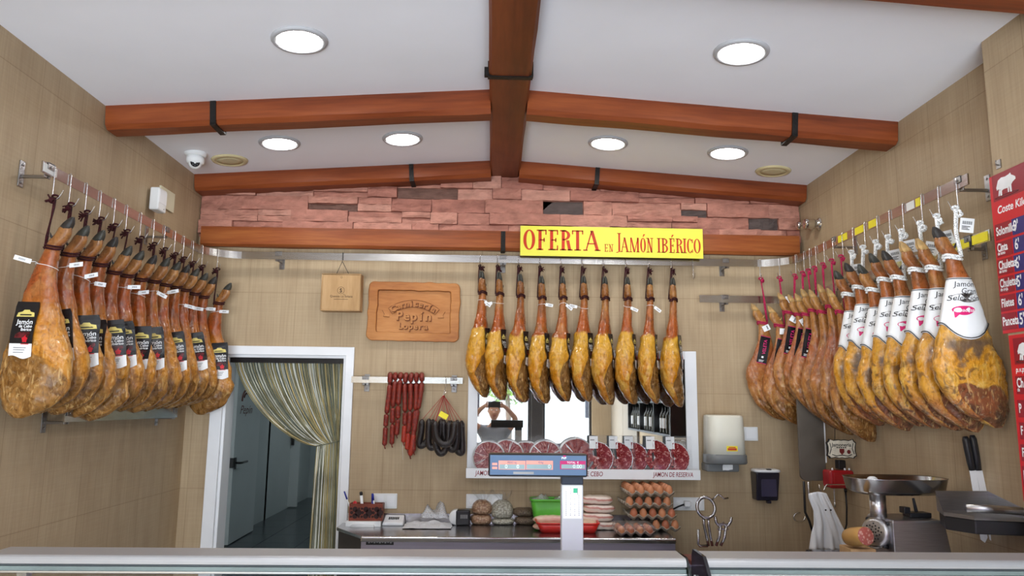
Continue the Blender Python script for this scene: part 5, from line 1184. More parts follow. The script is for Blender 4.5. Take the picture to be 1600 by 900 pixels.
MB().box(DX0+.021, DX1-.021, CY-.012, CY+.012, DZ-.05, DZ-.0205).build('curtain_rail', M_BLACK, o)

# ================================================================ SMALL FITTINGS ON THE BACK WALL
def plate(u0, v0, u1, v1, gangs, label, kind='wall switch', Y=YB):
    a, b = P(u0, v0, Y=Y-.01), P(u1, v1, Y=Y-.01); w, h = b.x-a.x, a.z-b.z
    t = empty('wall_switch' if 'switch' in kind else 'wall_socket', ((a.x+b.x)/2, Y, (a.z+b.z)/2)); tag(t, label, kind)
    MB().box(-w/2, w/2, -.009, 0, -h/2, h/2).build('cover_plate', M_WHITE, t, bevel=.003)
    for g in range(gangs):
        x0 = -w/2+w*g/gangs; x1 = x0+w/gangs; m_ = .010
        o = MB().box(x0+m_, x1-m_, -.0125, -.0092, -h/2+.011, h/2-.011).build('rocker' if 'switch' in kind else 'socket_insert', M_WHITEP, t, bevel=.0015)
        if 'socket' in kind: MB().lathe([(.0005, .0145), (.017, .0145), (.019, .0135), (.019, .0122)], 20, M=Matrix.Translation(((x0+x1)/2, 0, 0)) @ Matrix.Rotation(R(90), 4, 'X')).build('well', M_PAPER, o)
    return t, w, h
plate(583, 771, 620, 795, 2, 'white double switch plate above the pen box', 'wall switch')
plate(728.5, 772, 785, 795, 3, 'white triple socket plate behind the bean bags', 'wall socket')
t_, w_, h_ = plate(1052, 777, 1101, 798, 3, 'white long socket plate with a white plug beside the egg trays', 'wall socket')
o = MB().box(-.035, .0, -.05, -.013, -.012, .02).build('plug_adapter', M_WHITEP, t_, bevel=.004); MB().tube([(-.035, -.03, .0), (-.07, -.035, -.012), (-.10, -.02, -.03), (-.12, -.012, -.06)], .005, 8).build('cable', M_BLACK, o)
plate(1162, 667, 1185, 689, 1, 'white single switch beside the towel dispenser', 'wall switch')
# ---- paper towel dispenser
M_TGREY = pm('grey translucent plastic', (.17, .18, .18), .25, var=.05); M_TCREAM = pm('ivory plastic housing', (.74, .72, .61), .3, var=.02)
Yd = YB-.11; a, b = P(1101, 648, Y=Yd), P(1161, 709, Y=Yd); w = (b.x-a.x); h = a.z-b.z; bz = P(1130, 737, Y=Yd).z; fz = P(1130, 724, Y=Yd).z
t = empty('towel_dispenser', ((a.x+b.x)/2, YB, bz)); tag(t, 'ivory and grey paper towel dispenser on the back wall', 'towel dispenser'); zz = b.z-bz; fz -= bz
def dsec(w, d, z, n=24, p=3.2): return [(math.copysign(abs(math.cos(2*PI*k/n))**(2/p), math.cos(2*PI*k/n))*w/2, -d/2-math.copysign(abs(math.sin(2*PI*k/n))**(2/p), math.sin(2*PI*k/n))*d/2, z) for k in range(n)]
MB().loft([dsec(w*1.02, .215, zz), dsec(w*1.0, .21, zz+h*.5), dsec(w*.97, .205, zz+h*.93), dsec(w*.94, .20, zz+h*.985), dsec(w*.80, .18, zz+h)]).build('housing', M_TCREAM, t)
plab(MB().loft([dsec(w*1.06, .21, fz), dsec(w*1.09, .225, fz+.008), dsec(w*1.08, .222, zz-.006), dsec(w*1.04, .217, zz)]).build('lower_tray', M_TGREY, t), 'grey lower tray')
plab(MB().box(-w*.5, w*.36, -.13, 0, .0, fz).build('mouth', M_TGREY, t, bevel=.008), 'grey mouth')
mb = MB(); rs = random.Random(2); vs = [Vector((.005+.03*(i/4-.5)*2+.004*rs.random(), -.133-.016*rs.random(), fz-.005-.034*(j/3)+.006*rs.random())) for i in range(5) for j in range(4)]
mb.add(vs, [(i*4+j, i*4+4+j, i*4+5+j, i*4+1+j) for i in range(4) for j in range(3)], 0, True); plab(mb.build('paper_end', M_PAPER, t), 'crumpled white paper end')
mb = MB(); x0, x1 = P(1135, 700, Y=Yd-.1).x-(a.x+b.x)/2, P(1152, 700, Y=Yd-.1).x-(a.x+b.x)/2; z0 = P(1140, 705, Y=Yd-.1).z-bz; z1 = P(1140, 697, Y=Yd-.1).z-bz
mb.box(x0, x1, -.2165, -.2145, z0, z1, 0).box(x0+.006, x1-.006, -.2172, -.2164, z0+.005, z1-.012, 1).box(x0+.012, x1-.012, -.2172, -.2164, z1-.010, z1-.005, 1)
plab(mb.build('sticker', [M_YEL, pm('red print on sticker', (.55, .05, .03), .5)], t), 'yellow and red sticker')
# ---- soap dispenser
Ys = YB-.06; a, b = P(1177, 737, Y=Ys), P(1215.5, 782, Y=Ys); w = b.x-a.x; h = a.z-b.z
M_SMOKE = pm('dark smoked plastic', (.022, .02, .032), .12, var=.1)
t = empty('soap_dispenser', ((a.x+b.x)/2, YB, b.z)); tag(t, 'dark smoked soap dispenser with a white lid on the back wall', 'soap dispenser')
MB().loft([[(-w*.46, 0, 0), (w*.46, 0, 0), (w*.46, -.085, 0), (-w*.46, -.085, 0)], [(-w*.5, 0, h), (w*.5, 0, h), (w*.5, -.115, h), (-w*.5, -.115, h)]], 0, False).build('tank', M_SMOKE, t, bevel=.01, seg=3)
MB().box(-w*.30, w*.36, -.108, -.098, .025, h-.014).build('sight_window', pm('violet grey soap window', (.05, .045, .085), .1), t, bevel=.004)
l = MB().loft([dsec(w*1.12, .135, h+.001), dsec(w*1.14, .14, h+.008), dsec(w*1.10, .135, h+.015), dsec(w*.9, .11, h+.018)]).build('lid', M_WHITEP, t)
MB().box(-.012, .014, -.13, -.11, h+.016, h+.022).build('lock', M_BLACK, l)
MB().box(-.012, .012, -.115, -.085, -.012, .004).build('push_lever', M_SMOKE, t, bevel=.003)

# ================================================================ BACK COUNTER AND WHAT STANDS ON IT
CZ = .91; YCF = 4.175
M_STL = pm('brushed counter steel', (.50, .49, .50), .24, 1, var=.08, vscale=6, stretch=(.3, 14, 14)); M_STLV = pm('brushed counter front', (.50, .47, .56), .32, .9, var=.06, vscale=6, stretch=(.3, 14, 14))  # front steel colour carries the violet light of the display tubes
x0, x1 = P(565, 837, Z=CZ).x, P(1054, 840, Z=CZ).x; xl = P(526, 824, Z=CZ).x
yl = P(526, 824, Z=CZ).y
t = empty('back_counter', ((x0+x1)/2, 4.4, 0)); ox = -(x0+x1)/2; tag(t, 'stainless steel back counter below the mirror carrying the eggs', 'counter')
top_ = [(xl+ox, yl-4.4), (x0+ox, YCF-4.4), (x1+ox, YCF-4.4), (x1+ox, YB-4.4-.002), (xl+ox, YB-4.4-.002)]
MB().prism(top_, .018, Matrix.Translation((0, 0, CZ-.018))).build('worktop', M_STL, t, bevel=.003)
plab(MB().box(x0+ox-.002, x1+ox+.004, YCF-4.4-.008, YCF-4.4+.012, CZ-.030, CZ-.001).build('front_edge', M_CHROME, t, bevel=.006), 'bright rolled front edge')
mb = MB(); mb.box(x0+ox, x1+ox, YCF-4.4+.004, YCF-4.4+.02, .05, CZ-.031)
fr = mb.build('front_panel', M_STLV, t)
side = [(xl+ox+.01, yl-4.4+.01), (x0+ox, YCF-4.4+.022), (x1+ox-.01, YCF-4.4+.022), (x1+ox-.01, YB-4.4-.01), (xl+ox+.01, YB-4.4-.01)]
plab(MB().prism(side, CZ-.02-.05, Matrix.Translation((0, 0, .05))).build('carcass', pm('dark brown counter side', (.055, .046, .038), .5), t), 'dark cabinet body')
for k in range(3):
    xa = x0+ox+.02+k*(x1-x0)/3; plab(MB().box(xa, xa+(x1-x0)/3-.03, YCF-4.4-.006, YCF-4.4+.003, .1, CZ-.14).build('door', M_STLV, t, bevel=.002), 'steel cabinet door')
a, b = P(572, 844.5, Y=YCF), P(615, 851.5, Y=YCF)
o = MB().box(a.x+ox, b.x+ox, YCF-4.4-.001, YCF-4.4+.004, b.z, a.z).build('name_plate', M_BLACK, t)
mb = MB(); put_text(mb, 'INFRICO', .020, frame(((a.x+b.x)/2+ox, YCF-4.4-.0016, (a.z+b.z)/2), (1, 0, 0), UPV)) if False else [mb.box(a.x+ox+.012+k*.0145, a.x+ox+.012+k*.0145+.009, YCF-4.4-.0016, YCF-4.4-.0008, b.z+.008+.003*(k % 2), a.z-.008) for k in range(9)]
mb.build('plate_marks', M_GREYINK, o)
plab(MB().box(xl+ox, x1+ox, YB-4.4-.012, YB-4.4-.003, CZ+.0005, CZ+.055).build('splash_strip', M_STL, t), 'low steel upstand')

def on_counter(u, v): return P(u, v, Z=CZ)
# ---- terracotta pen box
M_TERRA = pm('terracotta red wood', (.20, .042, .022), .5, var=.2, vscale=30); M_TERRA_D = pm('dark cut-out', (.03, .012, .012), .7)
p = P(571, 814, Y=4.50); sc = p.y/1150; w = 50*sc; h = 20*sc; dpt = .07; y_ = 4.50; PZ = p.z
t = empty('pen_box', (p.x, y_, PZ)); tag(t, 'terracotta coloured carved pen box beside the doorway end of the counter', 'pen holder')
hz = h+.018; mb = MB(); mb.box(-w/2, w/2, 0, .006, .0, hz).box(-w/2, w/2, dpt-.006, dpt, 0, hz).box(-w/2, -w/2+.006, .006, dpt-.006, 0, hz).box(w/2-.006, w/2, .006, dpt-.006, 0, hz).box(-w/2+.006, w/2-.006, .006, dpt-.006, 0, .006)
bx = mb.build('box', M_TERRA, t, bevel=.001)
mb = MB()
for k in (-1, 0, 1):
    cx = k*w*.32; cz = hz*.48; s = hz*.36
    for j in range(4):
        a = PI/2*j; mb.add([Vector((cx+s*(.15*math.cos(a+q)+.55*math.cos(a)+.42*math.cos(q)), -.0006, cz+s*(.15*math.sin(a+q)+.55*math.sin(a)+.42*math.sin(q)))) for q in [2*PI*i/10 for i in range(10)]], [tuple(range(10))])
    for j in range(4): a = PI/4+PI/2*j; mb.add([(cx+s*.92*math.cos(a)+s*.2*math.cos(q), -.0007, cz+s*.92*math.sin(a)+s*.2*math.sin(q)) for q in [2*PI*i/8 for i in range(8)]], [tuple(range(8))])
plab(mb.build('cut_outs', M_TERRA_D, bx), 'dark rosette cut-outs')
M_BLUE = pm('blue pen plastic', (.02, .03, .30), .3); M_REDP = pm('red plastic', (.58, .015, .02), .3)
def pen(x, y, tx, ty, L, r, mats, label, capz=.72):
    t2 = empty('pen', (p.x+x, y_+y, PZ+.0065), rot=(tx, ty, 0)); tag(t2, label, 'pen', None)
    MB().lathe([(.001, 0), (r*.6, .008), (r, .02), (r, L*capz)], 12).build('barrel', mats[0], t2)
    MB().lathe([(r*1.12, L*capz+.0005), (r*1.12, L*.97), (r*.7, L), (.0005, L)], 12).build('cap', mats[1], t2)
pen(-.072, .03, R(-8), R(-24), .17, .004, (M_WHITEP, M_BLUE), 'blue capped pen leaning in the terracotta box', .70)
pen(-.02, .035, R(-6), R(-8), .155, .0085, (M_WHITEP, M_BLACK), 'fat white marker with black cap standing in the terracotta box', .86)
pen(.035, .03, R(-8), R(-4), .145, .0045, (M_BLUE, M_BLUE), 'plain blue pen standing in the terracotta box')
pen(.052, .04, R(-4), R(-9), .145, .004, (M_WHITEP, M_BLUE), 'white pen with blue cap standing in the terracotta box')
pen(.020, .045, R(-4), R(4), .12, .004, (M_REDP, M_REDP), 'thin red pen almost hidden in the terracotta box')
o = MB().ball((0, 0, .058), (.018, .014, .045), 14).build('tape_dispenser', M_REDP, loc=(p.x-w*.36, y_+.033, PZ+.0065)); tag(o, 'red rounded plastic gadget standing at the end of the terracotta box', 'stationery')
o = MB().box(-.025, .03, -.001, .001, 0, .07).box(-.02, .025, -.0013, -.001, .03, .05, 1).build('note_card', [M_WHITEP, pm('lilac print', (.45, .40, .6), .5)], loc=(p.x+w*.34, y_+.05, PZ+.0065)); tag(o, 'pale card standing at the end of the terracotta box', 'card')
mb = MB()
for k in range(4): mb.box(-.075+.004*k, .07-.003*k, -.04+.002*k, .04, .0045*k, .0045*k+.004, 0, Matrix.Rotation(R(4*k-6), 4, 'Z'))
q = Vector((p.x-.01, 4.50, CZ)); mb.box(-.10, .10, -.02, .10, 0, PZ-CZ-.001); o = mb.build('note_pad', M_PAPER, loc=(q.x, q.y, CZ+.0005)); tag(o, 'pile of white paper slips underneath the terracotta pen box', 'paper')
# ---- calculator-like white terminal
q = on_counter(613, 822.5); t = empty('card_terminal', (q.x, q.y+.012, CZ)); tag(t, 'white little terminal with a black digit window on the counter', 'terminal')
Ms = Matrix.Rotation(R(14), 4, 'X')
MB().loft([[(-.062, 0, 0), (.062, 0, 0), (.062, .10, 0), (-.062, .10, 0)], [(-.060, .0, .018), (.060, .0, .018), (.056, .10, .050), (-.056, .10, .050)]], 0, False).build('housing', M_WHITEP, t, bevel=.006, seg=3)
mb = MB(); [mb.box(-.030+k*.0105, -.030+k*.0105+.0075, -.001, 0, -.016+.002*(k % 2), .014, 0) for k in range(6)]
ob = mb.build('digits', M_INK, t, loc=(0, .052, .0365), rot=(R(-72), 0, 0))
# ---- sheets of wrapping film and paper
q0, q1 = on_counter(628, 827), on_counter(705, 827); q = (q0+q1)/2
mb = MB(); rs = random.Random(9)
def crumple(w, d, hgt, nx, ny, seed, base=0):
    vs = []; fs = []
    for i in range(nx+1):
        for j in range(ny+1):
            x = -w/2+w*i/nx; y = -d/2+d*j/ny; e = min(1, 4*min(i/nx, 1-i/nx, j/ny, 1-j/ny)+.15)
            vs.append((x+.006*noise.noise(Vector((y*20, seed, 1))), y+.006*noise.noise(Vector((x*20, seed, 5))), base+.002+max(0, hgt*e*(.55+.9*noise.noise(Vector((x*17+seed, y*17, 2)))+.4*abs(noise.noise(Vector((x*45, y*45, seed))))))))
    for i in range(nx):
        for j in range(ny): a = i*(ny+1)+j; fs.append((a, a+ny+1, a+ny+2, a+1))
    return vs, fs
o = MB().add(*crumple(q1.x-q0.x, .22, .022, 26, 18, 4)).build('paper_sheets', pm('greyish white wrapping paper', (.62, .63, .65), .4, var=.04), loc=(q.x, q.y+.11, CZ+.0005)); tag(o, 'flat stack of crumpled white wrapping sheets on the counter', 'wrapping paper')
vs, fs = crumple(.17, .10, .085, 22, 14, 11); o = MB().add(vs, fs, 0, True).build('plastic_bag', clear('cloudy plastic bag', gloss=.05, rough=.2, op=.42, opcol=(.75, .77, .79)), loc=(q.x+.03, q.y+.23, CZ+.024)); tag(o, 'crumpled cloudy plastic bag behind the wrapping sheets', 'plastic bag')
# ---- black and white gadget
q = on_counter(719, 822); t = empty('label_printer', (q.x, q.y+.035, CZ)); tag(t, 'small black gadget with a curved white side beside the bean bags', 'printer')
M_ = Matrix.Rotation(R(90), 4, 'X')
MB().box(-.028, .056, -.02, .05, .0, .088).build('body', M_BLACK, t, bevel=.010, seg=3)
plab(MB().lathe([(.0005, 0), (.040, 0), (.044, .006), (.044, .064), (.040, .07), (.0005, .07)], 28, M=Matrix.Translation((-.024, .055, .0445)) @ M_).build('side_cover', M_WHITEP, t), 'rounded white cover')
mb = MB(); [mb.box(.000+k*.011, .008+k*.011, -.0215, -.0203, .040, .062) for k in range(4)]
mb.build('buttons', M_GREYINK, t)
# ---- bags of pulses
def bean(name, c1, c2, sc):
    m, b = newmat(name); N, L = nt(m); tc = N.new('ShaderNodeTexCoord'); v = N.new('ShaderNodeTexVoronoi'); v.inputs['Scale'].default_value = sc; L.new(tc.outputs['Object'], v.inputs[0])
    rp = N.new('ShaderNodeValToRGB'); rp.color_ramp.elements[0].color = (*c1, 1); rp.color_ramp.elements[1].color = (*c2, 1); rp.color_ramp.elements[1].position = .75
    L.new(v.outputs['Distance'], rp.inputs[0]); L.new(rp.outputs[0], b.inputs['Base Color']); b.inputs['Roughness'].default_value = .35; b.inputs['Coat Weight'].default_value = .4
    bp = N.new('ShaderNodeBump'); bp.inputs['Strength'].default_value = .8; bp.inputs['Distance'].default_value = .006; bp.invert = True; L.new(v.outputs['Distance'], bp.inputs['Height']); L.new(bp.outputs[0], b.inputs['Normal']); return m
M_BEANS = [bean('pinkish tan beans', (.58, .40, .26), (.26, .13, .07), 75), bean('white beans', (.68, .66, .56), (.28, .26, .20), 85), bean('brown lentils', (.24, .17, .11), (.10, .065, .04), 140)]
M_BAG = clear('clear bag neck', gloss=.04, rough=.12, op=.10, opcol=(.8, .8, .75))
def bean_bag(u0, u1, vb, vt, z0, mi, label, upright):
    y = on_counter((u0+u1)/2, 823).y+.06; a, b = P(u0, vb, Y=y), P(u1, vb, Y=y); w = b.x-a.x; h = P((u0+u1)/2, vt, Y=y).z-P((u0+u1)/2, vb, Y=y).z; d = .13
    t = empty('bean_bag', ((a.x+b.x)/2, y+.05, z0)); tag(t, label, 'bag of pulses', 'bags of pulses on the counter'); rings = []
    prof = [(0, .80), (.08, .95), (.25, 1.02), (.5, 1.0), (.75, .86), (.92, .62), (1, .34)] if upright else [(0, .78), (.15, .94), (.4, 1.03), (.65, 1.0), (.88, .84), (1, .5)]
    for q, k in prof:
        rings.append([(w/2*k*math.copysign(abs(math.cos(2*PI*j/28))**.7, math.cos(2*PI*j/28))*(1+.06*noise.noise(Vector((j*.9, q*4, mi+z0*9)))), d/2*k*math.copysign(abs(math.sin(2*PI*j/28))**.7, math.sin(2*PI*j/28)), h*q+.004*noise.noise(Vector((j*.6, q*7, mi)))*(0 < q)) for j in range(28)])
    MB().loft(rings).build('contents', M_BEANS[mi], t)
    if upright:
        mb = MB(); n_ = 12; vs = []
        for i in range(n_+1):
            for j in range(6): s_ = i/n_*2-1; vs.append((w*.20*s_*(1+j*.35), .012*math.sin(i*1.9+j)*(1+j*.3), h*.985+.010*j*(1+.25*math.sin(i*1.3))))
        mb.add(vs, [(i*6+j, i*6+6+j, i*6+7+j, i*6+1+j) for i in range(n_) for j in range(5)], 0, True); plab(mb.build('bag_neck', M_BAG, t), 'clear plastic bag neck')
    else:
        plab(MB().box(w*.42, w*.56, -.03, .03, h*.42, h*.46).build('bag_neck', M_BAG, t, bevel=.004), 'clear folded bag end')
    return h
h0 = bean_bag(735, 768, 820, 804, CZ+.001, 0, 'flat bag of pinkish tan beans under the upright tan bag', False)
bean_bag(737, 769, 803, 782, CZ+h0+.003, 0, 'upper bag of pinkish tan beans nearest the black gadget', True)
h1 = bean_bag(768, 804, 821, 811, CZ+.001, 1, 'flat bag of white beans under the upright white bag', False)
bean_bag(767, 802, 810, 783, CZ+h1+.003, 1, 'upper bag of white beans with a gathered clear neck', True)
h2 = bean_bag(804, 839, 820, 807, CZ+.001, 2, 'lower flat bag of brown lentils next to the trays', False)
bean_bag(801, 836, 806, 794, CZ+h2+.003, 2, 'upper bag of brown lentils next to the green tray', False)
# ---- green tray behind, red tray in front
M_GRN = pm('bright green plastic', (.09, .42, .035), .35); M_RED = pm('bright red plastic', (.66, .025, .018), .3)
def tray(name, cx, cy, z, w, d, h, mat, label, fl=.82, rot=0):
    t = empty(name, (cx, cy, z), rz=rot); tag(t, label, 'tray')
    o_ = [rrect(w/2*k, d/2*k, .03*k, 5) for k in (fl, 1.0, .985, fl*.98)]; n_ = 60; o_ = [resample([Vector(q) for q in r], n_) for r in o_]
    rs_ = [[(p_.x, p_.y, zz) for p_ in r] for r, zz in zip(o_, (0, h, h, .005))]
    mb = MB(); mb.loft(rs_, 0, True, True); mb.build('tub', mat, t)
    lip = resample([Vector(q) for q in rrect(w/2, d/2, .03, 5)], n_); plab(MB().tube([(p_.x, p_.y, h) for p_ in lip], .005, 6, closed=True).build('rim', mat, t), 'rolled rim')
    return t
a, b = P(829, 800, Y=4.50), P(905, 800, Y=4.50)
# green tray tilted on its long side against the wall
gt = tray('green_tray', (a.x+b.x)/2, 4.535, CZ+.022, (b.x-a.x), .135, .10, M_GRN, 'bright green plastic tray behind the red meat tray', .80)
gt.location.z = CZ+.0005
gt.children[0].scale = gt.children[1].scale = (1, 1, 1.55)
for k, (x, s) in enumerate(((-.085, 0), (.055, 3))):
    vs, fs = crumple(.13, .09, .05, 16, 12, 20+s); o = MB().add(vs, fs, 0, True).build('plastic_bag', clear('crinkled clear bag', gloss=.1, rough=.15, op=.22, opcol=(.8, .82, .8)), loc=((a.x+b.x)/2+x, 4.535, CZ+.135)); tag(o, 'crinkled clear bag lying in the green tray, %s' % ('towards the bean bags' if k == 0 else 'towards the scale pole'), 'plastic bag')
a, b = on_counter(843, 834), on_counter(934, 834); w = (b.x-a.x)*1.08
rt = tray('meat_tray', (a.x+b.x)/2, a.y+.13, CZ+.001, w, .25, .052, M_RED, 'bright red plastic tray holding pale cuts of meat', .88)
M_FATM = pm('pale pork fat', (.74, .60, .40), .35, col2=(.62, .36, .27), vscale=9, Coat_Weight=.4); M_PORK = pm('pale pink pork', (.66, .32, .27), .35, col2=(.74, .58, .44), vscale=12, Coat_Weight=.4)
def slab(x, y, z, L, wd, th, rz, mat, label, seed, name='pork_cut', grp='pork cuts in the red tray', curve=.1, sq=.6):
    mb = MB(); rings = []
    for i in range(15):
        q = i/14*2-1; k = math.sqrt(max(.05, 1-abs(q)**5)); ring = []
        for j in range(18):
            a = 2*PI*j/18; c_, s_ = math.cos(a), math.sin(a)
            ring.append((q*L/2, wd/2*k*math.copysign(abs(c_)**sq, c_)*(1+.08*noise.noise(Vector((q*3, j, seed)))), th/2*k*math.copysign(abs(s_)**sq, s_)*(1+.12*noise.noise(Vector((q*4, j*.5, seed+3))))+th/2-curve*th*q*q+.003*noise.noise(Vector((q*5, seed, 1)))))
        rings.append(ring)
    o = mb.loft(rings).build(name, mat, loc=(x, y, z), rot=(0, 0, rz)); return tag(o, label, 'meat', grp)
rx, ry = rt.location.x, rt.location.y
slab(rx-.10, ry-.02, CZ+.008, .19, .09, .035, .05, M_FATM, 'pale pork cut at the bean bag end of the red tray', 1)
slab(rx-.085, ry+.06, CZ+.030, .21, .08, .045, -.03, M_PORK, 'raised pink edged pork cut at the back of the red tray', 2)
slab(rx+.105, ry+.02, CZ+.008, .17, .10, .052, -.30, M_FATM, 'pale thick pork cut at the egg end of the red tray', 3)
slab(rx+.09, ry+.075, CZ+.030, .16, .07, .045, -.2, M_PORK, 'pink pork cut behind the thick pale one in the red tray', 5)
# ---- stacked bacon slabs
m_, b_ = newmat('streaky bacon'); N, L = nt(m_); tc = N.new('ShaderNodeTexCoord'); wv = N.new('ShaderNodeTexWave'); wv.bands_direction = 'Z'; wv.inputs['Scale'].default_value = 11; wv.inputs['Distortion'].default_value = 3.5; wv.inputs['Detail'].default_value = 3; wv.inputs['Detail Scale'].default_value = 1.2
L.new(tc.outputs['Object'], wv.inputs[0]); rp = N.new('ShaderNodeValToRGB'); rp.color_ramp.elements[0].color = (.55, .24, .19, 1); rp.color_ramp.elements[1].color = (.76, .64, .54, 1); rp.color_ramp.elements[0].position = .1; rp.color_ramp.elements[1].position = .5; L.new(wv.outputs[0], rp.inputs[0]); L.new(rp.outputs[0], b_.inputs['Base Color']); b_.inputs['Roughness'].default_value = .3; b_.inputs['Coat Weight'].default_value = .6
q = P(934, 800, Y=4.45); zz = CZ+.0005
for i, (dx, L_, rz_, lb) in enumerate(((.015, .20, .0, 'lowest bacon slab of the pile behind the scale pole'), (-.006, .195, -.12, 'second bacon slab up in the pile behind the scale pole'), (.006, .19, -.05, 'third bacon slab up in the pile behind the scale pole'), (-.005, .185, -.16, 'topmost bacon slab of the pile behind the scale pole'))):
    o = slab(q.x+dx, 4.46, zz, L_, .10, .045, rz_, m_, lb, 30+i, 'bacon_slab', 'bacon slabs piled on the counter', .04, .32); zz += .0475
# ---- egg trays and eggs
M_CARTON = pm('grey beige pulp', (.50, .43, .34), .85, var=.12, vscale=25, bump=.5, bscale=120); M_CARTON_P = pm('pinkish pulp', (.50, .36, .30), .85, var=.12, vscale=25, bump=.5)
M_EGG = pm('brown egg shell', (.58, .235, .11), .45, var=.08, vscale=14); M_EGG2 = pm('dark brown egg shell', (.46, .15, .075), .45, var=.1, vscale=14)
mb = MB(); mb.lathe([(.0215*math.sin(PI*(i+.01)/24.02)*(1+.10*math.cos(PI*i/24)), -.029*math.cos(PI*i/24)) for i in range(25)], 20); EGGS = [mb.mesh('egg', M_EGG), mb.mesh('egg', M_EGG2)]
def egg_tray_mesh(nx, ny, pitch, mat):
    mb = MB(); sx, sy = nx*pitch/2, ny*pitch/2; NX, NY = nx*6, ny*6; vs = []; fs = []
    for layer, off in ((0, 0), (1, -.003)):
        b0 = len(vs)
        for i in range(NX+1):
            for j in range(NY+1):
                x = -sx+2*sx*i/NX; y = -sy+2*sy*j/NY; u = x/pitch+nx/2; v = y/pitch+ny/2
                z = .018+.0085*(math.cos(2*PI*u)+math.cos(2*PI*v))
                vs.append((x, y, z+off))
        for i in range(NX):
            for j in range(NY): a = b0+i*(NY+1)+j; fs.append((a, a+NY+1, a+NY+2, a+1))
    k = (NX+1)*(NY+1); rim = [i*(NY+1) for i in range(NX+1)]+[NX*(NY+1)+j for j in range(1, NY+1)]+[i*(NY+1)+NY for i in range(NX-1, -1, -1)]+[j for j in range(NY-1, 0, -1)]
    for a, b in zip(rim, rim[1:]+rim[:1]): fs.append((a, b, b+k, a+k))
    mb.add(vs, fs, 0, True); return mb.mesh('egg_tray', mat)
TR = egg_tray_mesh(5, 5, .054, M_CARTON)
c0 = P(1014, 815, Y=4.40); ty = 4.484; stack = [(0.0, 'lowest'), (.064, 'second'), (.128, 'third'), (.192, 'topmost')]
for k, (dz, nm) in enumerate(stack):
    dx = (.03, .012, -.012, 0)[k]; z0 = CZ+.001+dz; o = link('egg_tray', TR, None, (c0.x+.005+dx, ty, z0), (0, 0, (.02, -.03, .03, 0)[k])); tag(o, '%s grey pulp egg tray of the stack at the end of the counter' % nm, 'egg tray', 'egg trays in the stack')
    for i in range(5):
        for j in range(5 if k == 3 else 1):
            if k == 0 and i < 2: continue
            e = link('egg', EGGS[0 if k == 3 else (i+k) % 2], None, (c0.x+.005+dx+(i-2)*.054, ty+(j-2)*.054, z0+.0365), (0, 0, i*1.3+j)); tag(e, 'brown egg in the %s tray of the egg stack' % ('topmost open' if k == 3 else nm), 'egg', 'eggs in the %s tray' % nm)
# pink carton under clear film in front
FT = egg_tray_mesh(4, 3, .052, M_CARTON_P); q = P(990, 829, Y=4.27); fy = 4.272
t = empty('egg_carton', (q.x, fy, CZ+.001)); tag(t, 'pinkish egg carton under clear film in front of the egg stack', 'egg carton'); link('pulp_tray', FT, t)
MB().loft([[(x*.112, y*.084, z) for x, y in ((-1, -1), (1, -1), (1, 1), (-1, 1))] for z in (.034,)]+[[(x*.100, y*.074, .066) for x, y in ((-1, -1), (1, -1), (1, 1), (-1, 1))]], 0, False).build('film', clear('crisp clear film', gloss=.03, rough=.1, op=.06), t, bevel=.012, seg=3)
for i in range(4):
    for j in range(3): e = link('egg', EGGS[(i+j) % 2], None, (q.x+(i-1.5)*.052, fy+(j-1)*.052, CZ+.0335), (0, 0, i)); e.scale = (.9, .9, .82); tag(e, 'brown egg in the film covered pinkish carton', 'egg', 'eggs in the film covered carton')

# ================================================================ THE SIDE WITH THE MINCER
TZ = .87
t = empty('work_table', (1.45, 3.2, 0)); tag(t, 'stainless work table under the sleeved hams carrying the mincer', 'table')
MB().box(-.47, .505, -.62, .66, TZ-.03, TZ).build('table_top', M_STL, t, bevel=.004)
MB().box(-.42, .46, -.56, .60, .28, .30).build('under_shelf', M_STL, t, bevel=.003)
for sx in (-.44, .475):
    for sy in (-.59, .63): MB().box(sx-.02, sx+.02, sy-.02, sy+.02, 0, TZ-.0305).build('leg', M_STEEL_D, t, bevel=.002)
# ---- mincer
GY = 3.0; c0 = P(1430, 830, Y=GY); k_ = GY/1150; def_ = lambda u, v: (P(u, v, Y=GY).x-c0.x, P(u, v, Y=GY).z-TZ)
t = empty('meat_mincer', (c0.x, GY+.06, TZ)); tag(t, 'stainless meat mincer with a wide oval tray on the work table', 'mincer')
bx0, bz1 = def_(1386, 811); bx1, _ = def_(1468, 811); bx2, _ = def_(1490, 857)
MB().loft([[(bx0, -.10, .0), (bx2, -.10, 0), (bx2, .12, 0), (bx0, .12, 0)], [(bx0+.002, -.095, bz1-.012), (bx1, -.095, bz1-.012), (bx1, .11, bz1-.012), (bx0+.002, .11, bz1-.012)], [(bx0+.008, -.088, bz1), (bx1-.008, -.088, bz1), (bx1-.008, .10, bz1), (bx0+.008, .10, bz1)]], 0, False).build('motor_housing', M_STEEL_D, t, bevel=.004)
nx, nz0 = def_(1385, 808); _, nz1 = def_(1385, 777); hx, hz_ = def_(1374, 838)
M_CAST = pm('cast aluminium', (.55, .55, .56), .35, 1, var=.1, bump=.2)
MB().cyl((nx, 0, nz0-.05), (nx, 0, nz1+.008), .031, .031, 28).build('feed_neck', M_STEEL, t)
hd = MB().lathe([(.030, -.03), (.046, -.02), (.048, .02), (.058, .028), (.060, .050), (.052, .058), (.044, .060), (.0005, .061)], 32, M=Matrix.Translation((bx0+.01, -.0, hz_)) @ Matrix.Rotation(R(-78), 4, 'Y') @ Matrix.Rotation(R(28), 4, 'X')).build('mincing_head', M_CAST, t)
mb = MB(); Mh = Matrix.Translation((bx0+.01, -.0, hz_)) @ Matrix.Rotation(R(-78), 4, 'Y') @ Matrix.Rotation(R(28), 4, 'X')
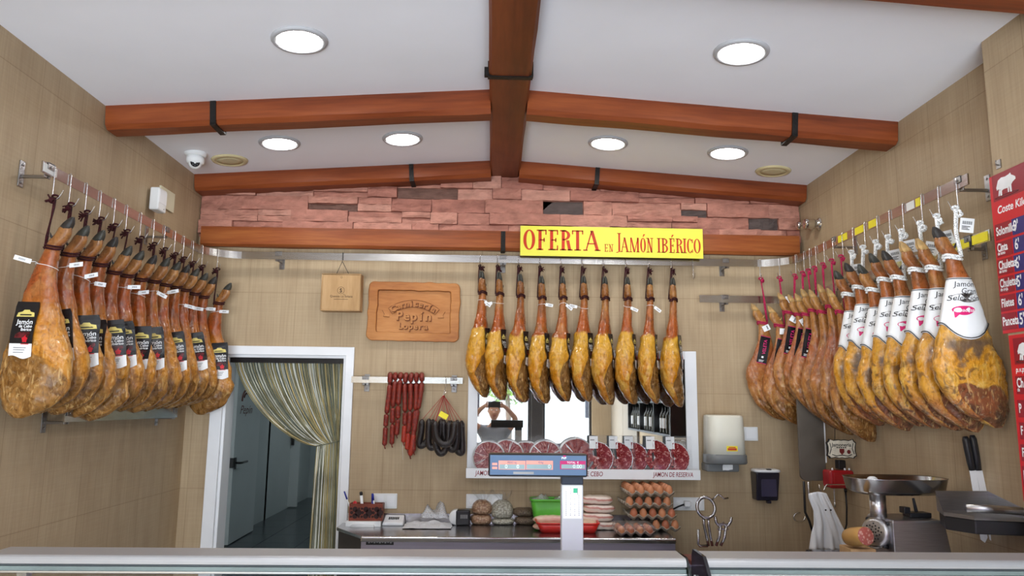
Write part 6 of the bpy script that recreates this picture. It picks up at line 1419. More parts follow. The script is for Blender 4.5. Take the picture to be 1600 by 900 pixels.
for k in range(26): a = k*2.4; r_ = .0085*math.sqrt(k); mb.ball(Mh @ Vector((r_*.85*math.cos(a), r_*.85*math.sin(a), .0615)), .0035, 6)
plab(mb.build('mince_plate', M_BLACK, hd), 'dark holes of the mincing plate')
for k in range(4): a = PI/4+k*PI/2; plab(MB().cyl(Mh @ Vector((.062*math.cos(a), .062*math.sin(a), .02)), Mh @ Vector((.062*math.cos(a), .062*math.sin(a), .05)), .008, .006, 10).build('clamp_knob', M_BLACK, hd), 'black clamp knob')
tc_, tz0 = def_(1418, 775); _, tz1 = def_(1418, 750); tw = def_(1493, 760)[0]-def_(1343, 760)[0]
def oval(w, d, z, dx=0): return [(tc_+dx+math.copysign(abs(math.cos(2*PI*j/48))**.62, math.cos(2*PI*j/48))*w/2, .03+math.copysign(abs(math.sin(2*PI*j/48))**.62, math.sin(2*PI*j/48))*d/2, z) for j in range(48)]
MB().loft([oval(tw*.80, .17, tz0), oval(tw*.95, .215, tz0+.014), oval(tw, .235, tz1), oval(tw*1.015, .24, tz1+.003), oval(tw*.985, .228, tz1), oval(tw*.93, .20, tz0+.018), oval(tw*.80, .165, tz0+.004)]).build('tray', pm('polished mincer tray', (.55, .56, .56), .2, 1, var=.06), t)
px, pz = def_(1381, 754); plab(MB().lathe([(.0005, -.03), (.020, -.03), (.022, .0), (.018, .010), (.010, .015), (.0005, .016)], 20, M=Matrix.Translation((px, .03, pz))).build('pusher', M_WHITEP, t), 'white pusher knob')
mb = MB(); a = Vector((def_(1434, 810)[0], .0, bz1+.012)); mb.box(a.x-.012, a.x+.075, -.03, .03, bz1+.0005, bz1+.02).box(a.x-.03, a.x-.004, -.02, .02, bz1+.015, bz1+.04); mb.cyl((a.x+.03, 0, bz1+.02), (a.x+.015, -.01, bz1+.075), .007, .005, 10)
plab(mb.build('switch_handle', M_BLACK, t, bevel=.003), 'black switch and handle')
# ---- mortadella lying left of the mincer
q0, q1 = P(1351, 845, Y=2.96), P(1326, 846, Y=3.06); ax = (q0-q1).normalized(); r_ = 13.5*3.0/1150
zl_ = TZ+r_+.0005; ctr = Vector(((q0.x+q1.x)/2, 3.0, zl_+.0)); M = Matrix.Translation(Vector((q1.x-.01, 3.04, q0.z))) @ ax.to_track_quat('Z', 'Y').to_matrix().to_4x4()
L_ = (q0-q1).length+.01
t = empty('cooked_sausage', M.translation); t.matrix_world = M; tag(t, 'thick tan cooked sausage with its cut face beside the mincer', 'sausage')
MB().lathe([(.0005, -.012), (r_*.5, -.010), (r_*.88, .004), (r_, .03), (r_*1.01, L_*.6), (r_, L_-.002), (r_*.97, L_)], 32).build('casing', pm('tan sausage casing', (.48, .26, .075), .4, var=.1), t)
m_, b_ = newmat('pink speckled cut meat'); N, L = nt(m_); tc = N.new('ShaderNodeTexCoord'); v = N.new('ShaderNodeTexVoronoi'); v.inputs['Scale'].default_value = 95; L.new(tc.outputs['Object'], v.inputs[0]); rp = N.new('ShaderNodeValToRGB'); rp.color_ramp.elements[0].color = (.55, .30, .24, 1); rp.color_ramp.elements[1].color = (.36, .09, .07, 1); rp.color_ramp.elements[0].position = .25; rp.color_ramp.elements[1].position = .5; L.new(v.outputs['Distance'], rp.inputs[0]); L.new(rp.outputs[0], b_.inputs['Base Color']); b_.inputs['Roughness'].default_value = .3
MB().lathe([(.0005, L_+.002), (r_*.9, L_+.002), (r_*.965, L_)], 32).build('cut_face', m_, t)
sp_ = M.translation.z-r_*1.02-TZ
if sp_ > .003:
    o = MB().box(-.05, .05, -.05, .05, 0, sp_).build('wooden_block', M_BOXW, loc=(M.translation.x+L_/2-.025, 3.035, TZ+.0003), bevel=.003); tag(o, 'small wooden block carrying the thick tan sausage', 'block')
# ---- black fronted steel box at the table's far corner
a, b = P(1226, 857, Z=TZ+.01), P(1290, 858, Z=TZ+.01); t = empty('steel_tray', ((a.x+b.x)/2, min(a.y, 3.80)-.05, TZ+.0005)); tag(t, 'low steel tray with a glossy black cover near the hanging white cloth', 'tray')
w = (b.x-a.x); MB().box(-w/2, w/2, -.12, .08, 0, .012).build('base', M_STEEL, t, bevel=.002)
plab(MB().box(-w/2+.01, w/2-.01, -.09, .08, .012, .05, 0, Matrix.Rotation(R(0), 4, 'X')).build('cover', M_SMOKE, t, bevel=.01), 'glossy black cover')
MB().cyl((-w*.1, -.10, .058), (w*.48, .02, .030), .012, .012, 14).build('steel_bar', M_STEEL, t)
# ---- ham stand with ring and fork
HY = 3.76; k2 = HY/1150; t0 = P(1091, 852, Y=HY); t = empty('ham_stand', (t0.x, HY, TZ)); tag(t, 'chromed ham carving stand with ring and fork on a red brown board', 'ham stand')
def hs(u, v, dy=0): p = P(u, v, Y=HY); return Vector((p.x-t0.x, dy, p.z-TZ))
plab(MB().box(hs(1072, 850).x, hs(1145, 850).x, -.08, .08, .0, .022).build('board', pm('red brown wood board', (.16, .035, .02), .4, var=.2), t, bevel=.005), 'red brown base board')
M_HS = pm('chromed rod', (.42, .42, .43), .2, 1, var=.05)
mb = MB(); c_ = hs(1103, 793); rr = .044; mb.tube([c_+Vector((rr*math.cos(a), .012*math.sin(a), rr*1.08*math.sin(a))) for a in [2*PI*i/28 for i in range(28)]], .0081, 8, closed=True)
mb.tube([c_+Vector((.030, 0, .036)), hs(1121, 773), hs(1126, 774), hs(1131, 779), hs(1138, 778)], .0045, 8); plab(mb.build('ham_ring', M_HS, t), 'chromed ring with screw arm')
mb = MB(); mb.box(hs(1095, 0).x, hs(1111, 0).x, -.006, .006, hs(0, 811).z-.004, hs(0, 811).z+.004).box(hs(1096, 0).x, hs(1111, 0).x, -.006, .006, hs(0, 819).z-.004, hs(0, 819).z+.004)
mb.tube([hs(1099, 806), hs(1100, 820), hs(1104, 838), hs(1107, 853)], .0069, 8); mb.tube([hs(1107, 806), hs(1107, 820), hs(1110, 838), hs(1113, 853)], .0069, 8); mb.build('ring_post', M_HS, t)
mb = MB(); mb.tube([hs(1117, 807), hs(1119, 816), hs(1124, 823), hs(1131, 817), hs(1133, 822), hs(1138, 821), hs(1142, 814), hs(1143, 808)], .0075, 8); mb.tube([hs(1126, 823), hs(1124, 838), hs(1119, 853)], .0075, 8); mb.tube([hs(1135, 822), hs(1132, 840), hs(1126, 853)], .0075, 8); plab(mb.build('fork', M_HS, t), 'chromed fork')
plab(MB().tube([hs(1091, 827), hs(1091, 849), hs(1093, 853), hs(1106, 853)], .0065, 8).build('side_rod', M_HS, t), 'bent side rod')
# ---- grey board hanging behind the small hams
BY = 4.30; a, b = P(1244, 640, Y=BY), P(1292, 751, Y=BY); w = min(b.x, 1.90)-a.x; h = P(1260, 610, Y=BY).z-b.z
M_GB = pm('grey brown cutting board', (.125, .105, .085), .5, var=.15, vscale=5)
t = empty('cutting_board', (a.x+w/2, BY, b.z)); tag(t, 'grey brown board hanging in the corner behind the small shoulder hams', 'cutting board')
MB().prism([(p_.x, p_.y+h/2) for p_ in rrect(w/2, h/2, .035, 6)], .018, Matrix.Rotation(R(90), 4, 'X')).build('slab', M_GB, t, bevel=.003)
plab(MB().box(w/2-.0025, w/2+.004, -.021, .003, .1, h-.05).build('edge_strip', M_WHITEP, t), 'white edge strip')
zr = Z2-b.z+.02; plab(MB().tube([(w*.2, -.009, h-.004), (w*.2, -.009, h+.05), (X2-a.x-w/2-.008, -.004, zr-.06), (X2-a.x-w/2-.010, -.004, zr), (X2-a.x-w/2, -.004, zr+.014), (X2-a.x-w/2+.008, -.004, zr)], .003, 6).build('hanging_cord', M_BLACK, t), 'black hanging cord')
# ---- ornate little plaque and red box under the pink corded hams
SYP = min(4.25, P(1338, 700, X=XR-.012).y); a, b = P(1290, 686, Y=SYP), P(1337, 716, Y=SYP); w = b.x-a.x; h = a.z-b.z; c0 = (a+b)/2
t = empty('ornate_plaque', (c0.x, SYP, c0.z)); tag(t, 'small ornate black and ivory plaque with crests above the red box', 'plaque')
def scroll(k): return [(x*w/2*k, z*h/2*k) for x, z in ((-1, .62), (-.86, .80), (-.80, 1.0), (-.55, .86), (-.2, .94), (0, .88), (.2, .94), (.55, .86), (.80, 1.0), (.86, .80), (1, .62), (.93, .2), (.93, -.3), (1, -.72), (.86, -.84), (.80, -1.0), (.5, -.9), (.2, -1.0), (0, -.94), (-.2, -1.0), (-.5, -.9), (-.80, -1.0), (-.86, -.84), (-1, -.72), (-.93, -.3), (-.93, .2))]
Mx = Matrix.Rotation(R(90), 4, 'X'); MB().prism(scroll(1.04), .010, Mx).build('back_plate', M_BLACK, t)
pl = plab(MB().prism(scroll(.95), .003, Matrix.Translation((0, -.0102, 0)) @ Mx).build('face', pm('ivory enamel', (.62, .56, .45), .4, var=.15, vscale=40), t), 'ivory face')
mb = MB(); Mt = frame((0, -.0135, h*.20), (1, 0, 0), UPV)
for k in (-1, 1): mb.tube([(k*w*.40, -.0135, h*.3), (k*w*.36, -.0137, 0), (k*w*.42, -.0135, -h*.28)], .0022, 5); mb.tube([(k*w*.34, -.0135, -h*.30), (k*w*.2, -.0137, -h*.38), (0, -.0135, -h*.33)], .0022, 5)
put_text(mb, 'Jamonería', .026, Mt, bold=.02); [mb.box(-.028+k*.011, -.020+k*.011, -.0142, -.0134, h*.03, h*.09) for k in range(5)]
plab(mb.build('black_ornament', M_INK, pl), 'black scrolls and lettering')
mb = MB(); mb.prism([(-.013, .012), (.013, .012), (.013, -.006), (0, -.02), (-.013, -.006)], .001, Matrix.Translation((0, -.0133, -h*.12)) @ Mx); mb.prism([(.037+.010*math.cos(q), -.004+.011*math.sin(q)) for q in [2*PI*i/14 for i in range(14)]], .001, Matrix.Translation((0, -.0133, -h*.12)) @ Mx); plab(mb.build('crest', pm('dark red enamel', (.13, .015, .015), .35), pl), 'dark red crests')
zt = Z2-c0.z; plab(MB().tube([(-w*.2, -.005, h*.45), (X2-c0.x-.008, 0, zt-.04), (X2-c0.x, 0, zt+.026), (X2-c0.x+.008, 0, zt), ], .0018, 6).build('hanging_cord', M_BLACK, t), 'black hanging cord')
a = P(1315, 680, Y=SYP+.03); mb = MB(); mb.tube([(-.05, 0, .02), (-.02, -.004, .0), (.01, 0, .012), (.04, -.004, -.004), (.06, 0, .02)], .007, 8); mb.ball((.02, -.006, -.012), .016, 10); mb.tube([(.0, 0, .012), (.012, 0, .06), (.025, 0, .10)], .005, 6)
RB_Y = min(4.25, P(1336, 750, X=XR-.002).y-.0); a, b = P(1296, 734, Y=RB_Y), P(1336, 764, Y=RB_Y); xw = XR-.002; w = xw-a.x; h = a.z-b.z
t = empty('red_box', (a.x+w/2, RB_Y, b.z)); tag(t, 'glossy red box with black cable on the wall below the ornate plaque', 'electric box')
M_REDB = pm('glossy dark red plastic', (.36, .012, .016), .22); MB().box(-w/2, w/2, 0, .10, 0, h*.97).build('case', M_REDB, t, bevel=.016, seg=4)
MB().box(-w*.36, w*.40, -.006, .001, h*.10, h*.86).build('cover', M_REDB, t, bevel=.005)
mb = MB(); [mb.cyl((x, .02, h*.96), (x, .02, h+.008), .006, .004, 8) for x in (-w*.32, w*.18, w*.36)]; mb.build('screw_cap', M_WHITEP, t)
plab(MB().box(-w*.05, w*.25, .02, .07, h, h+.05).build('top_plug', M_BLACK, t, bevel=.006), 'black plug on top')
mb = MB(); mb.cyl((w*.2, .03, .0), (w*.2, .03, -.02), .008, .008, 10); mb.tube([(w*.2, .03, -.018), (w*.21, .03, -.10), (w*.20, .04, -.19), (w*.10, .06, -.26), (w*.0, .05, -.30)], .005, 8); plab(mb.build('cable', M_BLACK, t), 'black cable')
mb = MB(); [mb.ball((-w*.26, .03, -.006-.008*k), .0048, 6) for k in range(9)]; mb.cyl((-w*.26, .03, -.075), (-w*.26, .03, -.10), .006, .004, 8); plab(mb.build('pull_chain', M_STEEL, t), 'short bead chain')
# ---- cable, ring and hook by the cloth
p = P(1258, 752, Y=4.30); o = MB().tube([tuple(P(u, v, Y=4.285)) for u, v in ((1256, 752), (1257, 775), (1258, 800), (1265, 815), (1270, 832))], .007, 8).build('hanging_cable', M_BLACK); tag(o, 'black cable hanging below the grey brown board', 'cable')
o = MB().tube([tuple(P(1249+9*math.cos(a), 808+7*math.sin(a), Y=YB-.012)) for a in [2*PI*i/22 for i in range(18)]], .004, 7).cyl(tuple(P(1258, 808, Y=YB-.012)), tuple(P(1258, 808, Y=YB-.012)+Vector((0, .011, 0))), .004, n=8).build('wire_ring', M_CHROME); tag(o, 'bent steel wire ring beside the hanging white cloth', 'wire')
o = MB().cyl(tuple(P(1263, 753, Y=4.26)), tuple(P(1264, 780, Y=4.26)), .006, .004, 10).build('steel_rod', M_STEEL); tag(o, 'thin steel rod hanging under the grey brown board', 'rod')
# ---- white cloth on a double hook
CLY = 4.05; hk0 = P(1289, 757, Y=CLY); mb = MB()
mb.tube([(XR-hk0.x-.001, 0, .0), (.01, 0, .0), (0, 0, -.012), (-.008, 0, -.03), (-.022, 0, -.034), (-.03, 0, -.02), (-.032, 0, .0)], .003, 7); mb.lathe([(.0005, 0), (.014, 0), (.014, .004), (.0005, .004)], 14, M=Matrix.Translation((XR-hk0.x-.001, 0, 0)) @ Matrix.Rotation(R(-90), 4, 'Y'))
o = mb.build('cloth_hook', M_CHROME, loc=hk0); tag(o, 'steel wall hook carrying the white cloth', 'hook')
mb = MB(); rows = 26; cols = 30; edges_ = [(0, 1261, 1290), (.1, 1262, 1294), (.3, 1269, 1302), (.55, 1270, 1312), (.7, 1267, 1318), (1, 1264, 1323)]
vs = []; fs = []
for i in range(rows+1):
    t_ = i/rows
    for (ta, la, ra), (tb, lb_, rb_) in zip(edges_, edges_[1:]):
        if ta <= t_ <= tb+1e-9: q = (t_-ta)/(tb-ta); l_ = la+(lb_-la)*q; r__ = ra+(rb_-ra)*q
    for j in range(cols+1):
        s_ = j/cols; v = 771+(858-771)*t_ - 3*(1-t_)*math.sin(s_*3); p = P(l_+(r__-l_)*s_, v, Y=CLY-.02)
        fold = .012*math.sin(s_*15+t_*2.5)+.008*math.sin(s_*27-t_*4)
        vs.append((p.x, p.y-.015+fold*(.25+.75*t_), p.z))
for i in range(rows):
    for j in range(cols): a = i*(cols+1)+j; fs.append((a, a+1, a+cols+2, a+cols+1))
mb.add(vs, fs, 0, True); o = mb.build('white_cloth', pm('white cotton cloth', (.78, .78, .79), .9, var=.03)); sd = o.modifiers.new('thick', 'SOLIDIFY'); sd.thickness = .002; tag(o, 'white folded cloth hanging from a wall hook beside the mincer', 'cloth')
mb = MB(); [mb.lathe([(.0005, 0), (.0045, 0), (.0045, .002), (.0005, .003)], 10, M=Matrix.Translation(P(u, 797, Y=CLY-.062)) @ Matrix.Rotation(R(90), 4, 'X')) for u in (1290, 1298)]; plab(mb.build('eyelet', M_BLACK, o), 'black eyelet')
# ---- knife rack on the wall with two knives
KY = 2.74; a = P(1486, 806, Y=KY+.06); xr_ = XR-.003; zb_ = P(1540, 835, Y=KY).z; zt_ = zb_+.052
t = empty('knife_rack', ((a.x+xr_)/2, KY, zb_)); tag(t, 'wall mounted steel knife tray with a black band near the price boards', 'knife rack'); w = xr_-a.x
pl_ = [(-w/2, .10), (-w/2+.05, .0), (w/2, -.05), (w/2, .235), (-w/2+.06, .235)]
plab(MB().prism(pl_, .050, Matrix.Translation((0, 0, 0))).build('band', pm('black rubber band', (.012, .012, .013), .45), t, bevel=.005), 'black lower band')
inner = [(-w/2-.004, .098), (-w/2+.045, -.006), (w/2, -.058), (w/2, .24), (-w/2+.055, .24)]
mb = MB(); n_ = 5; lo = [(x, y, .0505) for x, y in inner]; hi = [(x*1.01, y*1.0, .0505+(.075 if y > .2 else .014)) for x, y in inner]
vs = lo+hi; mb.add(vs, [tuple(range(n_))]+[(i, (i+1) % n_, (i+1) % n_+n_, i+n_) for i in (0, 3, 4, 2)]); plab(mb.build('tray', M_STEEL_D, t), 'folded steel tray')
MB().tube([(-w*.18, .10, .078), (w*.1, .08, .078), (w/2, .05, .074)], .015, 16).build('steel_tube', M_STEEL, t)
for k, (u0, v0, u1, v1, u2, v2, lb) in enumerate(((1508, 682, 1519, 735, 1537, 848, 'knife with black handle in the wall tray, nearer the mincer'), (1519, 680, 1529, 735, 1551, 848, 'knife with black handle in the wall tray, nearer the price boards'))):
    ky = KY+.25; A, B, C = P(u0, v0, Y=ky), P(u1, v1, Y=ky), P(u2, v2, Y=ky); t2 = empty('knife', B); tag(t2, lb, 'knife', 'knives in the wall tray')
    ax = (A-B); MB().tube([Vector((0, 0, 0)), ax*.25, ax*.6, ax*.9, ax], lambda q: .0135*(.85+.25*math.sin(q*PI)) if q < .99 else .009, 12).build('handle', M_BLACK, t2)
    bx_ = (C-B); wv = .030
    MB().prism([(0-.012, 0), (.014, 0), (bx_.x+.016, bx_.z+.02), (bx_.x+.004, bx_.z), (bx_.x-.012, bx_.z+.012)], .0025, Matrix.Rotation(R(90), 4, 'X')).build('blade', pm('polished blade', (.78, .78, .79), .35, .25, var=.03), t2)

# ================================================================ PRICE BOARDS ON THE PILLAR
PXB = XPIL-.0045
M_PRED = pm('bright red board', (.56, .012, .022), .35, var=.03); M_PDK = pm('dark red panel', (.27, .008, .022), .35, var=.05); M_PNV = pm('navy number panel', (.03, .025, .16), .35); M_PWH = pm('white board lettering', (.85, .85, .85), .4)
def pig(mb, c, s, M, mi=0):
    body = [(-.9, .1), (-.75, .42), (-.4, .55), (0, .50), (.35, .55), (.55, .62), (.62, .45), (.80, .36), (1.0, .22), (1.02, .05), (.86, -.02), (.70, -.08), (.55, -.22), (.55, -.75), (.40, -.75), (.34, -.32), (.1, -.36), (-.25, -.34), (-.42, -.40), (-.44, -.75), (-.62, -.75), (-.62, -.35), (-.80, -.2), (-.92, -.28), (-.98, -.05)]
    legs = ([(.15, -.3), (.30, -.3), (.28, -.68), (.16, -.68)], [(-.72, -.2), (-.58, -.3), (-.70, -.70), (-.82, -.70)])
    for pts in (body,)+legs: mb.add([M @ Vector((c[0]+x*s, c[1]+y*s, 0)) for x, y in pts], [tuple(range(len(pts)))], mi)
def board(uTL, vTL, uBL, vBL, rows, label, wd):
    A, B = P(uTL, vTL, X=PXB), P(uBL, vBL, X=PXB); yL = (A.y+B.y)/2; t = empty('price_board', (XPIL-.0005, yL, B.z)); tag(t, label, 'price board', None)
    H = A.z-B.z; MB().box(-.004, 0, -wd, 0, 0, H).build('panel', M_PRED, t, bevel=.0008)
    def sy(u, v): q = P(u, v, X=PXB-.001); return yL-q.y, q.z-B.z
    for r in rows:
        if r[0] == 'pig':
            _, u0, v0, v1 = r; s0, z1 = sy(u0, v0); _, z0 = sy(u0, v1); o = MB().box(-.0048, -.0041, -wd+.02, -s0, z0, z1).build('pig_panel', M_PDK, t); mb = MB()
            M = frame((-.0054, -s0, z0), (0, -1, 0), UPV); hh = z1-z0; pig(mb, (hh*.72, hh*.52), hh*.52, M); plab(mb.build('pig_picture', M_PWH, o), 'white pig silhouette')
            mb = MB(); mb.tube([M @ Vector((hh*.72+hh*.62*math.cos(q), hh*.10+.004*math.sin(q), 0)) for q in [2*PI*i/20 for i in range(20)]], .0009, 4, closed=True); mb.build('ground_shadow_print', M_INK, o)
        elif r[0] == 'head':
            _, u0, v, h_, txt = r; s0, z = sy(u0, v); mb = MB(); M = frame((-.0046, -s0, z), (0, -1, 0), UPV); put_text(mb, txt, h_, M, bold=.02, shear=.15, align='LEFT', xs=.86); plab(mb.build('lettering', M_PWH, t), 'white lettering')
        else:
            _, u0, v0, v1, txt, sub, num, un = r; s0, z1 = sy(u0, v0); _, z0 = sy(u0, v1); sn, _ = sy(un, (v0+v1)/2) if un else (wd-.02, 0)
            o = MB().box(-.0048, -.0041, -(sn-.006), -s0, z0, z1).build('row_panel', M_PDK, t); hh = z1-z0; mb = MB(); M = frame((-.0054, -s0-.006, (z0+z1)/2+(hh*.10 if sub else 0)), (0, -1, 0), UPV)
            put_text(mb, txt, hh*.74, M, bold=.026, align='LEFT', xs=.60)
            if sub: put_text(mb, sub, hh*.30, Matrix.Translation((0, 0, -hh*.36)) @ M, bold=.02, align='LEFT', xs=.7)
            plab(mb.build('lettering', M_PWH, o), 'white lettering')
            if num:
                n_ = MB().box(-.0050, -.0041, -wd+.02, -sn, z0, z1).build('number_panel', M_PNV, t); mb = MB(); put_text(mb, num, hh*.95, frame((-.0057, -sn-.008, (z0+z1)/2), (0, -1, 0), UPV), bold=.02, align='LEFT', xs=.66); plab(mb.build('price_digits', M_PWH, n_), 'white price digits')
board(1547, 277, 1565, 522, [('pig', 1549, 276, 318), ('head', 1558, 330, .040, 'Coste Kilo'), ('row', 1554, 352, 377, 'Solomillo', '', "9'", 1582), ('row', 1556, 380, 404, 'Cinta', 'de lomo', "6'", 1584), ('row', 1558, 407, 432, 'Chuletas', 'de lomo', "6'", 1585), ('row', 1560, 435, 460, 'Chuletas', 'de aguja', "5'", 1587), ('row', 1562, 463, 488, 'Filetes', '', "6'", 1589), ('row', 1564, 491, 517, 'Panceta', '', "5'", 1591)],
      'red price board with white pig listing Solomillo, Cinta, Chuletas, Filetes and Panceta', .34)
board(1577.5, 524, 1597, 783, [('pig', 1582, 529, 570), ('head', 1587, 578, .026, 'p.v.p.'), ('row', 1586, 588, 616, 'Ch', 'de', '', None), ('row', 1589, 625, 652, 'P', '', '', None), ('row', 1592, 660, 686, 'F', '', '', None), ('row', 1594, 694, 720, 'F', '', '', None), ('row', 1596, 728, 760, 'P', '', '', None)],
      'lower red price board with white pig and p.v.p. heading', .34)
for u, v in ((1560, 258),):
    p = P(u, v+5, X=PXB); o = MB().tube([(0, 0, .0), (-.012, 0, 0), (-.012, 0, .018)], .0025, 6).box(-.004, 0, -.012, .012, -.012, .02).build('board_hook', M_STEEL_D, loc=(XPIL, p.y, p.z+.012)); tag(o, 'small steel hook above the upper red price board', 'hook')

# ================================================================ DISPLAY COUNTERS IN FRONT
CT = 1.25; yb_, yf_ = 1.995, 1.885
M_ALU = pm('satin aluminium', (.62, .64, .65), .32, .85, var=.03, vscale=4, stretch=(.2, 10, 10)); M_ALUW = pm('pale grey counter top', (.32, .32, .325), .36, .3, var=.02); M_GEDGE = pm('greenish glass edge', (.13, .165, .16), .3); M_TRIMD = pm('dark gap strip', (.05, .06, .065), .4)
M_CASEG = clear('display glass', tint=(.90, .92, .92), gloss=.0); M_SMOKEG = clear('tinted end glass', tint=(.30, .27, .36), gloss=.06)
M_CASE = pm('white display liner', (.62, .62, .64), .4); M_LED = emit('lilac display tube', (.62, .42, 1.0), 9.0)
def counter(x0, x1, label, tinted):
    t = empty('display_counter', ((x0+x1)/2, 1.9, 0)); tag(t, label, 'display counter'); w = x1-x0; Mx_ = lambda x: Matrix.Translation((x, 0, 0)) @ Matrix(((0, 0, 1, 0), (1, 0, 0, 0), (0, 1, 0, 0), (0, 0, 0, 1)))
    yb, yf = yb_-1.9, yf_-1.9; e = .0
    prof = [(yb, CT-.018), (yb, CT-.002), (yb-.003, CT), (yf+.016, CT)]+[(yf+.016-.016*math.sin(R(a)), CT-.016+.016*math.cos(R(a))) for a in (20, 40, 60, 80)]+[(yf, CT-.0185), (yf+.01, CT-.0195)]
    MB().prism(prof, w, Mx_(-w/2), 0, False).build('top_shelf', M_ALUW, t)
    plab(MB().box(-w/2+.003, w/2-.003, yf+.004, yf+.03, CT-.0235, CT-.020).build('dark_strip', M_TRIMD, t), 'dark strip')
    plab(MB().box(-w/2+.002, w/2-.002, yf-.001, yf+.025, CT-.0335, CT-.024).build('glass_edge', M_GEDGE, t), 'greenish glass edge')
    plab(MB().box(-w/2, w/2, yf-.004, yf+.022, CT-.039, CT-.034).build('light_strip', M_ALU, t, bevel=.001), 'bright metal strip')
    g = [(yf, CT-.0395), (yf-.004, CT-.0395), (yf-.36, .92), (yf-.354, .92)]
    MB().prism(g, w-.02, Mx_(-w/2+.01)).build('front_glass', M_CASEG, t)
    MB().box(-w/2, w/2, yf-.40, .62, .12, .90).build('cabinet', M_CASE, t, bevel=.01); MB().box(-w/2-.002, w/2+.002, yf-.42, .60, 0, .118).build('plinth', M_STEEL_D, t)
    for sx in (-1, 1):
        MB().box(sx*(w/2-.05)-.012, sx*(w/2-.05)+.012, yb-.03, yb-.006, .90, CT-.0185).build('post', M_ALU, t)
    MB().cyl((-w/2+.08, yb-.045, CT-.030), (w/2-.08, yb-.045, CT-.030), .008, .008, 12).build('display_tube', M_LED, t)
    return t, w
xl0 = P(0, 866, Z=CT-.01).x; xl1 = P(1053, 858, Z=CT).x
t, w = counter(xl0-.002, xl1, 'long pale display counter top in front of the doorway and the scale', False)
plab(MB().prism([(yb_-1.9+.004, CT-.004), (yf_-1.9+.02, CT+.001), (yf_-1.9-.006, CT-.02), (yf_-1.9-.36, .905), (yb_-1.9+.004, .905)], .006, Matrix.Translation((w/2+.0008, 0, 0)) @ Matrix(((0, 0, 1, 0), (1, 0, 0, 0), (0, 1, 0, 0), (0, 0, 0, 1)))).build('end_glass', clear('green end glass', tint=(.45, .62, .57), gloss=.05), t), 'greenish end glass')
xr0 = P(1084, 858, Z=CT).x
t, w = counter(xr0, XPIL-.004, 'pale display counter top in front of the mincer', True)
eg = MB().prism([(yb_-1.9+.012, CT-.012), (yb_-1.9-.0, CT+.004), (yf_-1.9+.015, CT+.004), (yf_-1.9-.006, CT-.012), (yf_-1.9-.36, .905), (yb_-1.9+.05, .905)], .008, Matrix.Translation((-w/2-.0088, 0, 0)) @ Matrix(((0, 0, 1, 0), (1, 0, 0, 0), (0, 1, 0, 0), (0, 0, 0, 1)))).build('end_glass', M_SMOKEG, t); plab(eg, 'tinted end glass')
for dy, dz in ((.066, -.062), (.005, -.085)): plab(MB().lathe([(.0005, .0), (.0085, 0), (.0085, .004), (.0005, .005)], 18, M=Matrix.Translation((-w/2-.0095, dy, CT+dz)) @ Matrix.Rotation(R(-90), 4, 'Y')).build('fastener', M_WHITEP, eg), 'round white fastener')
M_POST = pm('pale grey post', (.46, .47, .47), .4, var=.02)
# ---- counter scale with its customer display
SYY = 2.28; a, b = P(763.5, 708, Y=SYY), P(918, 746, Y=SYY); w = b.x-a.x; h = P(840, 709, Y=SYY).z-P(840, 745, Y=SYY).z; pc = P(895, 800, Y=SYY); DZK = .9005
t = empty('shop_scale', (pc.x, SYY+.03, DZK)); tag(t, 'counter scale with a blue grey price display on a white post', 'scale'); zt = (a.z+b.z)/2-h/2-DZK; cx = (a.x+b.x)/2-pc.x
pw = 33*SYY/1150
MB().box(-.19, .19, -.02, .30, .0, .07).build('base', M_WHITEP, t, bevel=.015, seg=3); MB().box(-.18, .18, .0, .29, .078, .086).build('platter', M_STEEL, t, bevel=.003)
zp = P(895, 758, Y=SYY).z-DZK; po = MB().box(-pw/2, pw/2, -.02, .02, .0705, zp).build('post', M_POST, t, bevel=.004); plab(MB().box(-pw/2, pw/2, -.02, .02, zp, zt+.004).build('neck', pm('dark blue grey plastic', (.02, .026, .04), .4), t, bevel=.003), 'dark neck')
ds = plab(MB().box(cx-w/2, cx+w/2, -.035, .022, zt, zt+h).build('display_case', M_BLACK, t, bevel=.006, seg=3), 'black display case')
def dface(u0, v0, u1, v1, dy, name, mat, par): p0, p1 = P(u0, v0, Y=SYY-.006), P(u1, v1, Y=SYY-.006); return MB().box(p0.x-pc.x, p1.x-pc.x, -.035-dy-.0008, -.0352-dy+.0008, p1.z-DZK, p0.z-DZK).build(name, mat, par)
M_DBLUE = pm('slate blue display foil', (.075, .125, .21), .3, var=.02); M_SALM = pm('salmon display frame', (.62, .27, .22), .4); M_MAG = pm('magenta display frame', (.40, .02, .12), .4); M_LCD = pm('grey green lcd', (.22, .30, .31), .25)
fc = dface(766, 711, 916, 743, .0005, 'face', M_DBLUE, ds)
for (u0, v0, u1, v1, m_, l_) in ((779, 719.5, 821, 734, M_SALM, (780.5, 725.5, 819.5, 733)), (822, 719.5, 864, 734, M_SALM, (823, 725.5, 862, 733)), (875, 720, 915, 733.5, M_MAG, (877, 725.5, 914, 732.5))):
    o = dface(u0, v0, u1, v1, .0014, 'readout_frame', m_, fc); dface(*l_, .0024, 'readout_window', M_LCD, fc)
for (u0, v0, u1, v1) in ((769, 723, 777, 727), (769, 729, 777, 733)): dface(u0, v0, u1, v1, .0014, 'key_mark', M_SALM, fc)
dface(802, 737, 834, 741, .0014, 'maker_plate', M_GREYINK, fc)
def dtext(s, u, v, size, mat, up=.0034, **k): mb = MB(); p = P(u, v, Y=SYY-.006); put_text(mb, s, size, frame((p.x-pc.x, -.0358-up, p.z-DZK), (1, 0, 0), UPV), **k); return plab(mb.build('display_lettering', mat, fc), 'display characters')
M_SEG = pm('pale lcd digits', (.55, .66, .62), .4)
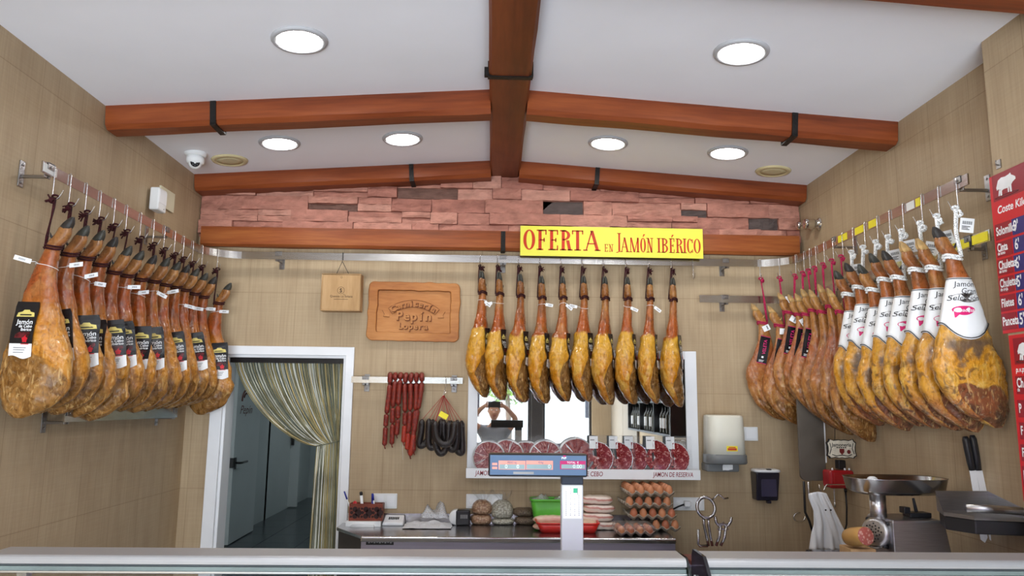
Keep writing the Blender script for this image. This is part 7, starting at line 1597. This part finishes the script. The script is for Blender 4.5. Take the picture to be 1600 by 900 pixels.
dtext('0      0', 800, 729, .016, M_SEG, bold=.01); dtext('0', 858, 729, .016, M_SEG); dtext('0.00', 902, 729, .016, M_SEG, bold=.01); dtext('PESO kg', 800, 722.5, .008, M_DBLUE); dtext('€/kg', 845, 722.5, .008, M_DBLUE); dtext('TOTAL  €', 895, 722.8, .008, M_PWH); dtext('PVP', 881, 716, .009, M_PWH, bold=.02)
plab(dface(880, 711.5, 884, 714, .0014, 'pilot_mark', M_MAG, fc), 'magenta mark')
p0, p1 = P(880.5, 761, Y=SYY), P(909, 811, Y=SYY); lb_ = MB().box(p0.x-pc.x, p1.x-pc.x, -.0212, -.0203, p1.z-DZK, p0.z-DZK).build('notice', M_PAPER, po); plab(lb_, 'paper notice on the post')
mb = MB(); x0, x1, z0, z1 = p0.x-pc.x, p1.x-pc.x, p1.z-DZK, p0.z-DZK
for k in range(4):
    for j in range(16): mb.box(x0+.007+k*.013, x0+.0095+k*.013, -.0217, -.0211, z0+.008+j*.0052, z0+.0115+j*.0052-.001*((j*k) % 3)) if (j < (14, 16, 11, 12)[k]) else None
mb.box(x1-.012, x1-.010, -.0217, -.0211, z1-.024, z1-.003); plab(mb.build('notice_print', M_GREYINK, lb_), 'small grey print')
plab(MB().box(x0+.030, x0+.042, -.0217, -.0211, z1-.018, z1-.004).build('green_mark', pm('green print', (.05, .36, .20), .5), lb_), 'green printed mark')

# ================================================================ WHAT THE MIRROR REFLECTS
M_TAUPE = pm('taupe sliding panel', (.20, .165, .125), .5, var=.03)
for k in range(2): struct(MB().box(XPIL-.03, XPIL-.002, YF+.02+k*1.02, YF+1.03+k*1.02, 0, 2.35).build('trim_%d' % (4+k), M_TAUPE, bevel=.003), 'taupe wall panel reflected in the mirror, %s' % ('by the shop window' if k == 0 else 'by the dark bottle display'), 'wall panel')
t = empty('bottle_display', (XPIL, 1.0, 1.32)); tag(t, 'dark wall display of bottles reflected in the mirror beside the bright window', 'bottle display')
MB().box(-.02, -.001, -1.2, 1.05, 0, 1.0).build('back_panel', M_BLACK, t)
for k in range(4): MB().box(-.15, -.0205, -1.2, 1.05, .0+k*.326, .022+k*.326).build('shelf', M_BLACK, t)
for y in (-1.2, -.46, .29, 1.03): MB().box(-.15, -.0205, y, y+.02, .022, .9995).build('upright', M_BLACK, t)
M_BOTTLE = pm('dark bottle glass', (.012, .016, .012), .1); rs = random.Random(6)
for s_ in range(3):
    for k in range(17):
        y = .88-2.25*k/16.9+1.0
        if any(abs(y-1.0-q) < .07 for q in (-1.19, -.45, .30, 1.04)): continue
        b_ = MB().lathe([(.0005, 0), (.036, 0), (.038, .01), (.038, .17), (.030, .20), (.014, .225), (.013, .285), (.0005, .286)], 16).build('wine_bottle', M_BOTTLE, loc=(XPIL-.085, y, 1.3425+s_*.326)); tag(b_, 'dark wine bottle on the %s shelf of the bottle display reflected in the mirror' % ('lowest', 'middle', 'upper')[s_], 'bottle', 'bottles on the %s shelf of the wall display' % ('lowest', 'middle', 'upper')[s_])
        if rs.random() < .5: plab(MB().lathe([(.0385, .05), (.0388, .055), (.0388, .145), (.0385, .15)], 16, caps=False).build('label', M_PAPER, b_), 'white label')
struct(MB().box(-30, 30, -40, YF-.17, -.12, -.04).build('ground_outside', pm('pale street paving', (.55, .55, .53), .8, var=.05)), 'pale street paving outside the shop window', 'street')
t = empty('white_building', (0, -15, 0)); tag(t, 'plain white building across the street reflected in the mirror', 'building')
MB().box(-9, 9, -4, 0, -.04, 5).build('facade', pm('white render', (.85, .85, .85), .9, var=.02), t); MB().box(-9.3, 9.3, -4.2, .25, 5.0, 5.25).build('roof', M_TERRA, t)
for x in (-5, -1.5, 3): MB().box(x, x+1.1, .001, .03, 1.2, 2.6).build('window', M_SMOKE, t)
p = P(794, 616, Y=2*4.62+8.5); t = empty('street_tree', (p.x, -8.5, -.04)); tag(t, 'light green tree outside the shop window reflected in the mirror', 'tree')
MB().tube([(0, 0, 0), (.03, 0, 1.0), (-.02, .03, 1.9), (.05, 0, 2.6)], lambda q: .09*(1-.6*q), 10).build('trunk', pm('grey bark', (.16, .12, .09), .9, bump=.6), t)
mb = MB(); rs = random.Random(77)
for k in range(900):
    d = Vector((rs.gauss(0, 1), rs.gauss(0, 1), rs.gauss(0, 1))).normalized()*rs.random()**.4; c_ = Vector((d.x*.75, d.y*.75, 2.35+d.z*.75)); u_ = Vector((rs.gauss(0, 1), rs.gauss(0, 1), rs.gauss(0, 1))).normalized(); v_ = u_.orthogonal().normalized(); s = rs.uniform(.05, .09)
    mb.add([c_-u_*s, c_+v_*s*.5, c_+u_*s, c_-v_*s*.5], [(0, 1, 2, 3)])
mb.build('crown', pm('fresh green leaves', (.22, .38, .08), .6, var=.4, vscale=5), t)
# ---- the person taking the photograph, seen only in the mirror
def skin(name, verts, edges, mats, levels=2, parent=None, root=0):
    me = bpy.data.meshes.new(name); me.from_pydata([v[:3] for v in verts], edges, []); o = bpy.data.objects.new(name, me); COL.objects.link(o)
    sk_ = o.modifiers.new('skin', 'SKIN'); sk_.use_smooth_shade = True; lay = me.skin_vertices[0].data if me.skin_vertices else None
    if lay is None:
        bm = bmesh.new(); bm.from_mesh(me); bm.verts.layers.skin.verify(); bm.to_mesh(me); bm.free(); lay = me.skin_vertices[0].data
    for v, sd_ in zip(verts, lay): r_ = v[3]; sd_.radius = r_ if isinstance(r_, tuple) else (r_, r_); sd_.use_root = False
    lay[root].use_root = True; sb = o.modifiers.new('sub', 'SUBSURF'); sb.levels = sb.render_levels = levels; me.materials.append(mats)
    if parent is not None: o.parent = parent
    return o
M_SKIN = pm('tanned skin', (.42, .22, .14), .5, var=.06); M_SHIRT = pm('grey t-shirt cloth', (.20, .21, .23), .9, var=.05); M_JEANS = pm('dark blue jeans', (.04, .055, .10), .9, var=.1); M_HAIR = pm('dark hair', (.02, .015, .012), .6, bump=.5)
YP = -.46; HX = P(772, 648, Y=2*4.62+.42).x
V = [(HX, YP, .90, (.13, .10)), (HX, YP, 1.08, (.125, .095)), (HX, YP, 1.24, (.15, .10)), (HX, YP+.005, 1.33, (.07, .06)), (HX, YP+.02, 1.40, .052)]
E_ = [(0, 1), (1, 2), (2, 3), (3, 4)]
for sx in (-1, 1):
    b0 = len(V); V += [(HX+sx*.155, YP, 1.28, .058), (HX+sx*.245, YP+.10, 1.36, .044), (HX+sx*.27, YP+.20, 1.44, .038), (HX+sx*.17, YP+.33, 1.55, .030), (HX+sx*.105, YP+.405, 1.600, .024)]
    E_ += [(2, b0), (b0, b0+1), (b0+1, b0+2), (b0+2, b0+3), (b0+3, b0+4)]
    b1 = len(V); V += [(HX+sx*.085, YP, .82, .085), (HX+sx*.10, YP+.01, .48, .058), (HX+sx*.10, YP-.01, .28, .05), (HX+sx*.10, YP-.02, .09, .036), (HX+sx*.11, YP+.10, .042, .036)]
    E_ += [(0, b1), (b1, b1+1), (b1+1, b1+2), (b1+2, b1+3), (b1+3, b1+4)]
    hb = len(V); wr = b0+4    # palm then five fingers round the phone's end
    V += [(HX+sx*.092, YP+.435, 1.605, (.016, .030))]; E_ += [(wr, hb)]
    for f_ in range(4):
        b2 = len(V); z_ = 1.638-.022*f_; ln = (.9, 1, .95, .75)[f_]; V += [(HX+sx*.094, YP+.448, z_, .009), (HX+sx*.092, YP+.472, z_+.002, .0085), (HX+sx*(.092-.022*ln), YP+.478, z_+.002, .0075)]; E_ += [(hb, b2), (b2, b2+1), (b2+1, b2+2)]
    b2 = len(V); V += [(HX+sx*.086, YP+.422, 1.582, .011), (HX+sx*.070, YP+.424, 1.578, .0095), (HX+sx*.052, YP+.427, 1.585, .008)]; E_ += [(hb, b2), (b2, b2+1), (b2+1, b2+2)]
person = skin('person', V, E_, M_SKIN); tag(person, 'person in a grey shirt holding up a phone, reflected in the mirror', 'person')
# head with face joined by the neck
mb = MB(); rings = []; HZ = 1.415
for k in range(25):
    q = k/24; z = HZ+.225*q; rz = math.sin(PI*min(1, .10+.90*q))**.55 if q < .97 else .25; jw = .80+.20*min(1, q*2.6); ring = []
    for j in range(32):
        a = 2*PI*j/32; x = .072*rz*jw*math.cos(a); y = .092*rz*(.86+.14*min(1, q*3))*math.sin(a); f_ = max(0, math.sin(a))**6
        if .30 < q < .52: y += f_*.024*max(0, 1-abs(q-.37)/.13)*(abs(math.cos(a)) < .30)
        if .50 < q < .60: y -= .007*max(0, 1-abs(q-.55)/.05)*(1 if .22 < abs(math.cos(a)) < .62 and math.sin(a) > 0 else 0)
        if .18 < q < .28: y += .006*f_*math.sin((q-.18)/.1*2*PI)
        ring.append((HX+x, YP+.035+y, z))
    rings.append(ring)
hd = mb.loft(rings).build('head', M_SKIN, person)
mb = MB()
for sx in (-1, 1): mb.ball((HX+sx*.073, YP+.030, HZ+.115), (.011, .018, .030), 10)
mb.build('ear', M_SKIN, hd); mb = MB(); [mb.ball((HX+sx*.030, YP+.112, HZ+.125), (.013, .008, .007), 10) for sx in (-1, 1)]; plab(mb.build('eye', M_WHITEP, hd), 'eyes')
mb = MB(); mb.tube([(HX-.024, YP+.119, HZ+.050), (HX, YP+.125, HZ+.052), (HX+.024, YP+.119, HZ+.050)], .004, 6); plab(mb.build('mouth', pm('lips', (.36, .11, .09), .5), hd), 'mouth')
rings = []
for k in range(12):
    q = k/11; z = HZ+.115+.128*q; rz = math.sqrt(max(.01, 1-q**2.2)); rings.append([(HX+.079*rz*math.cos(a), YP+.028+(.099*rz*math.sin(a) if math.sin(a) < 0 else .099*rz*math.sin(a)*min(1, .55+q*.62)), z+(.045*max(0, math.sin(a))*(1-q))) for a in [2*PI*j/30 for j in range(30)]])
plab(MB().loft(rings).build('hair', M_HAIR, person), 'short dark hair')
VS = [(HX, YP, .86, (.155, .125)), (HX, YP, 1.08, (.142, .112)), (HX, YP, 1.24, (.165, .115)), (HX, YP+.003, 1.315, (.085, .075))]; ES = [(0, 1), (1, 2), (2, 3)]
for sx in (-1, 1): b0 = len(VS); VS += [(HX+sx*.155, YP, 1.28, .073), (HX+sx*.225, YP+.075, 1.338, .060)]; ES += [(2, b0), (b0, b0+1)]
plab(skin('shirt', VS, ES, M_SHIRT, 2, person), 'grey short sleeved shirt')
VT = [(HX, YP, .90, (.142, .112))]; ET = []
for sx in (-1, 1): b0 = len(VT); VT += [(HX+sx*.085, YP, .80, .10), (HX+sx*.10, YP+.01, .48, .074), (HX+sx*.10, YP-.015, .12, .060)]; ET += [(0, b0), (b0, b0+1), (b0+1, b0+2)]
plab(skin('trousers', VT, ET, M_JEANS, 2, person), 'dark jeans')
for sx in (-1, 1): MB().loft([[(HX+sx*.105+w_*math.cos(a), YP+.045+l_*math.sin(a), z) for a in [2*PI*j/20 for j in range(20)]] for z, w_, l_ in ((.001, .045, .135), (.03, .047, .135), (.06, .043, .10), (.09, .040, .062))]).build('shoe', M_BLACK, person)
t = empty('mobile_phone', (HX, -.012, 1.610)); tag(t, 'dark phone held up sideways in both hands, reflected in the mirror', 'phone')
MB().box(-.078, .078, -.008, .0, -.037, .037).build('case', M_BLACK, t, bevel=.004, seg=3); MB().box(-.074, .074, -.0092, -.0082, -.034, .034).build('screen', pm('phone screen glass', (.02, .025, .03), .08), t)
mb = MB(); mb.lathe([(.0005, .0012), (.006, .0012), (.007, .0)], 16, M=Matrix.Translation((-.055, .0003, .02)) @ Matrix.Rotation(R(-90), 4, 'X')); mb.build('lens', pm('lens glass', (.05, .07, .10), .05), t)
